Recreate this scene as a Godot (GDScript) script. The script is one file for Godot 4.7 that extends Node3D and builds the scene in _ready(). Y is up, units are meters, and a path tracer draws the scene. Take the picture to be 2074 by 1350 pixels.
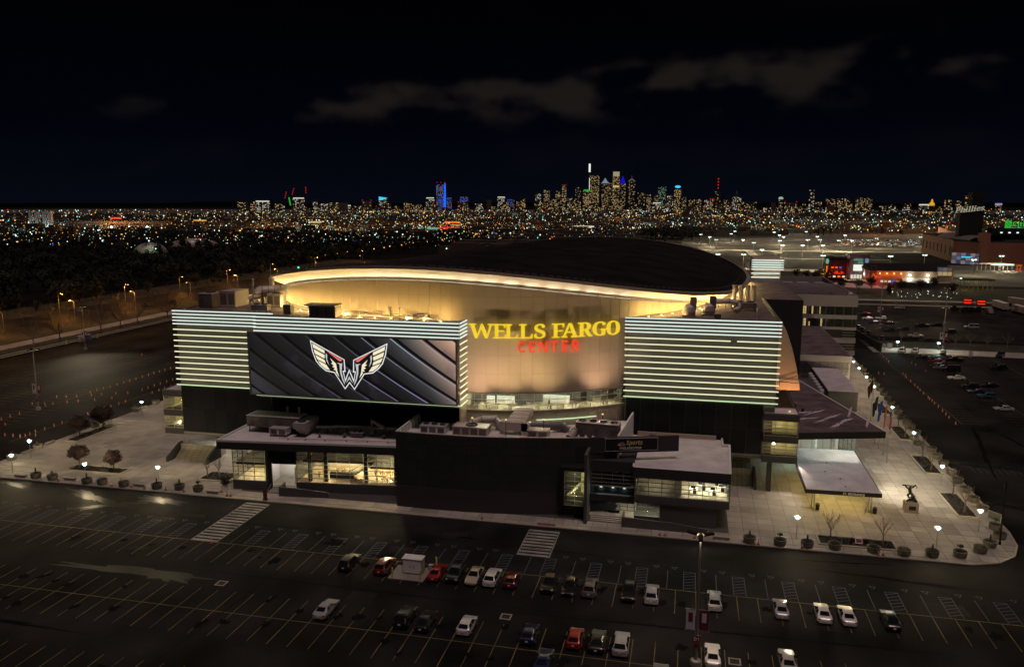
extends Node3D

# ---------------------------------------------------------------- helpers
var M := {}
var taken := {}
var rng := RandomNumberGenerator.new()

class Mb:                                   # collects triangles; t places what is added next
	var v := PackedVector3Array()
	var n := PackedVector3Array()
	var u := PackedVector2Array()
	var t := Transform3D.IDENTITY
	func tri(a, b, c):                      # counter-clockwise seen from outside
		a = t * a; b = t * b; c = t * c
		if t.basis.determinant() < 0.0:
			var k = b
			b = c; c = k
		var m: Vector3 = (b - a).cross(c - a).normalized()
		v.append(a); v.append(c); v.append(b)
		n.append(m); n.append(m); n.append(m)
	func quad(a, b, c, d):
		tri(a, b, c); tri(a, c, d)
	func uvquad(a, b, c, d):
		quad(a, b, c, d)
		for p in [[0, 1], [1, 0], [1, 1], [0, 1], [0, 0], [1, 0]]: u.append(Vector2(p[0], p[1]))
	func squad(a, b, c, d, na, nb, nc, nd): # with smooth normals
		for k in [[a, na], [c, nc], [b, nb], [a, na], [d, nd], [c, nc]]:
			v.append(t * k[0]); n.append((t.basis * k[1]).normalized())
	func box(c: Vector3, s: Vector3):
		var h := s / 2.0
		var p := []
		for k in 8: p.append(c + Vector3(h.x if k & 1 else -h.x, h.y if k & 2 else -h.y, h.z if k & 4 else -h.z))
		quad(p[4], p[5], p[7], p[6]); quad(p[1], p[0], p[2], p[3])
		quad(p[5], p[1], p[3], p[7]); quad(p[0], p[4], p[6], p[2])
		quad(p[6], p[7], p[3], p[2]); quad(p[0], p[1], p[5], p[4])
	func span(x0, x1, y0, y1, z0, z1):
		box(Vector3((x0 + x1) / 2.0, (y0 + y1) / 2.0, (z0 + z1) / 2.0), Vector3(absf(x1 - x0), absf(y1 - y0), absf(z1 - z0)))
	func cap(poly: PackedVector2Array, y, up := true):
		var ix := Geometry2D.triangulate_polygon(poly)
		for k in range(0, ix.size(), 3):
			var a := poly[ix[k]]
			var b := poly[ix[k + 1]]
			var c := poly[ix[k + 2]]
			var flip: bool = ((b - a).cross(c - a) > 0.0) == up
			if flip: tri(Vector3(a.x, y, a.y), Vector3(c.x, y, c.y), Vector3(b.x, y, b.y))
			else: tri(Vector3(a.x, y, a.y), Vector3(b.x, y, b.y), Vector3(c.x, y, c.y))
	func prism(pts: Array, y0, y1):         # outline in x, z
		var poly := PackedVector2Array(pts)
		var area := 0.0
		for k in poly.size(): area += poly[k].cross(poly[(k + 1) % poly.size()])
		if area < 0.0: poly.reverse()
		for k in poly.size():
			var a := poly[k]
			var b := poly[(k + 1) % poly.size()]
			quad(Vector3(b.x, y0, b.y), Vector3(a.x, y0, a.y), Vector3(a.x, y1, a.y), Vector3(b.x, y1, b.y))
		cap(poly, y1, true); cap(poly, y0, false)
	func tube(p: Array, r0: float, r1: float, seg := 6):
		var rings := []
		for k in p.size():
			var d: Vector3 = (p[mini(k + 1, p.size() - 1)] - p[maxi(k - 1, 0)]).normalized()
			var s: Vector3 = d.cross(Vector3.UP if absf(d.y) < 0.9 else Vector3.RIGHT).normalized()
			var w: Vector3 = s.cross(d)
			var r: float = lerpf(r0, r1, float(k) / maxf(1.0, p.size() - 1))
			var ring := []
			for j in seg: ring.append([p[k] + (s * cos(TAU * j / seg) + w * sin(TAU * j / seg)) * r, s * cos(TAU * j / seg) + w * sin(TAU * j / seg)])
			rings.append(ring)
		for k in p.size() - 1:
			for j in seg:
				var a = rings[k][j]; var b = rings[k][(j + 1) % seg]; var c = rings[k + 1][(j + 1) % seg]; var d = rings[k + 1][j]
				squad(a[0], d[0], c[0], b[0], a[1], d[1], c[1], b[1])
		for e in [0, p.size() - 1]:
			for j in range(1, seg - 1):
				if e == 0: tri(rings[0][0][0], rings[0][j][0], rings[0][j + 1][0])
				else: tri(rings[e][0][0], rings[e][j + 1][0], rings[e][j][0])
	func lathe(prof: Array, seg: int, at := Vector3.ZERO):   # profile of (radius, height), bottom to top
		for k in prof.size() - 1:
			var p: Vector2 = prof[k]
			var q: Vector2 = prof[k + 1]
			var m := Vector2(q.y - p.y, p.x - q.x).normalized()
			for j in seg:
				var c0 := Vector3(cos(TAU * j / seg), 0, sin(TAU * j / seg))
				var c1 := Vector3(cos(TAU * (j + 1) / seg), 0, sin(TAU * (j + 1) / seg))
				var n0 := c0 * m.x + Vector3.UP * m.y
				var n1 := c1 * m.x + Vector3.UP * m.y
				squad(at + c1 * p.x + Vector3.UP * p.y, at + c0 * p.x + Vector3.UP * p.y, at + c0 * q.x + Vector3.UP * q.y, at + c1 * q.x + Vector3.UP * q.y, n1, n0, n0, n1)
	func ball(c: Vector3, r: Vector3, seg := 8, rings := 5):
		for i in rings:
			for j in seg:
				var q := []
				for k in [[i, j + 1], [i, j], [i + 1, j], [i + 1, j + 1]]:
					var a: float = PI * k[0] / rings - PI / 2
					var b: float = TAU * k[1] / seg
					q.append(Vector3(cos(a) * cos(b), sin(a), cos(a) * sin(b)))
				squad(c + q[0] * r, c + q[1] * r, c + q[2] * r, c + q[3] * r, q[0] / r, q[1] / r, q[2] / r, q[3] / r)
	func mesh() -> ArrayMesh:
		var a := []
		a.resize(Mesh.ARRAY_MAX)
		a[Mesh.ARRAY_VERTEX] = v
		a[Mesh.ARRAY_NORMAL] = n
		if u.size() == v.size(): a[Mesh.ARRAY_TEX_UV] = u
		var m := ArrayMesh.new()
		if v.size(): m.add_surface_from_arrays(Mesh.PRIMITIVE_TRIANGLES, a)
		return m

func numbered(called: String) -> String:
	var k: int = taken.get(called, 0)
	taken[called] = k + 1
	return called if k == 0 else "%s_%03d" % [called, k]

func tag(o: Node, label: String, category := "", group := "", kind := ""):
	if label: o.set_meta("label", label)
	if category: o.set_meta("category", category)
	if group: o.set_meta("group", group)
	if kind: o.set_meta("kind", kind)
	return o

func thing(called: String, label: String, category: String, at := Vector3.ZERO, turn := 0.0, group := "") -> Node3D:
	var o := Node3D.new()
	o.name = numbered(called)
	add_child(o)
	o.position = at
	o.rotation.y = turn
	tag(o, label, category, group)
	return o

# a part; when world is true the shape was laid out in world coordinates
func part(parent: Node3D, called: String, mb, m: Material, label := "", kind := "") -> MeshInstance3D:
	var o := MeshInstance3D.new()
	o.name = called
	o.mesh = mb.mesh() if mb is Mb else mb
	o.material_override = m
	parent.add_child(o, true)
	if label: o.set_meta("label", label)
	if kind: o.set_meta("kind", kind)
	return o

func wpart(parent: Node3D, called: String, mb, m: Material, label := "", kind := "") -> MeshInstance3D:
	var o := part(parent, called, mb, m, label, kind)
	o.position = -parent.position
	return o

func solo(called: String, mb, m: Material, label: String, category: String, at := Vector3.ZERO, turn := 0.0, group := "", kind := "") -> MeshInstance3D:
	var o := MeshInstance3D.new()
	o.name = numbered(called)
	o.mesh = mb.mesh() if mb is Mb else mb
	o.material_override = m
	add_child(o)
	o.position = at
	o.rotation.y = turn
	tag(o, label, category, group, kind)
	return o

func struct(called: String, mb, m: Material) -> MeshInstance3D:
	var o := MeshInstance3D.new()
	o.name = numbered(called)
	o.mesh = mb.mesh() if mb is Mb else mb
	o.material_override = m
	add_child(o)
	o.set_meta("kind", "structure")
	return o

func dup(src: Node3D, at: Vector3, turn := 0.0, label := "", group := "") -> Node3D:
	var base := str(src.name)
	if base.length() > 4 and base[-4] == "_" and base.right(3).is_valid_int(): base = base.left(-4)
	var o: Node3D = src.duplicate()
	o.name = numbered(base)
	add_child(o)
	o.position = at
	o.rotation.y = turn
	if label: o.set_meta("label", label)
	if group: o.set_meta("group", group)
	return o

func many(called: String, mesh: Mesh, m: Material, where: Array, label: String, category: String, parent: Node3D = null) -> MultiMeshInstance3D:
	var mm := MultiMesh.new()
	mm.transform_format = MultiMesh.TRANSFORM_3D
	mm.mesh = mesh
	mm.instance_count = where.size()
	for k in where.size(): mm.set_instance_transform(k, where[k])
	var o := MultiMeshInstance3D.new()
	o.multimesh = mm
	o.material_override = m
	o.set_meta("kind", "stuff")
	if parent:
		o.name = called
		parent.add_child(o, true)
		if label: o.set_meta("label", label)
	else:
		o.name = numbered(called)
		add_child(o)
		tag(o, label, category)
	return o

func lin(r: float, g: float, b: float) -> Color:
	return Color(r, g, b).linear_to_srgb()

func mat(key: String, r: float, g: float, b: float, rough := 0.8, metal := 0.0) -> StandardMaterial3D:
	var m := StandardMaterial3D.new()
	m.resource_name = key
	m.albedo_color = lin(r, g, b)
	m.roughness = rough
	m.metallic = metal
	M[key] = m
	return m

func emi(key: String, c: Color, energy: float) -> StandardMaterial3D:
	var m := StandardMaterial3D.new()
	m.resource_name = key
	m.albedo_color = lin(0.02, 0.02, 0.02)
	m.emission_enabled = true
	m.emission = c
	m.emission_energy_multiplier = energy
	M[key] = m
	return m

func noise_tex(freq: float, octaves: int, c0: Color, c1: Color, mid := 0.5, seed_ := 1, size := 512) -> NoiseTexture2D:
	var f := FastNoiseLite.new()
	f.seed = seed_
	f.frequency = freq
	f.fractal_octaves = octaves
	var t := NoiseTexture2D.new()
	t.width = size; t.height = size
	t.seamless = true
	t.noise = f
	var g := Gradient.new()
	g.set_color(0, c0); g.set_color(1, c1)
	g.add_point(mid, c0.lerp(c1, 0.5))
	t.color_ramp = g
	return t

# fine grain times broad wear, both in world space
func grained(key: String, lo: Color, hi: Color, fine: float, broad: float, depth := 0.55, rough := 0.85, relief := 0.4) -> StandardMaterial3D:
	var m := StandardMaterial3D.new()
	m.resource_name = key
	m.albedo_texture = noise_tex(0.02, 4, lo, hi, 0.5, key.length() + 3)
	m.uv1_triplanar = true
	m.uv1_world_triplanar = true
	m.uv1_scale = Vector3.ONE * fine
	m.roughness = rough
	m.detail_enabled = true
	m.detail_blend_mode = BaseMaterial3D.BLEND_MODE_MUL
	m.detail_uv_layer = BaseMaterial3D.DETAIL_UV_2
	m.detail_albedo = noise_tex(0.008, 5, Color(depth, depth, depth), Color(1, 1, 1), 0.45, key.length() + 9)
	m.uv2_triplanar = true
	m.uv2_world_triplanar = true
	m.uv2_scale = Vector3.ONE * broad
	M[key] = m
	return m

func omni(called: String, at: Vector3, c: Color, energy: float, size := 0.2, parent: Node3D = null) -> OmniLight3D:
	var l := OmniLight3D.new()
	l.name = called
	l.light_color = c
	l.light_energy = energy
	l.light_size = size
	l.omni_range = 60.0
	l.omni_attenuation = 2.0
	l.shadow_enabled = true
	(parent if parent else self).add_child(l, true)
	l.position = at
	return l

func spot(called: String, at: Vector3, towards: Vector3, c: Color, energy: float, angle: float, size := 0.2, parent: Node3D = null) -> SpotLight3D:
	var l := SpotLight3D.new()
	l.name = called
	l.light_color = c
	l.light_energy = energy
	l.light_size = size
	l.spot_range = 80.0
	l.spot_attenuation = 2.0
	l.spot_angle = angle
	l.spot_angle_attenuation = 1.0
	l.shadow_enabled = true
	(parent if parent else self).add_child(l, true)
	l.position = at
	var d := (towards - at).normalized()
	l.basis = Basis.looking_at(d, Vector3.UP if absf(d.y) < 0.95 else Vector3.RIGHT)
	return l

# a gridded glass wall: frame with one pane in each opening. ux runs along it, panes face out
func curtain(parent: Node3D, at: Vector3, ux: Vector3, w: float, y0: float, y1: float, cols: int, rows: int, frame: Material, glass: Material, called := "window"):
	var up := Vector3.UP
	var out := ux.cross(up)
	var f := Mb.new()
	f.t = Transform3D(Basis(ux, up, out), Vector3.ZERO)
	var cw := w / cols
	var rh := (y1 - y0) / rows
	for c in cols + 1: f.box(Vector3(c * cw, (y0 + y1) / 2, 0), Vector3(0.07, y1 - y0, 0.14))
	for r in rows + 1: f.box(Vector3(w / 2, y0 + r * rh, 0.02), Vector3(w, 0.09, 0.14))
	var win := part(parent, called, f, frame)
	win.position = at
	var g := Mb.new()
	g.t = Transform3D(Basis(ux, up, out), Vector3.ZERO)
	g.box(Vector3.ZERO, Vector3(cw - 0.08, rh - 0.1, 0.02))
	var gm := g.mesh()
	for c in cols:
		for r in rows:
			var p := part(win, "pane", gm, glass)
			p.position = ux * ((c + 0.5) * cw) + up * (y0 + (r + 0.5) * rh)
	return win

func sky_texture() -> ImageTexture:
	var w := 1536
	var h := 768
	var im := Image.create(w, h, false, Image.FORMAT_RGBF)
	var f := FastNoiseLite.new()
	f.seed = 11
	f.noise_type = FastNoiseLite.TYPE_SIMPLEX_SMOOTH
	f.frequency = 1.0
	f.fractal_octaves = 6
	var top := Color(0.0003, 0.0003, 0.0006)
	var mid := Color(0.0006, 0.0010, 0.0030)
	var low := Color(0.0019, 0.0027, 0.0060)
	var ember := Color(0.0125, 0.0098, 0.0084)
	for y in h:
		var el := (0.5 - (y + 0.5) / h) * 180.0
		if el < -4.0:
			for x in w: im.set_pixel(x, y, low)
			continue
		var base := mid.lerp(top, clampf((el - 5.0) / 9.0, 0, 1)) if el > 5.0 else low.lerp(mid, clampf(el / 5.0, 0, 1))
		for x in w:
			var az := wrapf((x + 0.5) / w * 360.0, -180.0, 180.0)    # 0 is straight north
			var a := deg_to_rad(az)
			var d := Vector3(sin(a + 0.35), 0, -cos(a + 0.35))
			var c := base
			if el > -1.0 and el < 40.0:
				# broken bands of low cloud, seen edge-on: long in azimuth, short in elevation
				var k := f.get_noise_3d(d.x * 8.0, el * 0.34, d.z * 8.0)
				var big := f.get_noise_3d(d.x * 1.7 + 4.0, el * 0.05 + 7.0, d.z * 1.7)
				var mid_el := 7.5 + 1.3 * sin(deg_to_rad(az + 12.0) * 2.0)
				var band := exp(-pow((el - mid_el) / 1.5, 2.0)) * (0.5 + 0.5 * cos(deg_to_rad(az + 6.0) * 4.0))
				var dens := clampf((k * 1.5 + band * 1.0 - 0.52) * 1.7, 0, 1)
				var veil := clampf(0.35 + big * 1.6 + k * 0.3, 0, 1) * 0.16 * clampf((el - 11.5) / 2.5, 0, 1)
				var haze := clampf(0.3 + k + big, 0, 1) * 0.14 * exp(-pow((el - 3.0) / 1.6, 2.0))
				c = c.lerp(ember, clampf(dens * 0.85 * minf(1.0, band * 2.2) + veil + haze, 0, 1))
			im.set_pixel(x, y, c)
	return ImageTexture.create_from_image(im)

func _ready():
	rng.seed = 7
	# ------------------------------------------------------------ camera, sky, light
	var cam := Camera3D.new()
	cam.name = "camera"
	cam.position = Vector3(0, 52, 0)
	cam.rotation = Vector3(-atan(263.0 / 1612.0), deg_to_rad(12.75), 0)
	cam.fov = 45.44
	cam.near = 0.5
	cam.far = 30000.0
	add_child(cam)
	cam.current = true
	var env := Environment.new()
	env.background_mode = Environment.BG_SKY
	var sky := Sky.new()
	var sm := PanoramaSkyMaterial.new()
	sm.panorama = sky_texture()
	sky.sky_material = sm
	env.sky = sky
	env.tonemap_mode = Environment.TONE_MAPPER_LINEAR
	env.tonemap_exposure = 1.0
	env.sdfgi_enabled = true
	env.ssao_enabled = true
	env.ssil_enabled = true
	var we := WorldEnvironment.new()
	we.name = "world"
	we.environment = env
	add_child(we)
	var unseen_overhead_light := DirectionalLight3D.new()  # unseen overhead source, placed to light roofs and ground softly from above
	unseen_overhead_light.name = "unseen_overhead_light"
	unseen_overhead_light.light_color = Color(1.0, 0.88, 0.88)
	unseen_overhead_light.light_energy = 0.27
	unseen_overhead_light.light_angular_distance = 12.0
	unseen_overhead_light.shadow_enabled = true
	unseen_overhead_light.rotation_degrees = Vector3(-74, 25, 0)
	add_child(unseen_overhead_light)

	materials()
	grounds()
	arena()
	left_pavilion()
	curved_block()
	right_wing()
	east_canopy()
	office_and_loading()
	rooftop_machines()
	plaza_furniture()
	car_park()
	east_district()
	west_street()
	city()

func materials():
	grained("asphalt", lin(0.021, 0.020, 0.020), lin(0.040, 0.037, 0.035), 0.45, 0.015, 0.34, 0.78)
	grained("asphalt_street", lin(0.026, 0.0245, 0.0235), lin(0.046, 0.042, 0.038), 0.4, 0.02, 0.5, 0.72)
	grained("concrete", lin(0.37, 0.34, 0.28), lin(0.43, 0.395, 0.33), 0.3, 0.021, 0.74, 0.85)
	grained("concrete_light", lin(0.385, 0.355, 0.295), lin(0.445, 0.41, 0.345), 0.3, 0.021, 0.74, 0.85)
	grained("concrete_dark", lin(0.345, 0.315, 0.26), lin(0.41, 0.375, 0.31), 0.3, 0.021, 0.74, 0.85)
	grained("far_concrete", lin(0.10, 0.095, 0.075), lin(0.19, 0.175, 0.14), 0.02, 0.004, 0.5, 0.85)
	grained("land", lin(0.010, 0.010, 0.008), lin(0.022, 0.020, 0.015), 0.05, 0.003, 0.4, 1.0)
	grained("grass", lin(0.030, 0.034, 0.014), lin(0.075, 0.066, 0.030), 0.4, 0.02, 0.4, 1.0)
	grained("roof_white", lin(0.66, 0.60, 0.61), lin(0.74, 0.675, 0.68), 0.15, 0.05, 0.84, 0.7)
	grained("roof_gravel", lin(0.12, 0.09, 0.09), lin(0.27, 0.20, 0.19), 1.2, 0.05, 0.6, 0.95)
	grained("roof_membrane", lin(0.017, 0.0155, 0.016), lin(0.026, 0.024, 0.024), 0.2, 0.02, 0.6, 0.75)
	grained("soil", lin(0.018, 0.014, 0.012), lin(0.06, 0.045, 0.04), 1.0, 0.1, 0.5, 1.0)
	grained("planter", lin(0.22, 0.20, 0.15), lin(0.32, 0.29, 0.23), 1.5, 0.2, 0.6, 0.9)
	mat("joint", 0.06, 0.055, 0.05, 0.95)
	mat("kerb", 0.36, 0.33, 0.25, 0.85)
	mat("kerb_yellow", 0.34, 0.28, 0.10, 0.8)
	grained("line_yellow", lin(0.12, 0.095, 0.03), lin(0.50, 0.40, 0.09), 0.9, 0.05, 0.45, 0.7)
	mat("line_blue", 0.07, 0.09, 0.13, 0.8)
	grained("line_white", lin(0.30, 0.29, 0.26), lin(0.72, 0.69, 0.62), 0.7, 0.05, 0.6, 0.7)
	mat("line_faded", 0.17, 0.15, 0.06, 0.8)
	mat("puddle", 0.010, 0.010, 0.010, 0.42).metallic_specular = 0.3
	mat("tar", 0.008, 0.008, 0.008, 0.9).metallic_specular = 0.08
	mat("dark_metal", 0.030, 0.030, 0.034, 0.5, 0.2)
	mat("wing_metal", 0.13, 0.12, 0.10, 0.6)
	mat("dark_panel", 0.046, 0.044, 0.047, 0.55)
	mat("dark_panel_a", 0.040, 0.039, 0.043, 0.55)
	mat("sheet", 0.018, 0.018, 0.021, 0.9).metallic_specular = 0.15
	mat("sheet_a", 0.015, 0.015, 0.018, 0.9).metallic_specular = 0.15
	mat("plinth", 0.055, 0.052, 0.050, 0.8)
	mat("grey_panel", 0.075, 0.072, 0.072, 0.7)
	mat("cladding", 0.10, 0.095, 0.08, 0.5, 0.1)
	mat("tan_panel", 0.42, 0.345, 0.255, 0.6)
	mat("tan_panel_a", 0.425, 0.35, 0.258, 0.6)
	mat("tan_panel_b", 0.413, 0.34, 0.25, 0.6)
	mat("tan_backing", 0.25, 0.20, 0.145, 0.8)
	mat("office_panel", 0.36, 0.33, 0.335, 0.7)
	mat("soffit", 0.62, 0.56, 0.46, 0.6)
	mat("lip", 0.25, 0.20, 0.15, 0.5)
	mat("steel", 0.30, 0.28, 0.27, 0.45, 0.5)
	mat("steel_dark", 0.06, 0.06, 0.065, 0.5, 0.4)
	mat("duct", 0.42, 0.37, 0.35, 0.5, 0.2)
	mat("duct_dark", 0.13, 0.11, 0.11, 0.6, 0.1)
	mat("white_paint", 0.68, 0.66, 0.64, 0.5)
	mat("mullion", 0.22, 0.20, 0.17, 0.5, 0.2)
	mat("mullion_dark", 0.03, 0.035, 0.035, 0.5, 0.2)
	mat("interior_wall", 0.44, 0.42, 0.34, 0.9)
	mat("interior_dark", 0.05, 0.05, 0.05, 0.9)
	mat("interior_floor", 0.34, 0.30, 0.22, 0.6)
	mat("blind", 0.62, 0.58, 0.40, 0.9)
	mat("wood", 0.42, 0.24, 0.10, 0.6)
	mat("bark", 0.060, 0.050, 0.038, 0.95)
	mat("bark_pale", 0.16, 0.13, 0.09, 0.95)
	mat("leaf_red", 0.030, 0.014, 0.012, 0.9)
	mat("leaf_dark", 0.014, 0.018, 0.010, 0.95)
	mat("leaf_green", 0.040, 0.055, 0.025, 0.9)
	mat("bronze", 0.022, 0.020, 0.018, 0.4, 0.6)
	mat("plinth_stone", 0.22, 0.17, 0.14, 0.7)
	mat("tyre", 0.015, 0.015, 0.015, 0.9)
	mat("rim", 0.30, 0.30, 0.31, 0.35, 0.8)
	mat("glass_dark", 0.010, 0.011, 0.013, 0.06)
	mat("headlight", 0.55, 0.55, 0.55, 0.15, 0.3)
	mat("taillight", 0.25, 0.015, 0.012, 0.2)
	mat("plate", 0.55, 0.55, 0.5, 0.5)
	mat("cone_orange", 0.60, 0.11, 0.025, 0.7)
	mat("cone_white", 0.65, 0.62, 0.58, 0.6)
	mat("rubber", 0.02, 0.02, 0.02, 0.9)
	mat("bollard_yellow", 0.60, 0.52, 0.05, 0.6)
	mat("maroon", 0.16, 0.02, 0.03, 0.7)
	mat("sign_white", 0.62, 0.58, 0.56, 0.6)
	mat("blue_plastic", 0.04, 0.09, 0.20, 0.6)
	mat("brick", 0.13, 0.045, 0.035, 0.9)
	mat("tower", 0.030, 0.030, 0.034, 0.7)
	mat("tower_brown", 0.075, 0.06, 0.055, 0.8)
	mat("house", 0.05, 0.042, 0.036, 0.95)
	for k in ["asphalt", "asphalt_street", "dark_panel", "dark_panel_a", "plinth", "dark_metal", "roof_membrane", "rubber", "land"]:
		M[k].metallic_specular = 0.2
		if k.begins_with("dark") or k == "rubber": M[k].roughness = 0.85; M[k].metallic = 0.0
	for k in [["black", 0.010, 0.010, 0.011], ["dark_red", 0.13, 0.008, 0.010], ["red", 0.30, 0.014, 0.014], ["white", 0.66, 0.65, 0.62], ["silver", 0.36, 0.36, 0.36], ["beige", 0.42, 0.37, 0.28], ["grey", 0.11, 0.105, 0.10], ["blue", 0.012, 0.022, 0.075], ["steel_blue", 0.03, 0.06, 0.10]]:
		var c := mat("paint_" + k[0], k[1], k[2], k[3], 0.28, 0.1)
		c.clearcoat_enabled = true
		c.clearcoat = 0.8
		c.clearcoat_roughness = 0.06
	var g := mat("glass", 0.1, 0.1, 0.1, 0.05)
	g.albedo_color = Color(0.25, 0.32, 0.31, 0.06)
	g.transparency = BaseMaterial3D.TRANSPARENCY_ALPHA
	emi("strip_white", Color(0.92, 0.975, 0.93), 1.05)
	emi("strip_warm", Color(0.97, 0.965, 0.80), 1.05)
	emi("strip_green", Color(0.84, 0.95, 0.74), 0.95)
	emi("strip_base", Color(1.0, 0.86, 0.60), 1.3)
	emi("unseen_cove_lamp", Color(1.0, 0.93, 0.80), 0.45)
	emi("sign_yellow", Color(0.97, 0.83, 0.17), 0.92)
	emi("sign_red", Color(0.96, 0.26, 0.16), 0.9)
	emi("lamp_cool", Color(0.80, 0.97, 1.0), 5.0)
	emi("lamp_warm", Color(1.0, 0.86, 0.60), 4.0)
	emi("lamp_amber", Color(1.0, 0.74, 0.38), 2.2)
	emi("ceiling_lamp", Color(1.0, 0.95, 0.80), 2.5)
	emi("counter_glow", Color(0.95, 1.0, 0.85), 0.9)
	emi("win_gold", Color(1.0, 0.86, 0.58), 0.6)
	emi("win_white", Color(0.97, 0.96, 0.88), 0.7)
	emi("win_blue", Color(0.16, 0.40, 1.0), 0.9)
	emi("win_teal", Color(0.55, 0.85, 0.75), 0.5)
	emi("win_dim", Color(1.0, 0.84, 0.60), 0.2)
	emi("glow_blue", Color(0.10, 0.42, 1.0), 1.0)
	emi("glow_deepblue", Color(0.05, 0.06, 0.95), 1.0)
	emi("glow_cyan", Color(0.30, 0.85, 1.0), 0.9)
	emi("glow_white", Color(0.95, 0.98, 0.93), 0.95)
	emi("glow_green", Color(0.15, 0.75, 0.25), 0.75)
	emi("glow_red", Color(1.0, 0.20, 0.08), 0.9)
	emi("glow_orange", Color(1.0, 0.42, 0.06), 1.1)
	emi("glow_gold", Color(0.95, 0.68, 0.18), 0.8)
	emi("light_white", Color(0.86, 0.98, 0.93), 1.5)
	emi("light_amber", Color(1.0, 0.72, 0.30), 1.3)
	emi("dim_white", Color(0.80, 0.92, 0.86), 0.38)
	emi("dim_amber", Color(1.0, 0.70, 0.36), 0.34)
	mat("city_ground", 0.07, 0.06, 0.05, 1.0)
	emi("light_red", Color(1.0, 0.18, 0.10), 0.75)
	emi("light_teal", Color(0.40, 1.0, 0.90), 1.2)

const PLAZA := [Vector2(-136.6, -127.5), Vector2(-135.6, -124.4), Vector2(-133.2, -122.2), Vector2(-129.5, -121.1), Vector2(41.5, -121.1), Vector2(45.6, -122.6), Vector2(48.6, -125.6), Vector2(50.4, -129.8), Vector2(51.1, -135), Vector2(52.0, -200), Vector2(55.0, -292), Vector2(52, -335), Vector2(-137.5, -335)]

func stall_lines(called: String, m: Material, bars: Array):
	var b := Mb.new()
	for k in bars: b.span(k[0], k[1], 0.002, 0.007, k[2], k[3])
	struct(called, b, m)

func blotch(at: Vector2, r: Vector2, turn: float, sd: int, lumps := 0.45) -> Array:
	var f := FastNoiseLite.new()
	f.seed = sd
	f.frequency = 0.9
	var pts := []
	for k in 40:
		var a := TAU * k / 40
		var s := 1.0 + lumps * f.get_noise_2d(cos(a) * 2.0, sin(a) * 2.0) * 2.0
		pts.append(at + (Vector2(cos(a) * r.x, sin(a) * r.y) * s).rotated(turn))
	return pts

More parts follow.
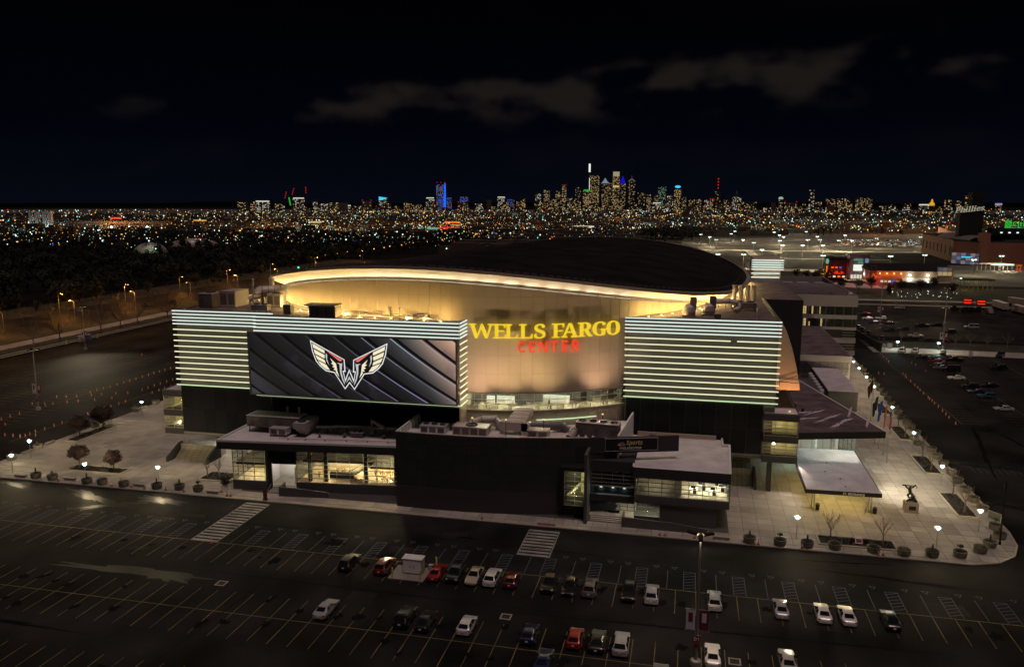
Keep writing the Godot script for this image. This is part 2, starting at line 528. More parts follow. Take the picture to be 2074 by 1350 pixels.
func grounds():
	var b := Mb.new()
	b.quad(Vector3(-14000, -0.06, 2000), Vector3(14000, -0.06, 2000), Vector3(14000, -0.06, -26000), Vector3(-14000, -0.06, -26000))
	struct("land", b, M.land)
	b = Mb.new()
	b.prism([Vector2(-228.6, -18), Vector2(160, -18), Vector2(160, -306), Vector2(56, -306), Vector2(56, -340), Vector2(-228.6, -480)], -0.3, 0.0)
	struct("car_park_asphalt", b, M.asphalt)
	# painted bays
	var bars := [[-118, 58, -104.02, -103.88]]
	for k in 62: bars.append([-105.0 + 2.675 * (k - 1), -104.9 + 2.675 * (k - 1), -103.9, -97.5])
	stall_lines("bay_lines_first_row", M.line_yellow, bars)
	bars = [[-93.8, 46, -85.06, -84.94]]
	for k in 58: bars.append([-104.38 + 2.675 * k, -104.28 + 2.675 * k, -90.2, -79.4])
	stall_lines("bay_lines_second_row", M.line_yellow, bars)
	bars = []
	for k in 46: bars.append([-92.33 + 2.675 * k, -92.23 + 2.675 * k, -73.2, -62.4])
	stall_lines("bay_lines_third_row", M.line_yellow, bars)
	bars = []
	var hatch := Mb.new()
	for k in 25:
		var x := -119.7 + 6.67 * k
		if (x > -78 and x < -68) or (x > -26 and x < -22.5): continue
		bars.append([x - 2.25, x - 2.15, -109.7, -104.2])
		bars.append([x, x + 0.09, -109.7, -104.2])
		bars.append([x + 1.6, x + 1.69, -109.7, -104.2])
		bars.append([x, x + 1.69, -109.76, -109.66])
		for j in 6:
			var z := -104.5 - j * 0.88
			hatch.quad(Vector3(x + 0.09, 0.006, z), Vector3(x + 1.6, 0.006, z - 0.62), Vector3(x + 1.6, 0.006, z - 0.74), Vector3(x + 0.09, 0.006, z - 0.12))
		for j in [-1.3, 2.8]:    # little arrow head in front of each bay
			hatch.quad(Vector3(x + j - 0.45, 0.006, -110.9), Vector3(x + j, 0.006, -110.2), Vector3(x + j + 0.08, 0.006, -110.2), Vector3(x + j - 0.33, 0.006, -110.9))
			hatch.quad(Vector3(x + j + 0.33, 0.006, -110.9), Vector3(x + j, 0.006, -110.25), Vector3(x + j + 0.08, 0.006, -110.2), Vector3(x + j + 0.45, 0.006, -110.9))
			hatch.quad(Vector3(x + j - 0.45, 0.006, -110.9), Vector3(x + j + 0.45, 0.006, -110.9), Vector3(x + j + 0.45, 0.006, -111.0), Vector3(x + j - 0.45, 0.006, -111.0))
	stall_lines("accessible_bay_lines", M.line_blue, bars)
	struct("accessible_bay_hatching", hatch, M.line_blue)
	bars = []
	for row in [-162.5, -180.1, -197.8, -215.4]:
		bars.append([row - 0.05, row + 0.05, -395, -140])
		for k in 92: bars.append([row - 5.2, row + 5.2, -145.05 - 2.675 * k, -144.95 - 2.675 * k])
	bars.append([-146.0, -145.88, -300, -141])
	stall_lines("west_car_park_lines", M.line_faded, bars)
	bars = []
	bars.append([64.3, 64.42, -296, -203])
	for k in 25: bars.append([64.4, 69.6, -204.05 - 2.675 * k, -203.95 - 2.675 * k])
	for row in [82.0, 100.5, 119.0]:
		bars.append([row - 0.05, row + 0.05, -296, -160])
		for k in 50: bars.append([row - 5.2, row + 5.2, -160.05 - 2.675 * k, -159.95 - 2.675 * k])
	stall_lines("east_car_park_lines", M.line_faded, bars)
	bars = []
	for k in 16: bars.append([55.6 + 1.2 * k, 55.7 + 1.2 * k, -172, -166])
	stall_lines("east_road_bay_lines", M.line_blue, bars)
	# two zebra crossings, every bar a piece
	for cw in [[-75.2, -104.0, -120.2, 4.4, 15], [-24.1, -110.0, -119.7, 4.8, 9]]:
		var cross := struct("zebra_crossing", Mb.new(), M.line_white)
		var sides := Mb.new()
		sides.span(cw[0] - 0.12, cw[0] + 0.02, 0.002, 0.008, cw[2], cw[1])
		sides.span(cw[0] + cw[3], cw[0] + cw[3] + 0.14, 0.002, 0.008, cw[2], cw[1])
		part(cross, "side_line", sides, M.line_white)
		var bar := Mb.new()
		bar.span(0, cw[3] - 0.1, 0.002, 0.008, -0.31, 0.31)
		var bm := bar.mesh()
		for k in cw[4]:
			var p := part(cross, "bar", bm, M.line_white)
			p.position = Vector3(cw[0] + 0.04, 0, cw[1] - 0.35 + (cw[2] - cw[1] + 0.7) * k / (cw[4] - 1))
	# wet and tarred patches on the asphalt
	var wet := Mb.new()
	for p in [[-104, -116.5, 7, 1.1, 0.35, 3], [-97.5, -113.8, 5.5, 0.9, -0.5, 5], [-91, -117.6, 5, 1.2, 0.1, 9], [-125, -119.4, 5.5, 0.8, 0.3, 12], [-78, -92.6, 10, 0.9, -0.03, 21], [-71, -92.3, 4, 1.3, 0.1, 22], [57, -170.3, 6, 1.6, 0.1, 31], [78, -169.6, 17, 2.0, 0.0, 32], [104, -168.2, 15, 2.2, 0.02, 33], [58, -147, 5, 1.0, 0.3, 34]]:
		wet.cap(PackedVector2Array(blotch(Vector2(p[0], p[1]), Vector2(p[2], p[3]), p[4], p[5])), 0.009)
	struct("puddles", wet, M.puddle)
	var tar := Mb.new()
	for p in [[-60, -111.8, 22, 0.06, -0.02, 41], [-40, -94.6, 30, 0.10, 0.015, 42], [10, -94.2, 24, 0.22, -0.03, 43], [3, -78.5, 20, 0.18, 0.05, 44], [-88, -76.8, 14, 0.4, 0.0, 45], [-57.5, -85, 0.06, 14, 0.1, 46], [30, -113.6, 8, 0.4, 0.1, 47], [24, -118, 7, 0.25, -0.1, 48], [-20, -112.6, 20, 0.08, 0.02, 49], [62, -182, 0.5, 16, 0.2, 50], [72, -186, 0.35, 14, -0.2, 51], [66, -160, 0.5, 12, 0.1, 52], [-52.5, -107.9, 1.5, 1.0, 0, 53], [-43.2, -104.9, 1.7, 0.35, 0, 54], [-33.2, -114.2, 1.3, 0.6, 0, 55]]:
		tar.cap(PackedVector2Array(blotch(Vector2(p[0], p[1]), Vector2(p[2], p[3]), p[4], p[5], 0.6)), 0.0105)
	struct("tar_seams", tar, M.tar)
	# oil stains in the bays and rectangular repair patches
	var oil := Mb.new()
	var mend := Mb.new()
	for k in 120:
		var x := -100.0 + 2.675 * (rng.randi() % 54) + 1.3
		var z: float = [-101.2, -88.2, -82.2, -69.5][k % 4] + rng.randf_range(-1.4, 1.4)
		oil.cap(PackedVector2Array(blotch(Vector2(x, z), Vector2(rng.randf_range(0.3, 0.8), rng.randf_range(0.3, 1.1)), rng.randf(), 200 + k)), 0.012)
	for k in 34:
		var w := rng.randf_range(1.5, 9.0)
		var d := rng.randf_range(0.8, 3.0)
		var c := Vector2(rng.randf_range(-120, 48), rng.randf_range(-119, -66))
		mend.prism([c, c + Vector2(w, 0), c + Vector2(w + 0.2, d), c + Vector2(-0.1, d)], 0.0005, 0.0015)
	struct("oil_stains", oil, M.tar)
	struct("asphalt_patches", mend, M.asphalt_street)
	# drain grates let into the asphalt
	for p in [["square iron drain grate in the aisle behind the white hatchback", -21.6, -91.9], ["square iron drain grate beside the white saloon near the tall light pole", 6.4, -87.9], ["square iron drain grate in the empty west half of the car park", -62.2, -92.0]]:
		var g := thing("drain_grate", p[0], "drain grate", Vector3(p[1], 0, p[2]), 0, "drain grates in the car park")
		var rim := Mb.new()
		for s in [-1, 1]:
			rim.box(Vector3(s * 0.62, 0.02, 0), Vector3(0.16, 0.05, 1.4)); rim.box(Vector3(0, 0.02, s * 0.62), Vector3(1.08, 0.05, 0.16))
		part(g, "rim", rim, M.kerb)
		var gr := Mb.new()
		for k in 8: gr.box(Vector3(-0.49 + k * 0.14, 0.015, 0), Vector3(0.05, 0.03, 1.08))
		part(g, "grating", gr, M.steel_dark)
	plaza_slabs()

func plaza_slabs():
	var poly := PackedVector2Array(PLAZA)
	var b := Mb.new()
	b.prism(PLAZA, -0.2, 0.11)
	var base := struct("plaza_pavement", b, M.joint)
	var inner: PackedVector2Array = Geometry2D.offset_polygon(poly, -0.28)[0]
	var k := Mb.new()
	for i in poly.size() - 3:
		var p := poly[i + 0]
		var q := poly[i + 1]
		var d := (q - p).normalized()
		var nrm := Vector2(-d.y, d.x)
		if Geometry2D.is_point_in_polygon((p + q) / 2 + nrm, poly) == false: nrm = -nrm
		var steps := maxi(1, int(p.distance_to(q) / 3.0))
		for s in steps:
			var a := p.lerp(q, float(s) / steps)
			var c := p.lerp(q, float(s + 1) / steps) - d * 0.02
			k.prism([a - nrm * 0.03, c - nrm * 0.03, c + nrm * 0.25, a + nrm * 0.25], 0.0, 0.15)
	struct("plaza_kerb", k, M.kerb)
	# paving slabs: nearest ones are pieces of their own
	var slab := 2.4
	var cells := []
	for ix in range(-58, 24):
		for iz in range(-122, -50):
			var x := ix * slab
			var z := iz * slab
			if x > -79.5 and x < 5.0 and z < -125.5: continue
			if x > 5.0 and x < 18 and z < -166: continue
			if x > 16 and x < 33 and z < -190: continue
			if x > -103 and x < -79 and z < -150: continue
			if x < -101 and z < -206: continue
			var r := PackedVector2Array([Vector2(x + 0.03, z + 0.03), Vector2(x + slab - 0.03, z + 0.03), Vector2(x + slab - 0.03, z + slab - 0.03), Vector2(x + 0.03, z + slab - 0.03)])
			var whole := true
			for c in r:
				if not Geometry2D.is_point_in_polygon(c, inner): whole = false
			cells.append([Vector2(x + slab / 2, z + slab / 2).length(), x, z, whole, r])
	cells.sort_custom(func(a, c): return a[0] < c[0])
	var mats := [M.concrete, M.concrete_light, M.concrete_dark, M.concrete]
	var whole_slab := Mb.new()
	whole_slab.box(Vector3(0, 0.128, 0), Vector3(slab - 0.06, 0.03, slab - 0.06))
	var wm := whole_slab.mesh()
	var rest := [[], [], [], []]
	var cut := Mb.new()
	var n := 0
	for c in cells:
		var m := rng.randi() % 4
		if c[3]:
			var at := Vector3(c[1] + slab / 2, 0, c[2] + slab / 2)
			if n < 290:
				var p := part(base, "paving_slab", wm, mats[m])
				p.position = at
				n += 1
			else: rest[m].append(Transform3D(Basis.IDENTITY, at))
		else:
			for piece in Geometry2D.intersect_polygons(c[4], inner):
				if piece.size() > 2: cut.prism(Array(piece), 0.113, 0.143)
	for m in 3: many("paving_slabs", wm, mats[m], rest[m] + (rest[3] if m == 0 else []), "", "", base)
	part(base, "cut_paving", cut, M.concrete, "", "stuff")
	# planting beds with a raised stone rim
	for p in [["long planting bed with two thin bare trees beside the front kerb of the east plaza", 20.7, 31.9, -127.0, -123.5], ["planting bed of purple ground cover by the statue", 45.1, 48.2, -151.6, -140.3], ["planting bed of low shrubs, second back from the statue along the east kerb", 45.8, 48.9, -174, -162.7], ["planting bed with two saplings beside the flagpoles", 46.5, 49.4, -196.9, -185.7], ["farthest planting bed on the east plaza behind the flags", 47.4, 50.0, -219.4, -208.5], ["planting bed with two round dark trees near the front of the west plaza", -118.9, -106.9, -130.6, -127.4], ["planting bed with two round dark trees beside the west kerb", -134.2, -131.0, -156.1, -143.9], ["planting bed with bare saplings against the left glass pavilion", -90.3, -84.0, -132.8, -128.2]]:
		var bed := thing("planting_bed", p[0], "planting bed", Vector3((p[1] + p[2]) / 2, 0.11, (p[3] + p[4]) / 2), 0, "planting beds on the plaza")
		var w: float = p[2] - p[1]
		var d: float = p[4] - p[3]
		var soil := Mb.new()
		var nx := maxi(2, int(w / 0.8))
		var nz := maxi(2, int(d / 0.8))
		for i in nx:
			for j in nz:
				var q := []
				for o in [[0, 1], [1, 1], [1, 0], [0, 0]]:
					var fx: float = -w / 2 + w * (i + o[0]) / nx
					var fz: float = -d / 2 + d * (j + o[1]) / nz
					q.append(Vector3(fx, 0.13 + 0.07 * sin(fx * 3.1 + fz) * cos(fz * 2.3 + fx * 0.7), fz))
				soil.quad(q[0], q[1], q[2], q[3])
		part(bed, "soil", soil, M.soil)
		var rim := Mb.new()
		for s in [-1, 1]:
			rim.box(Vector3(s * w / 2, 0.13, 0), Vector3(0.3, 0.26, d + 0.3)); rim.box(Vector3(0, 0.13, s * d / 2), Vector3(w - 0.3, 0.26, 0.3))
		part(bed, "rim", rim, M.kerb)
		var tufts := Mb.new()
		for t in int(w * d * 1.6):
			var c := Vector3(rng.randf_range(-w / 2 + 0.4, w / 2 - 0.4), 0.14, rng.randf_range(-d / 2 + 0.4, d / 2 - 0.4))
			for j in 5:
				var a := rng.randf() * TAU
				var e := Vector3(cos(a), 0, sin(a))
				tufts.quad(c - e.cross(Vector3.UP) * 0.06, c + e.cross(Vector3.UP) * 0.06, c + e * 0.22 + Vector3.UP * rng.randf_range(0.1, 0.4), c + e * 0.2 + Vector3.UP * 0.12)
		part(bed, "ground_cover", tufts, M.leaf_red if "purple" in p[0] else M.leaf_dark, "", "stuff")

const DRUM := Vector2(-41.22, -209.69)

# the roof edge in plan is a slightly turned, slightly squared ellipse; its height follows a shallow vault
func oval(th: float, inset: float, s := 1.0) -> Vector3:
	var c := cos(th)
	var k := sin(th)
	var ex := (55.18 - inset) * signf(c) * pow(absf(c), 0.8137) * s
	var ez := (76.92 - inset) * signf(k) * pow(absf(k), 0.8137) * s
	var y := 40.05 - 0.00254 * ex * ex + 0.00008 * ez * ez + 0.00422 * ex + 0.00477 * ez
	return Vector3(DRUM.x + ex * cos(0.127) - ez * sin(0.127), y, DRUM.y + ex * sin(0.127) + ez * cos(0.127))

func drum_line(inset: float, step: float, from_deg := 205.0, to_deg := -30.0) -> Array:
	var fine := []
	for k in 1201: fine.append(oval(deg_to_rad(lerpf(from_deg, to_deg, k / 1200.0)), inset))
	var out := [fine[0]]
	var run := 0.0
	for k in range(1, fine.size()):
		run += Vector2(fine[k].x - fine[k - 1].x, fine[k].z - fine[k - 1].z).length()
		if run >= step:
			out.append(fine[k]); run = 0.0
	return out

func flat(p: Vector3, y: float) -> Vector3:
	return Vector3(p.x, y, p.z)

func letter(text: String, serif: bool, height: float, depth: float) -> Mesh:
	var f := SystemFont.new()
	f.font_names = PackedStringArray(["Droid Serif" if serif else "Droid Sans"])
	f.font_weight = 700
	var t := TextMesh.new()
	t.text = text
	t.font = f
	t.font_size = 64
	t.pixel_size = height / 64.0 / 0.714
	t.depth = depth
	t.curve_step = 2.0
	return t

func arena():
	var root := thing("arena", "large oval sports arena with lit white stripe bands and yellow sign", "arena", Vector3(-41, 0, -140))
	var b: Mb
	# wings: dark metal blocks with an overhang above the entrances
	b = Mb.new(); b.span(-98.2, -78.4, 6.7, 31.15, -215, -136.0)
	wpart(root, "west_wing_wall", b, M.wing_metal)
	b = Mb.new(); b.span(-78.4, -39.4, 16.2, 31.15, -190, -131.6); b.span(-78.4, -39.4, 0.1, 16.2, -190, -138.2)
	wpart(root, "screen_wing_wall", b, M.wing_metal)
	b = Mb.new(); b.span(-11.4, 15.4, 6.7, 31.15, -182, -145.7)
	wpart(root, "east_wing_wall", b, M.wing_metal)
	b = Mb.new(); b.span(-11.4, -9.0, 0.1, 6.7, -182, -145.9); b.span(-9.0, 12.6, 0.1, 6.7, -182, -158)
	b.span(-96, -78.5, 0.1, 6.7, -215, -152)
	wpart(root, "entrance_back_wall", b, M.dark_panel)
	b = Mb.new(); b.span(11.8, 24.0, 0.1, 31.15, -262, -182.1); b.span(-11.3, 11.7, 0.1, 31, -262, -182.1); b.span(-96, -40, 0.1, 31.1, -262, -215.1)
	wpart(root, "rear_body", b, M.dark_metal)
	# pale soffit and slab edge under each overhang
	b = Mb.new(); b.span(-98.25, -78.45, 6.4, 6.72, -152, -135.95); b.span(-11.45, 15.45, 6.3, 6.72, -158, -145.65)
	wpart(root, "overhang_soffit", b, M.grey_panel)
	# dark cladding sheets below the stripes
	var sheets := [[-98.2, -78.6, -135.98, 7.0, 16.5, 8], [-78.2, -39.6, -138.15, 9.3, 16.1, 14], [-11.2, 13.4, -145.68, 7.0, 16.3, 9]]
	for s in sheets:
		var w: float = (s[1] - s[0]) / s[5]
		var sheet := Mb.new()
		sheet.box(Vector3.ZERO, Vector3(w - 0.05, (s[4] - s[3]) / 2 - 0.05, 0.06))
		var sm := sheet.mesh()
		for i in s[5]:
			for j in 2:
				var p := part(root, "cladding_sheet", sm, M.sheet if (i * 7 + j * 3) % 5 < 3 else M.sheet_a)
				p.position = Vector3(s[0] + (i + 0.5) * w, s[3] + (j + 0.5) * (s[4] - s[3]) / 2, s[2]) - root.position
	# roofs of the wings with a parapet
	b = Mb.new(); b.span(-98, -78.5, 31.15, 31.25, -215, -136.2); b.span(-78.3, -39.6, 31.15, 31.25, -190, -131.8); b.span(-11.2, 15.2, 31.15, 31.25, -182, -145.9); b.span(-11.2, 23.8, 31.16, 31.26, -262, -182.2)
	wpart(root, "wing_roof", b, M.roof_gravel)
	b = Mb.new()
	b.span(-98.3, -78.2, 31.15, 31.6, -136.05, -135.8); b.span(-98.35, -98.1, 31.15, 31.6, -215, -136.05); b.span(-78.2, -39.3, 31.15, 31.6, -131.65, -131.4); b.span(-39.5, -39.25, 31.15, 31.6, -137, -131.65)
	b.span(-11.5, 15.5, 31.15, 31.55, -145.75, -145.5); b.span(15.2, 15.45, 31.15, 31.9, -182, -145.75)
	wpart(root, "parapet", b, M.duct_dark)
	# light stripes: sixteen courses, closer together at the top
	var ys := []
	for k in 16: ys.append(31.45 - 0.64 * k if k < 5 else 28.89 - 1.104 * (k - 4))
	for k in 16:
		var m: StandardMaterial3D = M.strip_white if k < 5 else M.strip_warm
		for s in [[-98.6, -79.0 if k > 4 else -77.0, -135.3], [-78.6, -39.1, -130.95], [-11.6, 15.8, -144.95]]:
			if s[0] == -78.6 and k > 4 and k < 15: continue
			var runs := [[s[0], s[1]]]
			if s[0] == -11.6 and k == 5: runs = [[-11.6, 7.2], [8.3, 15.8]]
			if s[0] == -11.6 and k == 9: runs = [[-11.2, 15.8]]
			for r in runs:
				b = Mb.new(); b.box(Vector3.ZERO, Vector3(r[1] - r[0], 0.18, 0.14))
				var p := part(root, "light_strip", b, m if k < 15 else M.strip_green)
				p.position = Vector3((r[0] + r[1]) / 2, ys[k], s[2]) - root.position
		b = Mb.new(); b.box(Vector3.ZERO, Vector3(0.14, 0.18, 4.6))
		var q := part(root, "light_strip", b, m)
		q.position = Vector3(-38.95, ys[k], -133.3) - root.position
		# brackets that hold the strips off the wall
		for s in [[-98.0, -79.6, -135.75, 4], [-11.2, 15.2, -145.4, 6]]:
			b = Mb.new()
			for i in s[3]: b.box(Vector3(lerpf(s[0], s[1], i / (s[3] - 1.0)), ys[k] - 0.1, s[2]), Vector3(0.12, 0.1, 0.75))
			wpart(root, "strip_bracket", b, M.steel_dark)
	# return of the screen wing: bare tan side
	b = Mb.new(); b.span(-39.4, -39.2, 10, 31.0, -138.5, -131.7)
	wpart(root, "return_wall", b, M.tan_panel_b)
	# outward curved side wall at the east with a bright end face
	var prof := [Vector2(15.5, 31.6), Vector2(16.0, 31.2), Vector2(17.0, 29.4), Vector2(18.1, 26.4), Vector2(19.1, 22.6), Vector2(19.9, 18.6), Vector2(15.5, 18.6)]
	b = Mb.new()
	b.t = Transform3D(Basis(Vector3.RIGHT, Vector3(0, 0, 1), Vector3(0, 1, 0)), Vector3.ZERO)
	b.prism(prof, -182, -148.5)
	wpart(root, "curved_side_wall", b, M.tan_panel)
	b = Mb.new()
	b.tube([Vector3(16.2, 20.2, -148.2), Vector3(19.6, 21.6, -148.2)], 0.07, 0.07, 5); b.tube([Vector3(15.8, 20.2, -148.2), Vector3(19.9, 20.0, -148.2)], 0.07, 0.07, 5); b.tube([Vector3(16.2, 19.3, -148.2), Vector3(16.2, 20.8, -148.2)], 0.07, 0.07, 5)
	wpart(root, "window_rig", b, M.steel_dark)
	spot("unseen_side_wall_flood", Vector3(18.0, 15.6, -146.0) - root.position, Vector3(18.2, 26.0, -149.4) - root.position, Color(1.0, 0.66, 0.42), 60.0, 55.0, 0.15, root)  # unseen lamp and its box, placed to light the curved end face
	b = Mb.new(); b.box(Vector3(18.0, 15.3, -146.0), Vector3(0.3, 0.2, 0.2))
	wpart(root, "flood_lamp", b, M.strip_base)
	# striped stair tower behind, at the north-east corner
	for k in 9:
		b = Mb.new(); b.box(Vector3.ZERO, Vector3(8.6 if k < 5 else 7.6, 0.26, 0.16))
		var p := part(root, "light_strip", b, M.strip_white)
		p.position = Vector3(20.6 - (0.0 if k < 5 else 0.5), 36.4 - 0.64 * k if k < 5 else 33.84 - 1.104 * (k - 4), -232.6) - root.position
	b = Mb.new(); b.span(16.8, 24.2, 28, 36.8, -246, -233.4)
	wpart(root, "stair_tower", b, M.tan_panel_b)

	# ---- drum: panelled wall under the roof edge
	var line := drum_line(3.0, 2.0)
	var rows_low := [18.2, 21.7, 25.1, 28.5, 31.8, 35.7]
	var back := Mb.new()
	for k in line.size() - 1:
		var p: Vector3 = line[k]
		var q: Vector3 = line[k + 1]
		var front: bool = p.x > -40.5 and q.x < -9.5 and p.z > -165
		var out := Vector3(-(q.z - p.z), 0, q.x - p.x).normalized()
		if out.dot(p - Vector3(DRUM.x, p.y, DRUM.y)) < 0: out = -out
		var tp: float = p.y - 1.9
		var tq: float = q.y - 1.9
		var pi: Vector3 = p - out * 0.06
		var qi: Vector3 = q - out * 0.06
		var lo := 18.2 if front else 30.6
		back.quad(flat(pi, lo), flat(qi, lo), flat(qi, tq), flat(pi, tp))
		if front: back.quad(flat(pi, 9.0), flat(qi, 9.0), flat(qi, 14.95), flat(pi, 14.95))
		var cuts := [31.0]
		if front: cuts = [18.2, 21.7, 25.1, 28.5, 31.8]
		if minf(tp, tq) > 36.2: cuts.append(35.7)
		cuts.append(99.0)
		var e := (q - p).normalized() * 0.02
		e.y = 0
		var spans := []
		for c in cuts.size() - 1: spans.append([cuts[c], cuts[c + 1]])
		if front: spans.append([10.5, 14.9])
		for s in spans:
			var w := Mb.new()
			var y0: float = s[0] + 0.02
			var y1p: float = tp if s[1] > 90 else s[1] - 0.02
			var y1q: float = tq if s[1] > 90 else s[1] - 0.02
			w.quad(flat(p + e, y0), flat(q - e, y0), flat(q - e, y1q), flat(p + e, y1p))
			w.quad(flat(p + e, y1p), flat(q - e, y1q), flat(qi - e, y1q), flat(pi + e, y1p))
			w.quad(flat(pi + e, y0), flat(p + e, y0), flat(p + e, y1p), flat(pi + e, y1p))
			w.quad(flat(q - e, y0), flat(qi - e, y0), flat(qi - e, y1q), flat(q - e, y1q))
			wpart(root, "wall_panel", w, [M.tan_panel, M.tan_panel_a, M.tan_panel_b][rng.randi() % 3])
	wpart(root, "drum_backing", back, M.tan_backing)
	# soffit and roof edge
	var ring := Mb.new()
	var lip := Mb.new()
	var roof := Mb.new()
	var n := 144
	for k in n:
		var a := TAU * k / n
		var c := TAU * (k + 1) / n
		var o0 := oval(a, 0.0)
		var o1 := oval(c, 0.0)
		var i0 := oval(a, 3.2)
		var i1 := oval(c, 3.2)
		var dn := Vector3.DOWN
		ring.quad(i0 + dn * 2.1, i1 + dn * 2.1, o1 + dn * 0.3, o0 + dn * 0.3)
		lip.quad(o0 + dn * 0.32, o1 + dn * 0.32, o1 + dn * -0.12, o0 + dn * -0.12)
		var r0 := oval(a, 0.9)
		var r1 := oval(c, 0.9)
		lip.quad(o0 + dn * -0.12, o1 + dn * -0.12, r1 + dn * -0.12, r0 + dn * -0.12)
		var prev0 := oval(a, 0.9)
		var prev1 := oval(c, 0.9)
		for s in [0.93, 0.8, 0.62, 0.42, 0.2, 0.0]:
			var m0 := oval(a, 0.9, s)
			var m1 := oval(c, 0.9, s)
			var up: Vector3 = Vector3.UP * (0.1 + 0.25 * (1.0 - s))
			var n0 := Vector3(0.0051 * (m0.x - DRUM.x), 1, 0)
			var n1 := Vector3(0.0051 * (m1.x - DRUM.x), 1, 0)
			roof.squad(prev0, m0 + up, m1 + up, prev1, n0, n0, n1, n1)
			prev0 = m0 + up
			prev1 = m1 + up
	wpart(root, "soffit", ring, M.soffit)
	wpart(root, "roof_edge", lip, M.lip)
	wpart(root, "roof", roof, M.roof_membrane)
	# unseen lamps placed along the head of the drum wall to light the soffit
	var cove := drum_line(2.75, 3.6, 200.0, -20.0)
	for k in cove.size() - 1:
		var p: Vector3 = cove[k]
		var q: Vector3 = cove[k + 1]
		var mid := (p + q) / 2 + Vector3.DOWN * 2.45
		var d := (q - p).normalized()
		var out := d.cross(Vector3.UP).normalized()
		if out.dot(Vector3(mid.x - DRUM.x, 0, mid.z - DRUM.y)) < 0: out = -out
		var up2 := (Vector3.UP * 0.72 + out * 0.70).normalized()
		var hb := Mb.new()
		hb.t = Transform3D(Basis(d, up2, d.cross(up2)), mid)
		hb.box(Vector3(0, -0.1, 0), Vector3(3.5, 0.12, 0.3))
		var hs := wpart(root, "unseen_cove_light", hb, M.lip)
		hb = Mb.new()
		hb.t = Transform3D(Basis(d, up2, d.cross(up2)), mid)
		hb.box(Vector3(0, -0.03, 0), Vector3(3.4, 0.02, 0.2))
		part(hs, "lamp", hb, M.unseen_cove_lamp)
		var al := AreaLight3D.new()
		al.name = "unseen_cove_glow"
		al.light_color = Color(1.0, 0.96, 0.86)
		al.light_energy = 4.2
		al.area_size = Vector2(3.4, 0.2)
		al.shadow_enabled = true
		root.add_child(al, true)
		al.position = mid + up2 * 0.03 - root.position
		al.basis = Basis.looking_at(up2, up2.cross(d))
	# low snow rail just inside the roof edge
	var rail := Mb.new()
	for k in range(0, 150):
		var a := deg_to_rad(-35 + 245.0 * k / 150)
		var c := deg_to_rad(-35 + 245.0 * (k + 0.72) / 150)
		var p := oval(a, 2.4)
		var q := oval(c, 2.4)
		rail.quad(p + Vector3.UP * 0.1, q + Vector3.UP * 0.1, q + Vector3.UP * 0.42, p + Vector3.UP * 0.42)
	wpart(root, "snow_rail", rail, M.duct_dark)
	# window band around the front of the drum
	var frame := Mb.new()
	var panes := []
	var fine := drum_line(2.9, 1.28)
	var fl: Array = fine.filter(func(p): return p.x > -39.4 and p.x < -10.6 and p.z > -165)
	var y := [15.0, 15.95, 17.0, 18.1]
	for k in fl.size():
		frame.box(flat(fl[k], 16.55), Vector3(0.07, 3.2, 0.07))
		if k == 0: continue
		for r in 4: frame.tube([flat(fl[k - 1], y[r]), flat(fl[k], y[r])], 0.07, 0.07, 4)
	var band := wpart(root, "window", frame, M.tan_panel_b)
	for k in range(1, fl.size()):
		var d: Vector3 = (fl[k] - fl[k - 1])
		d.y = 0
		for r in 3:
			var g := Mb.new()
			var mid: Vector3 = (fl[k] + fl[k - 1]) / 2
			g.t = Transform3D(Basis(d.normalized(), Vector3.UP, d.normalized().cross(Vector3.UP)), flat(mid, (y[r] + y[r + 1]) / 2))
			g.box(Vector3.ZERO, Vector3(d.length() - 0.1, y[r + 1] - y[r] - 0.12, 0.02))
			part(band, "pane", g, M.glass)
	var inner := Mb.new()
	var ceil_ := Mb.new()
	var deep := drum_line(9.0, 1.2).filter(func(p): return p.x > -41.5 and p.x < -9.0 and p.z > -172)
	for k in range(1, deep.size()): inner.quad(flat(deep[k - 1], 14.9), flat(deep[k], 14.9), flat(deep[k], 18.3), flat(deep[k - 1], 18.3))
	wpart(root, "concourse_wall", inner, M.grey_panel)
	inner = Mb.new()
	for k in range(1, fl.size()):
		var p: Vector3 = fl[k - 1]
		var q: Vector3 = fl[k]
		inner.quad(flat(p, 14.93), flat(q, 14.93), flat(q, 14.93) + Vector3(-1.5, 0, -9), flat(p, 14.93) + Vector3(-1.5, 0, -9))
		ceil_.quad(flat(p, 18.16), flat(p, 18.16) + Vector3(-1.5, 0, -9), flat(q, 18.16) + Vector3(-1.5, 0, -9), flat(q, 18.16))
	wpart(root, "concourse_floor", inner, M.interior_floor)
	wpart(root, "concourse_ceiling", ceil_, M.interior_dark)
	b = Mb.new()
	for x in [-30.5, -18.6, -13.2]: b.span(x, x + 1.0, 14.95, 18.1, -143.5 - (x + 30) * 0.4 , -142.3 - (x + 30) * 0.4)
	wpart(root, "concourse_column", b, M.interior_dark)
	for s in [[-36.8, -35.3, -141.6], [-35.0, -31.6, -142.0], [-26.6, -21.6, -144.8]]:
		b = Mb.new(); b.span(s[0], s[1], 15.9, 16.35, s[2], s[2] + 0.5)
		wpart(root, "counter_light", b, M.counter_glow)
		b = Mb.new(); b.span(s[0], s[1], 14.95, 15.88, s[2] - 0.1, s[2] + 0.6)
		wpart(root, "counter", b, M.white_paint)
	for x in [-37.6, -36.0, -33.8, -31.7, -29.0, -26.3, -24.2, -22.0, -19.9, -17.4, -15.2]:
		var zz: float = -137.6 - maxf(0, x + 33) * maxf(0, x + 33) * 0.021
		b = Mb.new(); b.box(Vector3(x, 15.85, zz), Vector3(0.8, 0.06, 0.7)); b.box(Vector3(x, 15.4, zz), Vector3(0.1, 0.9, 0.1))
		wpart(root, "standing_table", b, M.interior_dark)
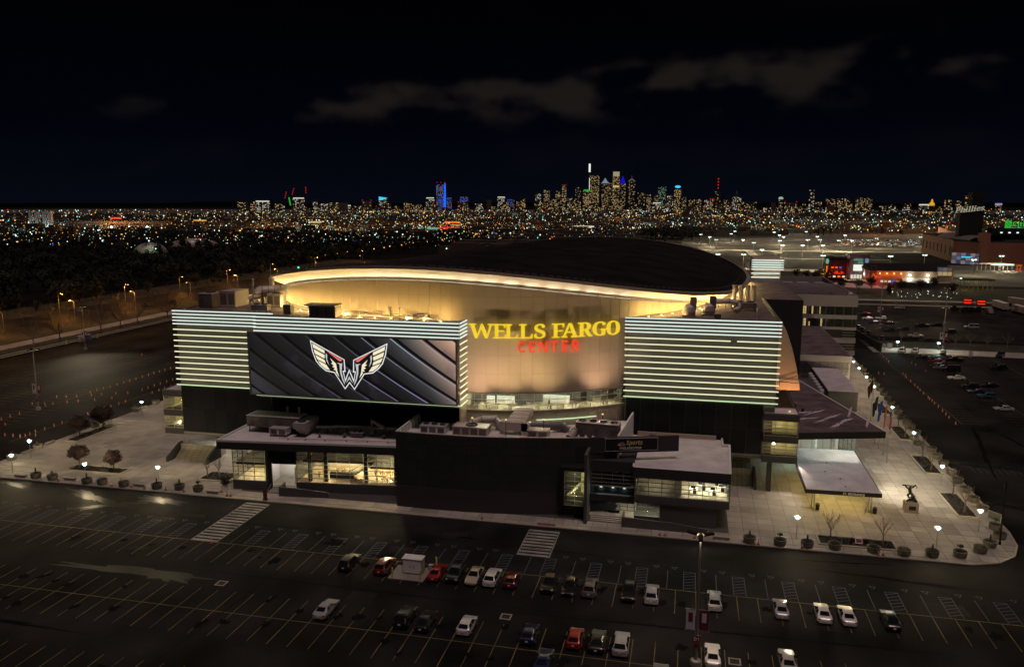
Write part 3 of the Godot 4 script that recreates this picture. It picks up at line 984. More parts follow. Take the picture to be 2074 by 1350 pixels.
	for x in [-36.5, -31.5, -26.5, -21.5, -16.0]:
		var zz: float = -138.6 - maxf(0, x + 33) * maxf(0, x + 33) * 0.021
		b = Mb.new(); b.box(Vector3(x, 18.08, zz), Vector3(1.4, 0.08, 0.5))
		wpart(root, "ceiling_lamp", b, M.ceiling_lamp)
		omni("concourse_light", Vector3(x, 17.7, zz) - root.position, Color(1.0, 0.97, 0.80), 20.0, 0.15, root)
	# green-white tube along the foot of the drum
	var foot := drum_line(2.55, 1.4).filter(func(p): return p.x > -38.2 and p.x < -15.5 and p.z > -165)
	for s in [[0, int(foot.size() * 0.42)], [int(foot.size() * 0.42) + 1, foot.size() - 1]]:
		var pts := []
		for k in range(s[0], s[1] + 1): pts.append(flat(foot[k], 13.3))
		b = Mb.new(); b.tube(pts, 0.11, 0.11, 6)
		wpart(root, "light_strip", b, M.strip_green)
	# warm wash along the foot of the drum on the wing roofs
	var hot := drum_line(0.7, 3.2)
	for k in hot.size():
		var p: Vector3 = hot[k]
		if (p.x > -41 and p.x < -9.5 and p.z > -165) or p.z < -222: continue
		var st := Mb.new()
		var q := oval(0, 0)
		st.box(Vector3.ZERO, Vector3(0.34, 0.16, 0.34))
		var f := part(root, "wash_lamp", st, M.strip_base)
		f.position = flat(p, 31.42) - root.position
		omni("wash_light", flat(p, 31.62) - root.position, Color(1.0, 0.84, 0.50), 16.0, 0.15, root)
	var glow := drum_line(2.35, 1.0)
	var pts := []
	for k in range(0, glow.size()):
		var p: Vector3 = glow[k]
		if p.x < -44 and p.z > -200 : pts.append(flat(p, 31.45))
	b = Mb.new(); b.tube(pts, 0.09, 0.09, 5)
	wpart(root, "light_strip", b, M.strip_base)
	# unseen flood lamps, placed over the lower roof to wash the sign wall
	for x in [-36.6, -30.6, -24.2, -14.6]:
		var zz := -130.2 - maxf(0, x + 33) * maxf(0, x + 33) * 0.022
		b = Mb.new(); b.box(Vector3.ZERO, Vector3(0.3, 0.18, 0.2))
		var f := part(root, "flood_lamp", b, M.strip_base)
		f.position = Vector3(x, 15.0, zz) - root.position
		spot("flood_light", Vector3(x, 15.2, zz) - root.position, Vector3(x, 28.5, zz - 5.6) - root.position, Color(1.0, 0.82, 0.68) if absf(x + 26) > 7 else Color(1.0, 0.86, 0.64), 150.0, 46.0, 0.12, root)
		b = Mb.new(); b.box(Vector3(x, 13.45, zz), Vector3(0.1, 2.9, 0.1))
		wpart(root, "flood_post", b, M.steel_dark)

	# ---- lettering
	var word := ["W", "E", "L", "L", "S", "F", "A", "R", "G", "O"]
	var wx := [-36.25, -33.05, -31.0, -28.6, -26.15, -23.24, -21.33, -18.72, -16.45, -14.12]
	var big := drum_line(3.0, 0.1)
	for k in word.size(): sign_letter(root, word[k], wx[k], big, true, 2.55, 28.3, M.sign_yellow)
	word = ["C", "E", "N", "T", "E", "R"]
	wx = [-29.27, -27.56, -25.58, -23.79, -22.13, -20.38]
	for k in word.size(): sign_letter(root, word[k], wx[k], big, false, 1.95, 25.8, M.sign_red)
	screen()
	# ---- entrance stairs under both overhangs
	for s in [[-102.6, -94.4, -137.0, 2.6, 11], [7.6, 12.4, -146.5, 2.6, 11]]:
		var st := thing("entrance_stairs", "broad outdoor stairs between dark side walls at the west end" if s[0] < 0 else "shaded outdoor stairs under the striped east wing", "stairs", Vector3(s[0], 0.12, s[2]))
		for i in s[4]:
			var step_ := Mb.new()
			step_.box(Vector3((s[1] - s[0]) / 2, 0.12 * (i + 1), -0.36 * i - 1.8), Vector3(s[1] - s[0], 0.24 * (i + 1), 0.35 + 3.2 * (1 if i == s[4] - 1 else 0)))
			part(st, "step", step_, M.concrete)
		var rails := Mb.new()
		for i in 6:
			var x: float = (s[1] - s[0]) * (i + 0.5) / 6
			rails.tube([Vector3(x, 0.0, 0.2), Vector3(x, 1.0, 0.0), Vector3(x, 3.5, -4.0), Vector3(x, 2.6, -4.0)], 0.03, 0.03, 4)
		part(st, "handrail", rails, M.steel_dark)
		for x in [-0.3, s[1] - s[0] + 0.3]:
			var wl := Mb.new()
			wl.t = Transform3D(Basis(Vector3(0, 0, -1), Vector3.UP, Vector3.RIGHT), Vector3(x, 0, 0))
			var wpoly := [Vector3(-0.6, 0, 0), Vector3(4.6, 0, 0), Vector3(4.6, 2.9, 0), Vector3(3.6, 2.8, 0), Vector3(-0.6, 0.9, 0)]
			for e in [-0.25, 0.25]:
				var off := Vector3(0, 0, e)
				for q in [[0, 1, 2], [0, 2, 3], [0, 3, 4]]:
					if e > 0: wl.tri(wpoly[q[0]] + off, wpoly[q[1]] + off, wpoly[q[2]] + off)
					else: wl.tri(wpoly[q[0]] + off, wpoly[q[2]] + off, wpoly[q[1]] + off)
			for j in 5:
				var a0: Vector3 = wpoly[j]
				var a1: Vector3 = wpoly[(j + 1) % 5]
				wl.quad(a0 + Vector3(0, 0, 0.25), a0 - Vector3(0, 0, 0.25), a1 - Vector3(0, 0, 0.25), a1 + Vector3(0, 0, 0.25))
			part(st, "side_wall", wl, M.dark_panel)
	b = Mb.new(); b.span(-94, -84, 2.6, 6.3, -151.9, -151.7)
	wpart(root, "entrance_doors", b, M.steel)
	omni("entrance_light", Vector3(-93.5, 5.6, -145) - root.position, Color(1.0, 0.95, 0.9), 40.0, 0.15, root)
	omni("entrance_light", Vector3(12.0, 5.6, -160) - root.position, Color(0.85, 1.0, 0.8), 30.0, 0.15, root)
	b = Mb.new(); b.span(-93.8, -93.2, 6.25, 6.4, -145.3, -144.7); b.span(11.7, 12.3, 6.2, 6.32, -157.6, -157.0)
	wpart(root, "ceiling_lamp", b, M.ceiling_lamp)
	b = Mb.new(); b.span(14.6, 15.4, 0.1, 6.4, -146.6, -145.7)
	wpart(root, "leg", b, M.dark_panel)
	# two lit stair boxes that hang below the wings
	for s in [[-103.3, -97.0, -137.0, -152.0], [13.5, 19.6, -144.6, -166.0]]:
		var bx := thing("stair_box", "hanging corner box with two lit window bands at the west wing" if s[0] < 0 else "hanging corner box with two lit window bands at the east wing", "stair tower", Vector3(s[0], 6.0, s[2]))
		var wd: float = s[1] - s[0]
		var dp: float = s[2] - s[3]
		b = Mb.new()
		b.span(0, wd, 0, 1.25, -dp, 0); b.span(0, wd, 3.75, 5.0, -dp, 0); b.span(0, wd, 7.75, 8.9, -dp, 0)
		b.span(0, wd, 1.25, 7.75, -dp, -3.5)
		part(bx, "wall", b, M.dark_panel)
		b = Mb.new(); b.span(0.15, wd - 0.15, 8.9, 8.98, -dp + 0.1, -0.15)
		part(bx, "roof", b, M.roof_white)
		b = Mb.new()
		for e in [0.1, wd - 0.1]: b.box(Vector3(e, 8.98, -dp / 2), Vector3(0.2, 0.28, dp))
		b.box(Vector3(wd / 2, 8.98, -0.08), Vector3(wd - 0.4, 0.28, 0.16))
		part(bx, "parapet", b, M.grey_panel)
		for yy in [1.25, 5.0]:
			var top: float = 3.75 if yy < 2 else 7.75
			curtain(bx, Vector3(0.15, 0, -0.1), Vector3.RIGHT, wd - 0.3, yy, top, 3, 4, M.mullion, M.glass)
			if s[0] < 0: curtain(bx, Vector3(0.05, 0, -3.4), Vector3(0, 0, 1), 3.2, yy, top, 2, 4, M.mullion, M.glass)
			b = Mb.new(); b.span(0.2 if s[0] < 0 else 1.6, wd - 0.2, yy + 0.05, top - 0.05, -1.1, -1.0)
			if s[0] > 0: part(bx, "roller_blind", b, M.blind)
			else:
				b = Mb.new()
				for j in 6: b.box(Vector3(0.8 + j * 0.9, yy + 0.2 + 0.36 * j, -2.0), Vector3(0.9, 0.14, 1.2))
				part(bx, "inner_stair", b, M.blind)
			for e in [0.22, 0.5, 0.78]: omni("stair_light", Vector3(wd * e, (yy + top) / 2 + 0.5, -0.35 if s[0] > 0 else -1.2), Color(1.0, 0.93, 0.56), 0.28 if s[0] > 0 else 1.6, 0.1, bx)
			b = Mb.new(); b.box(Vector3(wd * 0.5, top - 0.06, -0.7), Vector3(1.0, 0.05, 0.2))
			part(bx, "ceiling_lamp", b, M.ceiling_lamp)
		b = Mb.new(); b.span(0.02, wd - 0.02, 1.3, 7.7, -3.48, -3.4)
		part(bx, "inner_wall", b, M.interior_wall)
	# someone walking behind the window band
	var man := Mb.new()
	body(man, [[Vector3(0, 0.92, 0), Vector3(0, 1.40, 0), 0.15, 0.18], [Vector3(0, 1.48, 0), Vector3(0, 1.55, 0), 0.06, 0.06], [Vector3(0.02, 1.66, 0), Vector3(0.03, 1.72, 0), 0.10, 0.095], [Vector3(-0.06, 0.92, 0.05), Vector3(-0.24, 0.48, 0.05), 0.09, 0.065], [Vector3(-0.24, 0.48, 0.05), Vector3(-0.34, 0.08, 0.05), 0.06, 0.045], [Vector3(-0.34, 0.05, 0.05), Vector3(-0.20, 0.04, 0.05), 0.045, 0.04], [Vector3(0.06, 0.92, -0.05), Vector3(0.2, 0.5, -0.05), 0.09, 0.065], [Vector3(0.2, 0.5, -0.05), Vector3(0.26, 0.08, -0.05), 0.06, 0.045], [Vector3(0.26, 0.05, -0.05), Vector3(0.4, 0.05, -0.05), 0.045, 0.04], [Vector3(0, 1.40, 0.19), Vector3(0.12, 1.12, 0.22), 0.06, 0.045], [Vector3(0.12, 1.12, 0.22), Vector3(0.3, 0.95, 0.2), 0.045, 0.035], [Vector3(0, 1.40, -0.19), Vector3(-0.12, 1.12, -0.22), 0.06, 0.045], [Vector3(-0.12, 1.12, -0.22), Vector3(-0.02, 0.88, -0.2), 0.045, 0.035]], 0.035, 0.05)
	solo("person", man, M.interior_dark, "person in dark clothes walking past behind the curved window band", "person", Vector3(-24.6, 14.95, -139.6), 0.4)

func sign_letter(root: Node3D, text: String, x: float, line: Array, serif: bool, h: float, y: float, m: Material):
	var best := 0
	for k in line.size():
		if line[k].z > -165 and absf(line[k].x - x) < absf(line[best].x - x): best = k
	var p: Vector3 = line[best]
	var q: Vector3 = line[best + 1]
	var d := Vector3(q.x - p.x, 0, q.z - p.z).normalized()
	var out := d.cross(Vector3.UP)
	if out.z < 0: out = -out
	var o := part(root, "sign_letter", letter(text, serif, h, 0.3), m)
	var wide := 1.16 if serif else 1.0
	o.transform = Transform3D(Basis(d * wide, Vector3.UP, out), Vector3(p.x, y + h / 2, p.z) + out * 0.65 - root.position)
	var r := Mb.new()
	for e in [-0.4, 0.4]: r.box(Vector3(e * h * 0.5, 0, -0.4), Vector3(0.06, 0.06, 0.55))
	part(o, "standoff", r, M.steel_dark)

# smooth union of tapered capsules, meshed as surface nets
func body(into: Mb, bones: Array, cell: float, blend: float):
	var lo := Vector3.ONE * 1e9
	var hi := -lo
	for b in bones:
		for k in 2:
			var r: Vector3 = Vector3.ONE * (b[2 + k] + blend + cell)
			lo = lo.min(b[k] - r); hi = hi.max(b[k] + r)
	var n := Vector3i(((hi - lo) / cell).ceil()) + Vector3i.ONE
	var f := PackedFloat32Array()
	f.resize(n.x * n.y * n.z)
	f.fill(1.0)
	for b in bones:
		var a: Vector3 = b[0]
		var d: Vector3 = b[1] - a
		var ll := maxf(d.length_squared(), 1e-6)
		var pad := maxf(b[2], b[3]) + blend + cell * 2
		var i0 := Vector3i(((a.min(b[1]) - Vector3.ONE * pad - lo) / cell).floor()).clamp(Vector3i.ZERO, n - Vector3i.ONE)
		var i1 := Vector3i(((a.max(b[1]) + Vector3.ONE * pad - lo) / cell).ceil()).clamp(Vector3i.ZERO, n - Vector3i.ONE)
		for z in range(i0.z, i1.z + 1):
			for y in range(i0.y, i1.y + 1):
				for x in range(i0.x, i1.x + 1):
					var p := lo + Vector3(x, y, z) * cell
					var t := clampf((p - a).dot(d) / ll, 0, 1)
					var s: float = (p - a - d * t).length() - lerpf(b[2], b[3], t)
					var at := x + n.x * (y + n.y * z)
					var o := f[at]
					var h := maxf(blend - absf(o - s), 0.0) / blend
					f[at] = minf(o, s) - h * h * blend * 0.25
	var vert := {}
	var step := [Vector3i(1, 0, 0), Vector3i(0, 1, 0), Vector3i(0, 0, 1)]
	for z in n.z - 1:
		for y in n.y - 1:
			for x in n.x - 1:
				var sum := Vector3.ZERO
				var hits := 0
				for e in 12:
					var ax := e / 4
					var o := Vector3i.ZERO
					o[(ax + 1) % 3] = e & 1
					o[(ax + 2) % 3] = (e >> 1) & 1
					var p0 := Vector3i(x, y, z) + o
					var p1: Vector3i = p0 + step[ax]
					var a := f[p0.x + n.x * (p0.y + n.y * p0.z)]
					var b := f[p1.x + n.x * (p1.y + n.y * p1.z)]
					if (a < 0.0) != (b < 0.0):
						sum += Vector3(p0) + Vector3(step[ax]) * (a / (a - b))
						hits += 1
				if hits: vert[Vector3i(x, y, z)] = [lo + sum / hits * cell, body_slope(f, n, Vector3i(x, y, z))]
	for c in vert:
		for ax in 3:
			var p0: Vector3i = c
			var p1: Vector3i = c + step[ax]
			var a := f[p0.x + n.x * (p0.y + n.y * p0.z)]
			if p1.x >= n.x or p1.y >= n.y or p1.z >= n.z: continue
			var b := f[p1.x + n.x * (p1.y + n.y * p1.z)]
			if (a < 0.0) == (b < 0.0): continue
			var u: Vector3i = step[(ax + 1) % 3]
			var w: Vector3i = step[(ax + 2) % 3]
			var q := [vert.get(c - u - w), vert.get(c - w), vert.get(c), vert.get(c - u)]
			if q.has(null): continue
			if a > 0.0: q.reverse()
			into.squad(q[0][0], q[1][0], q[2][0], q[3][0], q[0][1], q[1][1], q[2][1], q[3][1])

func body_slope(f: PackedFloat32Array, n: Vector3i, p: Vector3i) -> Vector3:
	var u := (p + Vector3i.ONE).min(n - Vector3i.ONE)
	var w := (p - Vector3i.ONE).max(Vector3i.ZERO)
	var r := n.x
	var s := n.x * n.y
	return Vector3(f[u.x + r * p.y + s * p.z] - f[w.x + r * p.y + s * p.z], f[p.x + r * u.y + s * p.z] - f[p.x + r * w.y + s * p.z], f[p.x + r * p.y + s * u.z] - f[p.x + r * p.y + s * w.z]).normalized()

# ---- the video screen with its winged W emblem
func screen():
	var s := thing("video_screen", "huge video screen showing a winged W emblem on dark metallic bands", "screen", Vector3(-59.4, 17.0, -130.9))
	var b := Mb.new(); b.span(-20.1, 20.0, 0, 11.6, 0.0, 0.35)
	part(s, "cabinet", b, M.steel_dark)
	b = Mb.new()
	b.span(-20.2, 20.1, 11.5, 11.75, 0.0, 0.62); b.span(-20.2, 20.1, -0.12, 0.1, 0.0, 0.62); b.span(-20.2, -19.9, 0.1, 11.5, 0.0, 0.62); b.span(19.85, 20.1, 0.1, 11.5, 0.0, 0.62)
	part(s, "bezel", b, M.duct_dark)
	var w := 800
	var h := 228
	var im := Image.create(w, h, false, Image.FORMAT_RGB8)
	var f := FastNoiseLite.new()
	f.seed = 5
	f.frequency = 0.006
	# bands sweep down to the right: position along each is v, across is d
	for y in h:
		for x in w:
			var px := x / float(w)
			var py := y / float(h)
			var curve := px * 3.5 - py * 1.25 - 0.25 * py * py - 0.12 * px * px
			var d := curve * 2.15 + 0.65
			var k := floorf(d)
			var fr := d - k
			var warm := clampf((px - 0.70) * 3.4 - py * 0.6, 0, 1)
			var base := Color(0.118, 0.115, 0.120).lerp(Color(0.44, 0.45, 0.46), clampf((px - 0.55) * 2.3 - py * 0.55, 0, 0.7))
			base = base.lerp(Color(0.82, 0.62, 0.50), clampf(warm - 0.12, 0, 0.85))
			base = base.lerp(Color(0.30, 0.29, 0.32), clampf(0.9 - px * 5.0 - (1.0 - py) * 1.3, 0, 0.6))
			base = base.lerp(Color(0.32, 0.28, 0.38), clampf(f.get_noise_2d(x, y) * 1.1 - 0.3, 0, 0.2))
			base *= 0.82 + 0.36 * fr
			if fr > 0.78: base = base.lerp(Color(0.045, 0.043, 0.043), clampf((fr - 0.78) * 9.0, 0, 1))
			var edge := exp(-pow((fr - 0.76) / 0.022, 2.0)) * clampf(px * 1.9 - 0.35, 0.08, 1.0) * (0.4 + 0.6 * absf(sin(k * 2.1 + py * 1.5)))
			base = base.lerp(Color(0.72, 0.84, 0.92).lerp(Color(0.70, 0.62, 0.88), py), edge * (1.0 - warm * 0.6))
			im.set_pixel(x, y, base)
	var m := StandardMaterial3D.new()
	m.resource_name = "screen_picture"
	m.albedo_color = Color(0.02, 0.02, 0.02)
	m.emission_enabled = true
	m.emission_texture = ImageTexture.create_from_image(im)
	m.emission_operator = BaseMaterial3D.EMISSION_OP_MULTIPLY
	m.emission = Color.WHITE
	m.emission_energy_multiplier = 1.0
	m.roughness = 0.5
	b = Mb.new()
	b.uvquad(Vector3(-19.9, 0.1, 0.42), Vector3(19.85, 0.1, 0.42), Vector3(19.85, 11.5, 0.42), Vector3(-19.9, 11.5, 0.42))
	var disp := part(s, "display", b, m)
	# emblem in its own units: x right, y up, 100 units wide, mirrored about x = 0
	emi("emblem_white", Color(0.92, 0.92, 0.92), 1.0)
	emi("emblem_black", Color(0.055, 0.055, 0.06), 1.0)
	emi("emblem_cream", Color(0.957, 0.918, 0.78), 1.0)
	emi("emblem_grey", Color(0.56, 0.56, 0.57), 1.0)
	emi("emblem_silver", Color(0.77, 0.78, 0.79), 1.0)
	emi("emblem_red", Color(0.93, 0.42, 0.38), 1.0)
	# half outlines, listed from the axis round the outside and back
	var half := [[0.0, 27.6], [5.6, 13.6], [7.4, 23.6], [4.9, 23.9], [5.7, 40.6], [50.6, 65.2], [48.4, 50.0], [44.0, 37.0], [38.6, 30.0], [31.0, 23.6], [19.8, 21.6], [6.2, -0.4], [0.0, 8.4]]
	var inset := [[0.0, 24.4], [5.6, 9.8], [8.7, 25.2], [6.4, 25.3], [6.8, 40.0], [49.2, 62.8], [47.2, 50.0], [42.9, 37.6], [37.8, 31.2], [30.6, 25.0], [19.2, 22.9], [6.2, 1.6], [0.0, 10.6]]
	emblem_layer(s, "emblem_rim", [half], M.emblem_white, 0.44)
	emblem_layer(s, "emblem_ground", [inset], M.emblem_black, 0.455)
	emblem_layer(s, "emblem_feather", [[[47.6, 60.8], [31.8, 52.0], [31.6, 47.6], [46.6, 55.2]], [[46.2, 53.2], [31.6, 45.6], [32.2, 40.8], [44.6, 47.0]], [[44.2, 45.2], [32.0, 38.8], [30.6, 34.2], [41.6, 39.2]], [[41.0, 37.6], [30.0, 32.4], [25.4, 25.4], [30.4, 26.2], [37.0, 31.6]], [[24.6, 41.8], [17.0, 34.4], [15.6, 24.0], [13.2, 16.4], [17.6, 22.4], [17.4, 25.2], [20.6, 26.0], [18.6, 28.2], [22.2, 30.2], [19.8, 31.6], [23.6, 34.8], [21.4, 35.6]]], M.emblem_cream, 0.47)
	emblem_layer(s, "emblem_frame", [[[30.6, 51.6], [8.8, 39.0], [8.4, 36.6], [13.8, 32.0], [13.0, 22.0], [10.6, 12.6], [6.0, 3.6], [0.0, 12.4], [0.0, 18.6], [5.6, 6.4], [10.6, 14.8], [12.4, 26.6], [10.2, 26.6], [9.4, 33.0], [26.4, 46.6], [27.4, 40.0], [24.2, 30.4], [20.6, 25.6], [26.6, 29.8], [30.0, 37.0], [31.0, 44.0]], [[8.4, 36.6], [12.4, 33.0], [12.0, 22.0], [9.6, 13.0], [6.0, 5.4], [7.6, 13.0], [9.6, 22.0], [10.2, 26.6]]], M.emblem_grey, 0.485)
	emblem_layer(s, "emblem_shine", [[[15.6, 36.0], [12.2, 33.4], [12.0, 24.0], [9.4, 13.4], [6.2, 6.2], [6.2, 9.6], [8.6, 15.0], [10.0, 24.4], [8.8, 34.6]], [[0.0, 18.4], [4.6, 8.2], [0.0, 14.4]], [[29.8, 48.4], [28.2, 46.0], [28.6, 40.0], [26.0, 31.6], [29.2, 37.4], [30.4, 43.4]]], M.emblem_silver, 0.50)
	emblem_layer(s, "emblem_brow", [[[28.6, 51.2], [9.0, 40.4], [9.4, 38.4], [12.6, 38.2]]], M.emblem_red, 0.515)

func emblem_layer(s: Node3D, called: String, shapes: Array, m: Material, z: float):
	for side in [-1.0, 1.0]:
		for sh in shapes:
			var poly := PackedVector2Array()
			for q in sh: poly.append(Vector2(q[0] * side, q[1]))
			var b := Mb.new()
			# units to metres; the emblem's foot is 1.8 m above the frame's lower edge
			b.t = Transform3D(Basis(Vector3.RIGHT * 0.1475, Vector3(0, 0, 0.1), Vector3.UP * 0.1345), Vector3(-0.2, 1.85, z))
			b.cap(poly, 0.0, false)
			part(s, called, b, m)

func left_pavilion():
	var root := thing("glass_pavilion", "low glass-fronted pavilion with white roof left of the curved dark wall", "pavilion", Vector3(-83.3, 0, -124.3), deg_to_rad(6.37))
	var b := Mb.new()
	b.prism([Vector2(0, 0), Vector2(35, 0), Vector2(35, -11.5), Vector2(1.1, -11.0)], 7.95, 9.3)
	part(root, "fascia", b, M.dark_panel)
	b = Mb.new()
	b.prism([Vector2(0.3, -0.3), Vector2(34.9, -0.3), Vector2(34.9, -11.4), Vector2(1.3, -10.8)], 9.3, 9.42)
	part(root, "roof", b, M.roof_white)
	b = Mb.new()
	b.span(-0.05, 35, 9.3, 9.68, -0.28, 0.03)
	b.prism([Vector2(-0.05, -0.28), Vector2(0.28, -0.28), Vector2(1.35, -11.0), Vector2(1.02, -11.0)], 9.3, 9.68)
	part(root, "coping", b, M.white_paint)
	# solid base and end walls
	b = Mb.new()
	b.span(2.4, 8.7, 0.1, 1.9, -1.1, -0.75); b.span(14.5, 35, 0.1, 1.9, -1.1, -0.75); b.span(2.4, 2.7, 0.1, 1.9, -10.5, -1.1)
	part(root, "base_wall", b, M.grey_panel)
	b = Mb.new()
	b.span(9.4, 14.4, 4.7, 7.95, -2.6, -2.3); b.span(8.5, 9.0, 1.9, 7.95, -10, -1.4); b.span(34.6, 35, 0.1, 7.95, -11, -0.9)
	part(root, "dark_wall", b, M.dark_panel)
	b = Mb.new(); b.lathe([Vector2(0.42, 0.1), Vector2(0.42, 7.95)], 16, Vector3(9.5, 0, -0.9))
	part(root, "column", b, M.dark_metal)
	b = Mb.new(); b.span(9.0, 14.4, 0.9, 4.7, -6.2, -6.0); b.span(14.2, 14.4, 0.9, 4.7, -6.0, -1.0); b.span(9.0, 9.2, 0.9, 4.7, -6, -2.6)
	part(root, "porch_wall", b, M.white_paint)
	b = Mb.new(); b.span(9.0, 14.4, 0.1, 0.9, -6, -1.6)
	part(root, "porch_floor", b, M.concrete)
	for i in 4:
		b = Mb.new(); b.span(9.6, 14.4, 0.1, 0.28 + 0.17 * i, -1.6, 0.2 - 0.4 * i)
		part(root, "step", b, M.concrete)
	b = Mb.new(); b.span(9.2, 14.2, 4.6, 4.7, -6, -2.6)
	part(root, "porch_ceiling", b, M.white_paint)
	b = Mb.new(); b.span(11.4, 12.4, 4.54, 4.6, -4.4, -3.8)
	part(root, "ceiling_lamp", b, M.ceiling_lamp)
	omni("porch_light", Vector3(11.9, 4.3, -4.1), Color(1, 0.96, 0.9), 5.0, 0.15, root)
	b = Mb.new()
	for x in [9.8, 11.8, 14.0]: b.tube([Vector3(x, 0.1, 0.7), Vector3(x, 1.0, 0.7), Vector3(x, 1.7, -1.2), Vector3(x, 0.9, -1.2)], 0.035, 0.035, 5)
	part(root, "handrail", b, M.steel)
	# ramp parapet in front
	b = Mb.new()
	b.t = Transform3D(Basis(Vector3.RIGHT, Vector3(0, 0, 1), Vector3.UP), Vector3.ZERO)
	b.prism([Vector2(12.2, 0.1), Vector2(21.4, 0.1), Vector2(21.4, 1.15), Vector2(14.8, 1.75), Vector2(12.2, 1.8)], 1.6, 1.9)
	part(root, "ramp_wall", b, M.grey_panel)
	b = Mb.new(); b.span(12.2, 12.5, 0.1, 1.9, -0.7, 1.6)
	part(root, "ramp_wall", b, M.grey_panel)
	# glass
	curtain(root, Vector3(2.5, 0, -0.9), Vector3.RIGHT, 6.1, 1.9, 7.95, 3, 7, M.mullion, M.glass)
	curtain(root, Vector3(2.5, 0, -6.9), Vector3(0, 0, 1), 6.0, 1.9, 7.95, 3, 7, M.mullion, M.glass)
	curtain(root, Vector3(14.6, 0, -0.9), Vector3.RIGHT, 20.0, 1.9, 7.95, 8, 7, M.mullion, M.glass)
	# inside: ground floor, gallery floor, back wall, stair, furniture
	b = Mb.new(); b.span(2.8, 8.4, 1.7, 1.88, -10, -1.1); b.span(14.6, 34.5, 1.7, 1.88, -10, -1.1)
	part(root, "inner_floor", b, M.interior_floor)
	b = Mb.new(); b.span(14.6, 28.2, 4.7, 5.05, -10, -4.0); b.span(28.2, 34.5, 4.7, 5.05, -10, -1.6); b.span(2.8, 8.4, 4.7, 5.05, -10, -1.6)
	part(root, "gallery_floor", b, M.interior_dark)
	b = Mb.new(); b.span(2.8, 34.6, 1.9, 7.95, -10.3, -10.05)
	part(root, "inner_wall", b, M.interior_wall)
	b = Mb.new(); b.span(2.8, 8.5, 7.75, 7.94, -10, -1.2); b.span(14.5, 34.5, 7.75, 7.94, -10, -1.2); b.span(14.45, 14.6, 1.9, 7.9, -10, -1.2)
	part(root, "inner_ceiling", b, M.interior_dark)
	for x in [16.8, 19.8, 27.3, 32.9]:
		b = Mb.new(); b.span(x - 0.3, x + 0.3, 1.9, 7.75, -2.2, -1.6)
		part(root, "inner_column", b, M.interior_dark)
	b = Mb.new()
	for i in 12: b.box(Vector3(23.6 + 0.4 * i, 2.1 + 0.25 * i, -4.6), Vector3(0.42, 0.2, 1.6))
	b.tube([Vector3(23.3, 3.1, -3.8), Vector3(28.2, 6.1, -3.8)], 0.05, 0.05, 4)
	b.span(19.8, 24.4, 1.9, 3.0, -4.4, -3.6)
	part(root, "inner_stair", b, M.interior_dark)
	for t in [[18.2, -4.6], [21.0, -6.8], [25.8, -2.6], [28.4, -6.5], [29.6, -3.2], [30.6, -5.2], [31.6, -3.0], [33.2, -5.6]]:
		var tb := Mb.new()
		tb.box(Vector3(t[0], 2.85, t[1]), Vector3(1.7, 0.08, 0.9))
		for e in [-0.7, 0.7]: tb.box(Vector3(t[0] + e, 2.35, t[1]), Vector3(0.08, 0.95, 0.6))
		part(root, "inner_table", tb, M.wood)
		for e in [-0.5, 0.5]:
			var st := Mb.new()
			st.box(Vector3(t[0] + e, 2.55, t[1] + 0.75), Vector3(0.4, 0.06, 0.4)); st.box(Vector3(t[0] + e, 2.2, t[1] + 0.75), Vector3(0.08, 0.65, 0.08))
			part(root, "inner_stool", st, M.interior_dark)
	b = Mb.new()
	for x in [29.2, 30.2, 31.2, 32.2, 33.4]: b.box(Vector3(x, 6.1, -1.9), Vector3(0.05, 2.1, 0.05))
	b.box(Vector3(31.2, 6.1, -1.9), Vector3(5.6, 0.06, 0.06))
	part(root, "inner_rail", b, M.steel)
	for l in [[5.4, 4.5, -4, 3.0], [5.4, 7.4, -5, 1.0], [18.5, 4.5, -6, 5.0], [25, 4.5, -7, 5.0], [31, 4.5, -5.0, 5.0], [31.2, 7.5, -5.0, 5.0], [20.5, 7.5, -7, 0.7]]:
		omni("room_light", Vector3(l[0], l[1] - 0.15, l[2]), Color(1.0, 0.90, 0.66), l[3] * 11.0, 0.15, root)
		b = Mb.new(); b.box(Vector3(l[0], l[1] + 0.04, l[2]), Vector3(1.2, 0.08, 0.3))
		part(root, "ceiling_lamp", b, M.ceiling_lamp)

const FRONT := [Vector2(-48.6, -124.3), Vector2(-43, -124.1), Vector2(-36, -124.2), Vector2(-31.5, -124.6), Vector2(-28.9, -125.0), Vector2(-23.8, -126.0), Vector2(-20.3, -126.7), Vector2(-15.9, -127.7)]

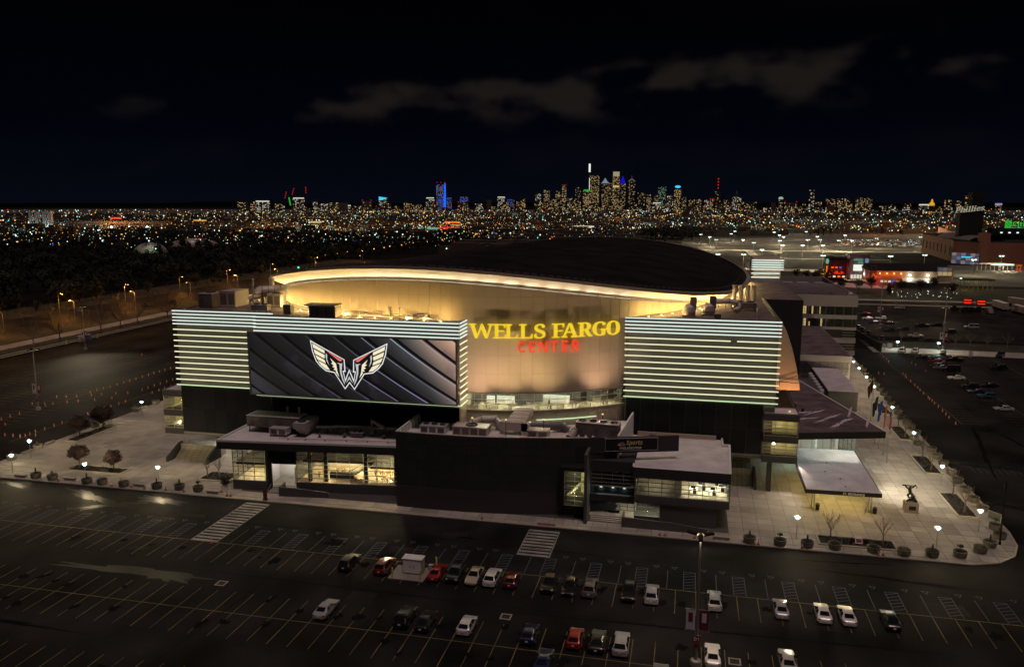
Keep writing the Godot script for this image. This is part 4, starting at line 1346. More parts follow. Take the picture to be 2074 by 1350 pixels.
func curved_block():
	var root := thing("curved_hall", "windowless dark hall with a curved front wall and signboard at its right end", "building", Vector3(-32, 0, -125))
	var b := Mb.new()
	var solid := FRONT.duplicate()
	solid.append_array([Vector2(-11.2, -129.4), Vector2(-10.6, -145.4), Vector2(-38.8, -136.6), Vector2(-48.4, -136.4)])
	b.prism(solid, 0.1, 11.9)
	wpart(root, "wall", b, M.dark_panel_a)
	b = Mb.new(); b.prism(solid, 11.92, 12.0)
	wpart(root, "roof", b, M.roof_white)
	# front: plinth and cladding boards
	for i in FRONT.size() - 1:
		var p: Vector2 = FRONT[i]
		var q: Vector2 = FRONT[i + 1]
		var n := int(ceil(p.distance_to(q) / 2.6))
		for j in n:
			var a := p.lerp(q, float(j) / n)
			var c := p.lerp(q, float(j + 1) / n)
			var d := (c - a).normalized()
			var out := Vector2(-d.y, d.x)
			if out.y < 0: out = -out
			for r in 6:
				var w := Mb.new()
				w.prism([a + d * 0.02 + out * 0.01, c - d * 0.02 + out * 0.01, c - d * 0.02 + out * 0.07, a + d * 0.02 + out * 0.07], 4.0 + 1.56 * r + 0.02, 4.0 + 1.56 * (r + 1) - 0.02)
				wpart(root, "cladding_board", w, M.dark_panel if rng.randf() < 0.5 else M.dark_panel_a)
			var pl := Mb.new()
			pl.prism([a + out * 0.01, c + out * 0.01, c + out * 0.16, a + out * 0.16], 0.1, 3.98)
			wpart(root, "plinth", pl, M.plinth)
	# parapets: front, left return with studs, pale right return
	b = Mb.new()
	for i in FRONT.size() - 1:
		var p: Vector2 = FRONT[i]
		var q: Vector2 = FRONT[i + 1]
		b.prism([p, q, q + Vector2(0, -0.3), p + Vector2(0, -0.3)], 11.9, 13.42)
	wpart(root, "parapet", b, M.grey_panel)
	b = Mb.new()
	for i in FRONT.size() - 1:
		var p: Vector2 = FRONT[i]
		var q: Vector2 = FRONT[i + 1]
		b.prism([p + Vector2(0, 0.06), q + Vector2(0, 0.06), q + Vector2(0, -0.34), p + Vector2(0, -0.34)], 13.42, 13.52)
	wpart(root, "coping", b, M.duct)
	b = Mb.new(); b.span(-48.7, -48.4, 11.9, 13.5, -136.3, -124.5)
	for k in 7: b.span(-48.4, -48.1, 12.0, 13.3, -126.2 - 1.6 * k, -126.1 - 1.6 * k)
	wpart(root, "parapet", b, M.white_paint)
	b = Mb.new(); b.prism([Vector2(-11.2, -129.5), Vector2(-10.9, -129.5), Vector2(-10.2, -138), Vector2(-9.6, -145.4), Vector2(-9.9, -145.4), Vector2(-10.5, -138)], 9.3, 13.7)
	wpart(root, "parapet", b, M.white_paint)
	# free end of the front wall that carries the signboard
	var tail := [Vector2(-15.9, -127.7), Vector2(-9.9, -129.6), Vector2(-1.1, -132.5)]
	b = Mb.new()
	b.prism([tail[0], tail[1], tail[2], tail[2] + Vector2(-0.1, -0.4), tail[1] + Vector2(-0.1, -0.4), tail[0] + Vector2(0, -0.4)], 10.75, 13.45)
	wpart(root, "sign_wall", b, M.dark_panel)
	var dir: Vector2 = (tail[2] - tail[1]).normalized()
	var d3 := Vector3(dir.x, 0, dir.y)
	var out3 := d3.cross(Vector3.UP)
	if out3.z < 0: out3 = -out3
	var board := thing("signboard", "black signboard with a coloured fan emblem and sports lettering on the curved wall", "sign", Vector3(-13.1, 11.15, -128.42) + out3 * 0.08)
	board.basis = Basis(Vector3((tail[1] - tail[0]).normalized().x, 0, (tail[1] - tail[0]).normalized().y).lerp(d3, 0.5).normalized(), Vector3.UP, out3)
	b = Mb.new(); b.span(0, 8.9, 0.1, 2.15, 0, 0.1)
	part(board, "panel", b, M.rubber)
	b = Mb.new(); b.span(-0.05, 8.95, 0.02, 0.1, 0, 0.14); b.span(-0.05, 8.95, 2.15, 2.23, 0, 0.14); b.span(-0.05, 0.02, 0.1, 2.15, 0, 0.14); b.span(8.88, 8.95, 0.1, 2.15, 0, 0.14)
	part(board, "frame", b, M.duct)
	mat("sign_gold", 0.62, 0.44, 0.20, 0.6)
	mat("sign_grey", 0.62, 0.58, 0.58, 0.6)
	var fan := [Color(0.28, 0.20, 0.05), Color(0.26, 0.09, 0.03), Color(0.20, 0.03, 0.05), Color(0.10, 0.05, 0.16), Color(0.03, 0.08, 0.22), Color(0.05, 0.16, 0.07)]
	for k in 6:
		var a := PI - PI * (k + 0.5) / 6
		b = Mb.new()
		var pts := [Vector2(0, 0)]
		for j in 9:
			var e := a + 0.27 * (4 - j) / 4.0
			pts.append(Vector2(cos(e), sin(e)) * (0.52 + 0.16 * cos((j - 4) / 4.0 * PI / 2)))
		b.t = Transform3D(Basis(Vector3.RIGHT, Vector3(0, 0, 1), Vector3.UP), Vector3(2.75, 0.92, 0.1))
		b.prism(pts, 0.0, 0.05)
		part(board, "emblem_feather", b, mat("feather_%d" % k, fan[k].r * 2.2, fan[k].g * 2.2, fan[k].b * 2.2, 0.6))
	for t in [["Sports", 4.95, 1.42, 0.72, "sign_gold"], ["PHILADELPHIA", 4.3, 0.5, 0.38, "sign_grey"]]:
		var o := part(board, "lettering", letter(t[0], false, t[3], 0.06), M[t[4]])
		o.position = Vector3(t[1], t[2], 0.13)
		if t[0] == "Sports": o.transform = Transform3D(Basis(Vector3(0.9, 0, 0), Vector3(0.22, 1, 0), Vector3(0, 0, 1)), Vector3(t[1], t[2], 0.13))

func right_wing():
	var root := thing("glass_wing", "two-storey dark wing with lit office windows right of the curved wall", "building", Vector3(-4, 0, -126))
	var b := Mb.new()
	# flat pale roof with a stepped east edge
	var rp := [Vector2(-8.0, -125.9), Vector2(7.2, -125.9), Vector2(7.6, -141.3), Vector2(6.4, -141.3), Vector2(6.7, -147.7), Vector2(5.6, -147.7), Vector2(5.5, -145.6), Vector2(-10.0, -145.6), Vector2(-9.6, -129.6), Vector2(-8.0, -129.4)]
	rp[5] = Vector2(5.6, -145.6); rp[4] = Vector2(6.6, -145.6); rp.remove_at(6)
	b.prism(rp, 8.9, 9.3)
	wpart(root, "roof", b, M.roof_white)
	b = Mb.new()
	b.span(-8.05, 7.25, 7.9, 9.62, -126.1, -125.75)
	b.prism([Vector2(6.95, -126.1), Vector2(7.25, -126.1), Vector2(7.75, -141.4), Vector2(7.45, -141.4)], 7.9, 9.62)
	b.span(-8.3, -8.0, 7.9, 9.62, -129.5, -125.8)
	wpart(root, "fascia", b, M.dark_panel)
	b = Mb.new()
	b.span(-8.1, 7.3, 9.62, 9.72, -126.15, -125.7)
	b.prism([Vector2(6.9, -126.15), Vector2(7.3, -126.15), Vector2(7.8, -141.45), Vector2(7.4, -141.45)], 9.62, 9.72)
	b.span(6.3, 7.75, 9.3, 9.75, -141.6, -141.3); b.span(6.3, 6.6, 9.3, 9.75, -145.4, -141.6); b.span(-8.35, -7.95, 9.62, 9.72, -129.5, -126.15)
	wpart(root, "coping", b, M.white_paint)
	b = Mb.new(); b.span(-8.8, 5.4, 9.3, 10.1, -145.5, -145.2)
	wpart(root, "back_parapet", b, M.tan_panel_b)
	b = Mb.new(); b.span(-6.6, -5.4, 9.3, 10.2, -143.6, -143.2)
	wpart(root, "roof_hatch", b, M.duct_dark)
	# right bay
	b = Mb.new()
	b.span(-7.9, 7.2, 3.6, 4.9, -140, -125.9); b.span(-7.8, 7.1, 7.9, 8.9, -140, -126.2)
	wpart(root, "slab", b, M.grey_panel)
	b = Mb.new(); b.span(-3.7, 5.3, 0.1, 3.6, -138, -126.2)
	wpart(root, "lower_wall", b, M.grey_panel)
	curtain(root, Vector3(-7.8, 0, -126.05) - root.position, Vector3.RIGHT, 15.0, 4.9, 7.9, 7, 4, M.mullion, M.glass)
	curtain(root, Vector3(7.15, 0, -126.05) - root.position, Vector3(0, 0, -1), 13.5, 4.9, 7.9, 6, 4, M.mullion, M.glass)
	curtain(root, Vector3(-7.9, 0, -126.3) - root.position, Vector3.RIGHT, 4.1, 1.2, 3.55, 2, 3, M.mullion, M.glass)
	b = Mb.new(); b.span(-7.9, -3.8, 0.1, 1.2, -126.6, -126.2)
	wpart(root, "lower_wall", b, M.plinth)
	# left bay, slightly set back
	b = Mb.new()
	b.span(-15.4, -8.1, 8.0, 9.75, -140, -127.6); b.span(-15.4, -8.0, 2.75, 3.95, -140, -127.4)
	wpart(root, "slab", b, M.dark_panel)
	curtain(root, Vector3(-15.3, 0, -127.7) - root.position, Vector3.RIGHT, 7.2, 5.35, 8.0, 4, 4, M.mullion, M.glass)
	b = Mb.new(); b.span(-15.3, -8.1, 3.95, 5.3, -128.4, -128.1)
	wpart(root, "dark_glazing", b, M.glass_dark)
	for x in [-13.6, -11.6, -9.7]:
		b = Mb.new(); b.lathe([Vector2(0.0, 0), Vector2(0.22, 0.03), Vector2(0.22, 0.1), Vector2(0.0, 0.12)], 10, Vector3(x, 5.1, -127.85))
		wpart(root, "downlight_lamp", b, M.glow_white)
		omni("downlight", Vector3(x, 4.95, -127.8) - root.position, Color(0.9, 1.0, 0.95), 0.7, 0.1, root)
	curtain(root, Vector3(-15.3, 0, -129.6) - root.position, Vector3.RIGHT, 2.4, 0.6, 2.75, 2, 3, M.mullion, M.glass)
	curtain(root, Vector3(-10.5, 0, -129.6) - root.position, Vector3.RIGHT, 2.5, 0.6, 2.75, 2, 3, M.mullion, M.glass)
	for x in [-12.8, -11.65]:
		b = Mb.new()
		b.span(x, x + 0.12, 0.6, 2.75, -129.7, -129.5); b.span(x + 1.0, x + 1.12, 0.6, 2.75, -129.7, -129.5); b.span(x + 0.12, x + 1.0, 2.6, 2.75, -129.7, -129.5); b.span(x + 0.12, x + 1.0, 0.6, 0.85, -129.7, -129.5); b.span(x + 0.12, x + 1.0, 1.55, 1.7, -129.7, -129.5)
		var dr := wpart(root, "door", b, M.white_paint)
		b = Mb.new(); b.span(x + 0.13, x + 0.99, 0.86, 2.58, -129.6, -129.58)
		part(dr, "pane", b, M.glass)
		b = Mb.new(); b.tube([Vector3(x + 0.9, 1.3, -129.42), Vector3(x + 0.9, 2.0, -129.42)], 0.03, 0.03, 5)
		part(dr, "handle", b, M.steel)
	b = Mb.new(); b.span(-13.0, -10.5, 0.55, 0.62, -129.4, -128.2)
	wpart(root, "door_mat", b, M.rubber)
	b = Mb.new(); b.span(-15.6, -8.0, 0.1, 0.58, -134, -126.6)
	wpart(root, "landing", b, M.concrete_light)
	for i in 3:
		b = Mb.new(); b.span(-15.1, -9.7, 0.1, 0.44 - 0.15 * i, -126.6, -126.15 + 0.4 * i)
		wpart(root, "step", b, M.concrete_light)
	b = Mb.new(); b.tube([Vector3(-12.4, 0.1, -124.9), Vector3(-12.4, 1.0, -124.9), Vector3(-12.4, 1.5, -126.5), Vector3(-12.4, 0.5, -126.5)], 0.035, 0.035, 5)
	wpart(root, "handrail", b, M.steel)
	# tall fin and the ramp parapet
	b = Mb.new(); b.span(-15.9, -15.4, 0.1, 11.9, -128.5, -123.4)
	wpart(root, "fin_wall", b, M.grey_panel)
	b = Mb.new()
	b.t = Transform3D(Basis(Vector3.RIGHT, Vector3(0, 0, 1), Vector3.UP), Vector3.ZERO)
	b.prism([Vector2(-9.7, 0.1), Vector2(3.8, 0.1), Vector2(3.8, 0.95), Vector2(-1.5, 1.5), Vector2(-9.7, 1.85)], -123.8, -123.5)
	wpart(root, "ramp_wall", b, M.grey_panel)
	b = Mb.new(); b.span(-9.7, -9.4, 0.1, 1.85, -126.1, -123.8); b.span(-9.4, -8.0, 0.1, 0.9, -126.1, -123.8)
	wpart(root, "ramp_wall", b, M.grey_panel)
	# boxed glass stair left of the fin
	b = Mb.new(); b.span(-20.2, -15.9, 8.4, 9.0, -128, -125.0); b.span(-20.2, -19.4, 2.4, 8.4, -128, -125.0); b.span(-20.2, -15.9, 2.3, 2.5, -128, -125.0)
	wpart(root, "stair_case_frame", b, M.rubber)
	curtain(root, Vector3(-19.4, 0, -125.05) - root.position, Vector3.RIGHT, 3.5, 2.5, 8.4, 2, 7, M.mullion, M.glass)
	b = Mb.new(); b.span(-19.4, -15.95, 3.6, 7.6, -127.6, -127.4)
	wpart(root, "inner_wall", b, M.interior_wall)
	b = Mb.new()
	for i in 9: b.box(Vector3(-18.9 + 0.36 * i, 3.9 + 0.34 * i, -126.6), Vector3(0.4, 0.18, 1.4))
	wpart(root, "inner_stair", b, M.white_paint)
	b = Mb.new(); b.box(Vector3(-17.6, 8.2, -126.0), Vector3(1.2, 0.08, 0.3))
	wpart(root, "ceiling_lamp", b, M.ceiling_lamp)
	omni("stair_light", Vector3(-17.6, 7.6, -125.9) - root.position, Color(1.0, 0.97, 0.66), 3.5, 0.15, root)
	omni("stair_light", Vector3(-17.6, 4.6, -125.7) - root.position, Color(1.0, 0.97, 0.66), 3.5, 0.15, root)
	# rooms behind the glass
	b = Mb.new(); b.span(-15.2, 7.0, 4.95, 7.9, -137.4, -137.1); b.span(-8.2, -7.9, 5.0, 7.9, -137, -129); b.span(-0.6, -0.4, 4.95, 7.9, -137, -126.6)
	wpart(root, "inner_wall", b, M.interior_wall)
	b = Mb.new(); b.span(-7.7, 6.9, 4.9, 4.96, -137, -126.3); b.span(-15.2, -8.2, 5.3, 5.36, -137, -128)
	wpart(root, "inner_floor", b, M.interior_floor)
	b = Mb.new(); b.span(-15.2, -4, 0.6, 2.7, -134.2, -134.0)
	wpart(root, "inner_wall", b, M.interior_wall)
	for t in [[-14, -130], [-12, -131.5], [-10, -130], [1.5, -128.6], [3.0, -130.5], [4.6, -128.4], [6.0, -130.2], [2.4, -133], [5.2, -133.4]]:
		var fy := 4.96 if t[0] > -8 else 5.36
		b = Mb.new(); b.box(Vector3(t[0], fy + 0.72, t[1]), Vector3(1.5, 0.06, 0.8)); b.box(Vector3(t[0] - 0.6, fy + 0.35, t[1]), Vector3(0.08, 0.7, 0.7)); b.box(Vector3(t[0] + 0.6, fy + 0.35, t[1]), Vector3(0.08, 0.7, 0.7))
		wpart(root, "inner_desk", b, M.white_paint)
		b = Mb.new(); b.box(Vector3(t[0], fy + 1.0, t[1] - 0.2), Vector3(0.7, 0.4, 0.05)); b.box(Vector3(t[0] + 0.2, fy + 0.6, t[1] + 0.7), Vector3(0.5, 0.9, 0.1)); b.box(Vector3(t[0] + 0.2, fy + 0.45, t[1] + 0.5), Vector3(0.5, 0.08, 0.5))
		wpart(root, "inner_chair", b, M.interior_dark)
	for l in [[-12, 7.6, -131, 4.0], [2.0, 7.6, -129.5, 4.0], [5.2, 7.6, -129.5, 4.0], [-4.5, 7.6, -131, 0.7], [-12, 2.4, -131.5, 4.0], [-5.8, 3.2, -129, 3.0]]:
		omni("room_light", Vector3(l[0], l[1] - 0.15, l[2]) - root.position, Color(1.0, 0.97, 0.84), l[3] * 6.0, 0.15, root)
		b = Mb.new(); b.box(Vector3(l[0], l[1] + 0.04, l[2]), Vector3(1.3, 0.08, 0.3))
		wpart(root, "ceiling_lamp", b, M.ceiling_lamp)
	# bench-like bike rail beside the stair box
	var bike := thing("bicycle_rack", "low tube bicycle rack on the pavement below the boxed glass stair", "bicycle rack", Vector3(-19.4, 0.14, -124.4))
	for s in [0.0, 0.7]:
		b = Mb.new(); b.tube([Vector3(-1.4, 0, s), Vector3(-1.4, 0.8, s), Vector3(1.7, 0.8, s), Vector3(1.7, 0, s)], 0.03, 0.03, 5)
		part(bike, "rail", b, M.steel_dark)
	b = Mb.new()
	for k in 5: b.tube([Vector3(-1.2 + 0.65 * k, 0.8, 0), Vector3(-1.2 + 0.65 * k, 0.8, 0.7)], 0.025, 0.025, 5)
	part(bike, "cross_bar", b, M.steel_dark)

func east_canopy():
	var root := thing("entrance_canopy", "flat grey-roofed entrance canopy on the east plaza with lettered black edge", "canopy", Vector3(26, 0.12, -148))
	var o := root.position
	var q := [Vector2(20.0, -135.9), Vector2(32.1, -136.3), Vector2(32.2, -160.4), Vector2(20.2, -160.0)]
	var b := Mb.new(); b.prism(q, 3.85, 4.5)
	wpart(root, "fascia", b, M.rubber)
	b = Mb.new(); b.prism([Vector2(20.2, -136.1), Vector2(31.9, -136.5), Vector2(32.0, -160.2), Vector2(20.4, -159.8)], 4.5, 4.56)
	wpart(root, "roof", b, M.roof_white.duplicate())
	b = Mb.new()
	for p in [[24.6, -146], [25.6, -151], [26.6, -142.5], [26.8, -138.6]]: b.lathe([Vector2(0.14, 0), Vector2(0.14, 0.08), Vector2(0.0, 0.1)], 8, Vector3(p[0], 4.55, p[1]))
	wpart(root, "roof_drain", b, M.rubber)
	var t := part(root, "lettering", letter("11TH ST. ENTRANCE", false, 0.36, 0.05), M.sign_white)
	t.position = Vector3(27.0, 4.17, -136.08) - o
	t.rotation.y = -0.033
	for p in [[21.8, -139.0], [31.0, -139.2]]:
		b = Mb.new()
		b.tube([Vector3(p[0] - 0.25, 0.1, p[1] + 0.1), Vector3(p[0] - 0.2, 3.85, p[1])], 0.11, 0.11, 8); b.tube([Vector3(p[0] + 0.25, 0.1, p[1] - 0.1), Vector3(p[0] + 0.2, 3.85, p[1])], 0.11, 0.11, 8)
		wpart(root, "leg", b, M.steel)
		var bin := thing("litter_bin", "black litter bin at the foot of the west canopy legs" if p[0] < 25 else "black litter bin at the foot of the east canopy legs", "litter bin", Vector3(p[0] + 0.7, 0.14, p[1] + 0.5), 0, "litter bins by the canopy")
		b = Mb.new(); b.lathe([Vector2(0.0, 0), Vector2(0.3, 0), Vector2(0.36, 0.95), Vector2(0.3, 0.98)], 14)
		part(bin, "body", b, M.rubber)
		b = Mb.new(); b.lathe([Vector2(0.38, 0.95), Vector2(0.38, 1.03), Vector2(0.24, 1.12), Vector2(0.24, 1.05)], 14)
		part(bin, "lid", b, M.steel_dark)
	# steel crowd barriers lean by the legs
	for p in [[20.9, -138.6, 0.1, "steel crowd barrier leaning at the west canopy legs"], [30.2, -138.4, 1.2, "steel crowd barrier left of the east canopy legs"], [32.2, -138.6, 1.9, "steel crowd barrier right of the east canopy legs"]]:
		var f := thing("crowd_barrier", p[3], "barrier", Vector3(p[0], 0.14, p[1]), p[2], "crowd barriers by the canopy")
		b = Mb.new(); b.tube([Vector3(-1, 0.15, 0), Vector3(-1, 1.1, 0), Vector3(1, 1.1, 0), Vector3(1, 0.15, 0), Vector3(-1, 0.15, 0)], 0.025, 0.025, 5)
		part(f, "frame", b, M.steel)
		b = Mb.new()
		for k in 12: b.tube([Vector3(-0.85 + 0.155 * k, 0.15, 0), Vector3(-0.85 + 0.155 * k, 1.1, 0)], 0.012, 0.012, 4)
		part(f, "bars", b, M.steel)
		b = Mb.new()
		for s in [-0.7, 0.7]: b.box(Vector3(s, 0.03, 0), Vector3(0.06, 0.05, 0.6))
		part(f, "foot", b, M.steel)
	for p in [[23.5, -139.5], [29.0, -140], [26, -146], [24, -152], [29.5, -152]]:
		b = Mb.new(); b.box(Vector3.ZERO, Vector3(0.9, 0.06, 0.5))
		var l := part(root, "ceiling_lamp", b, M.lamp_warm)
		l.position = Vector3(p[0], 3.8, p[1]) - o
		omni("canopy_light", Vector3(p[0], 3.6, p[1]) - o, Color(1.0, 0.86, 0.52), 14.0, 0.15, root)
	# lobby behind it under the wedge roof
	var hall := thing("entrance_lobby", "glass entrance lobby beneath a brown wedge-shaped gravel roof", "building", Vector3(27, 0.12, -165))
	o = hall.position
	var wedge := [Vector2(19.9, -147.6), Vector2(35.6, -152.0), Vector2(25.6, -193), Vector2(19.9, -193)]
	b = Mb.new(); b.prism(wedge, 9.7, 10.9)
	wpart(hall, "fascia", b, M.rubber)
	b = Mb.new(); b.prism([Vector2(20.0, -147.8), Vector2(35.3, -152.1), Vector2(25.4, -192.8), Vector2(20.0, -192.8)], 10.9, 11.0)
	wpart(hall, "roof", b, M.roof_gravel)
	b = Mb.new()
	b.prism([Vector2(35.6, -151.95), Vector2(35.25, -152.1), Vector2(25.3, -193), Vector2(25.65, -193)], 10.95, 11.1)
	wpart(hall, "coping", b, M.white_paint)
	b = Mb.new()
	for p in [[22.5, -158, 2.6, 0.35, -0.5, 71], [25.5, -157.5, 2.6, 0.3, -0.9, 72], [27.6, -154.6, 2.4, 0.4, -1.0, 73], [24.5, -163, 3.2, 0.32, -0.85, 74], [28.0, -161, 3.4, 0.32, -0.9, 75], [30.0, -158.6, 2.2, 0.45, -0.9, 76], [22.0, -162.4, 2.4, 0.45, -0.6, 77], [33.4, -157, 3.0, 0.22, -1.33, 78], [31.6, -164.5, 4.0, 0.25, -1.33, 79]]:
		b.cap(PackedVector2Array(blotch(Vector2(p[0], p[1]), Vector2(p[2], p[3]), p[4], p[5], 0.5)), 11.02)
	wpart(hall, "bare_membrane", b, M.roof_white)
	b = Mb.new()
	for p in [[21.5, -166.5], [22.6, -163.4]]:
		b.lathe([Vector2(0.22, 0), Vector2(0.22, 0.5), Vector2(0.32, 0.55), Vector2(0.0, 0.7)], 8, Vector3(p[0], 11.0, p[1]))
	wpart(hall, "roof_vent", b, M.rubber)
	curtain(hall, Vector3(20.2, 0, -160.6) - o, Vector3.RIGHT, 12.2, 4.3, 9.6, 6, 2, M.mullion, M.glass)
	curtain(hall, Vector3(32.4, 0, -160.6) - o, Vector3(-0.16, 0, -0.98).normalized(), 16.0, 0.1, 9.6, 7, 4, M.mullion, M.glass)
	b = Mb.new(); b.span(19.9, 31.5, 0.1, 9.6, -175.2, -175.0)
	wpart(hall, "inner_wall", b, M.white_paint)
	b = Mb.new()
	for x in [21.5, 25.5, 29.5]: b.lathe([Vector2(0.4, 0.1), Vector2(0.4, 9.7)], 12, Vector3(x, 0, -165))
	b.span(24.0, 26.4, 4.6, 9.0, -168, -167.6)
	wpart(hall, "inner_column", b, M.white_paint)
	for x in [22.5, 27.0, 31.0]:
		b = Mb.new(); b.box(Vector3(x, 9.6, -163.5), Vector3(1.6, 0.08, 0.4))
		wpart(hall, "ceiling_lamp", b, M.glow_white)
		omni("lobby_light", Vector3(x, 9.2, -163.5) - o, Color(0.86, 1.0, 0.95), 26.0, 0.15, hall)
	# first two: unseen lamps for the canopy roof; last three: added plaza fill
	for p in [[25.5, 9.4, -150.4, 26.0, 4.5, -156.5, 9.0], [30.6, 9.4, -151.6, 30.0, 4.5, -157.0, 16.0], [35.0, 9.4, -152.6, 39.0, 0.0, -149.0, 90.0], [34.6, 9.4, -153.6, 45, 0, -162.0, 70.0], [19.7, 6.2, -150, 14, 0, -134, 60.0]]:
		b = Mb.new(); b.box(Vector3.ZERO, Vector3(0.36, 0.2, 0.3))
		var l := part(hall, "flood_lamp", b, M.lamp_warm)  # lamp box that stands for each unseen or added spot
		l.position = Vector3(p[0], p[1] + 0.22, p[2]) - o
		spot("flood_light", Vector3(p[0], p[1], p[2]) - o, Vector3(p[3], p[4], p[5]) - o, Color(1.0, 0.93, 0.84), p[6] * 3.2, 42.0, 0.2, hall)

func office_and_loading():
	# loading building with a row of white vent pipes down its west side
	var root := thing("loading_building", "small pale-roofed loading building with white vent pipes along its side", "building", Vector3(38.4, 0.1, -225))
	var o := root.position
	var b := Mb.new(); b.span(34.9, 41.9, 0.1, 5.2, -239, -209.6)
	wpart(root, "wall", b, M.grey_panel)
	b = Mb.new(); b.span(34.8, 42.0, 5.2, 5.36, -239.1, -209.5)
	wpart(root, "roof", b, M.roof_white)
	b = Mb.new(); b.span(34.7, 42.1, 5.1, 5.2, -239.2, -209.4)
	wpart(root, "roof_edge", b, M.duct_dark)
	for k in 7:
		b = Mb.new(); b.lathe([Vector2(0.62, 0), Vector2(0.62, 4.2), Vector2(0.5, 4.5), Vector2(0, 4.5)], 12)
		var p := part(root, "vent_pipe", b, M.white_paint)
		p.position = Vector3(34.0, 0, -214 - 3.5 * k) - o
	# office building: gravel-roofed lower part, five-storey block behind it
	root = thing("office_building", "grey banded office building with gravel terrace behind the arena's east side", "building", Vector3(38, 0.1, -265))
	o = root.position
	b = Mb.new(); b.span(30, 45.2, 0.1, 8.4, -290, -239)
	wpart(root, "lower_wall", b, M.office_panel)
	b = Mb.new(); b.span(29.5, 45.4, 7.2, 9.0, -290, -238.4)
	wpart(root, "lower_band", b, M.office_panel)
	b = Mb.new(); b.span(29.8, 45.2, 9.0, 9.1, -290, -238.8)
	wpart(root, "terrace_roof", b, M.roof_gravel)
	curtain(root, Vector3(31, 0, -238.7) - o, Vector3.RIGHT, 14.0, 3.6, 7.1, 7, 2, M.mullion_dark, M.glass)
	b = Mb.new(); b.span(31, 45, 3.6, 7.1, -243.0, -242.8)
	wpart(root, "inner_wall", b, M.interior_dark)
	b = Mb.new(); b.span(30, 31.6, 9.1, 10.5, -252, -249.6)
	wpart(root, "roof_vent", b, M.duct)
	b = Mb.new(); b.span(28, 55.6, 0.1, 20.1, -332, -291.2)
	wpart(root, "upper_core", b, M.interior_dark)
	for band in [[17.0, 20.3], [12.7, 14.1], [9.0, 9.9], [0.1, 1.5], [4.4, 6.0]]:
		b = Mb.new(); b.span(27.8, 55.9, band[0], band[1], -332.2, -290.0)
		wpart(root, "floor_band", b, M.office_panel)
	for f in [[14.1, 17.0], [9.9, 12.7]]:
		curtain(root, Vector3(28.2, 0, -290.2) - o, Vector3.RIGHT, 27.2, f[0], f[1], 13, 3, M.mullion_dark, M.glass)
		curtain(root, Vector3(55.6, 0, -290.2) - o, Vector3(0, 0, -1), 30, f[0], f[1], 10, 3, M.mullion_dark, M.glass)
		b = Mb.new()
		for k in 10: b.span(28.4 + 2.9 * k, 28.5 + 2.9 * k, f[0], f[1], -291.15, -290.4)
		wpart(root, "inner_partition", b, M.interior_wall)
	for w in [[36.0, 14.2, 16.9, 3.4], [34.0, 14.2, 16.9, 0.6], [41.2, 14.2, 16.9, 0.5], [43.8, 14.2, 16.8, 0.3], [30.6, 14.2, 16.9, 0.5], [33.4, 10, 12.6, 0.4], [38.6, 10, 12.6, 0.9], [44.3, 10, 12.6, 0.5], [40.4, 10, 11.4, 0.4]]:
		b = Mb.new(); b.span(w[0], w[0] + w[3], w[1], w[2], -291.12, -291.05)
		wpart(root, "lit_room_window", b, M.win_gold)
	b = Mb.new(); b.box(Vector3(46.3, 12.2, -289.98), Vector3(0.3, 0.25, 0.1))
	wpart(root, "exit_lamp", b, M.glow_green)
	for y in 9:
		b = Mb.new(); b.span(51.5, 55.7, 1.7 + 0.9 * y, 1.85 + 0.9 * y, -290.05, -289.75)
		wpart(root, "louvre", b, M.office_panel)
	b = Mb.new(); b.span(28, 55.6, 20.3, 20.42, -332, -290.4)
	wpart(root, "upper_roof", b, M.roof_gravel)
	b = Mb.new()
	b.span(27.9, 55.8, 20.3, 20.9, -290.4, -290.1); b.span(27.9, 28.2, 20.3, 20.9, -332, -290.4); b.span(55.5, 55.8, 20.3, 20.9, -332, -290.4)
	wpart(root, "parapet", b, M.office_panel)
	# screened plant enclosure on its roof
	b = Mb.new()
	b.span(29.5, 49.5, 21.0, 24.2, -298.3, -298.0); b.span(29.5, 29.8, 21.0, 24.2, -325, -298.3); b.span(49.2, 49.5, 21.0, 24.2, -325, -298.3); b.span(29.5, 49.5, 21.0, 24.2, -325.3, -325)
	for k in 12: b.span(30 + 1.7 * k, 30.2 + 1.7 * k, 20.4, 21.0, -298.2, -298.1)
	wpart(root, "plant_screen", b, M.office_panel)
	b = Mb.new(); b.span(32, 37, 20.4, 23.0, -316, -305); b.span(39, 43, 20.4, 22.6, -320, -308); b.span(44.5, 48, 20.4, 23.2, -314, -304)
	wpart(root, "plant_unit", b, M.duct)
	b = Mb.new(); b.ball(Vector3(53.6, 21.2, -292), Vector3(0.7, 0.7, 0.4), 10, 6)
	wpart(root, "dish", b, M.white_paint)
	# sloped car ramp wall beyond
	b = Mb.new(); b.t = Transform3D(Basis(Vector3(0, 0, 1), Vector3(1, 0, 0), Vector3.UP), Vector3.ZERO)
	b.prism([Vector2(-345, 0), Vector2(-299, 0), Vector2(-299, 3.2), Vector2(-345, 1.2)], 66.0, 66.5)
	solo("ramp_wall", b, M.plinth, "low dark retaining wall where cars queue beside the office building", "wall")

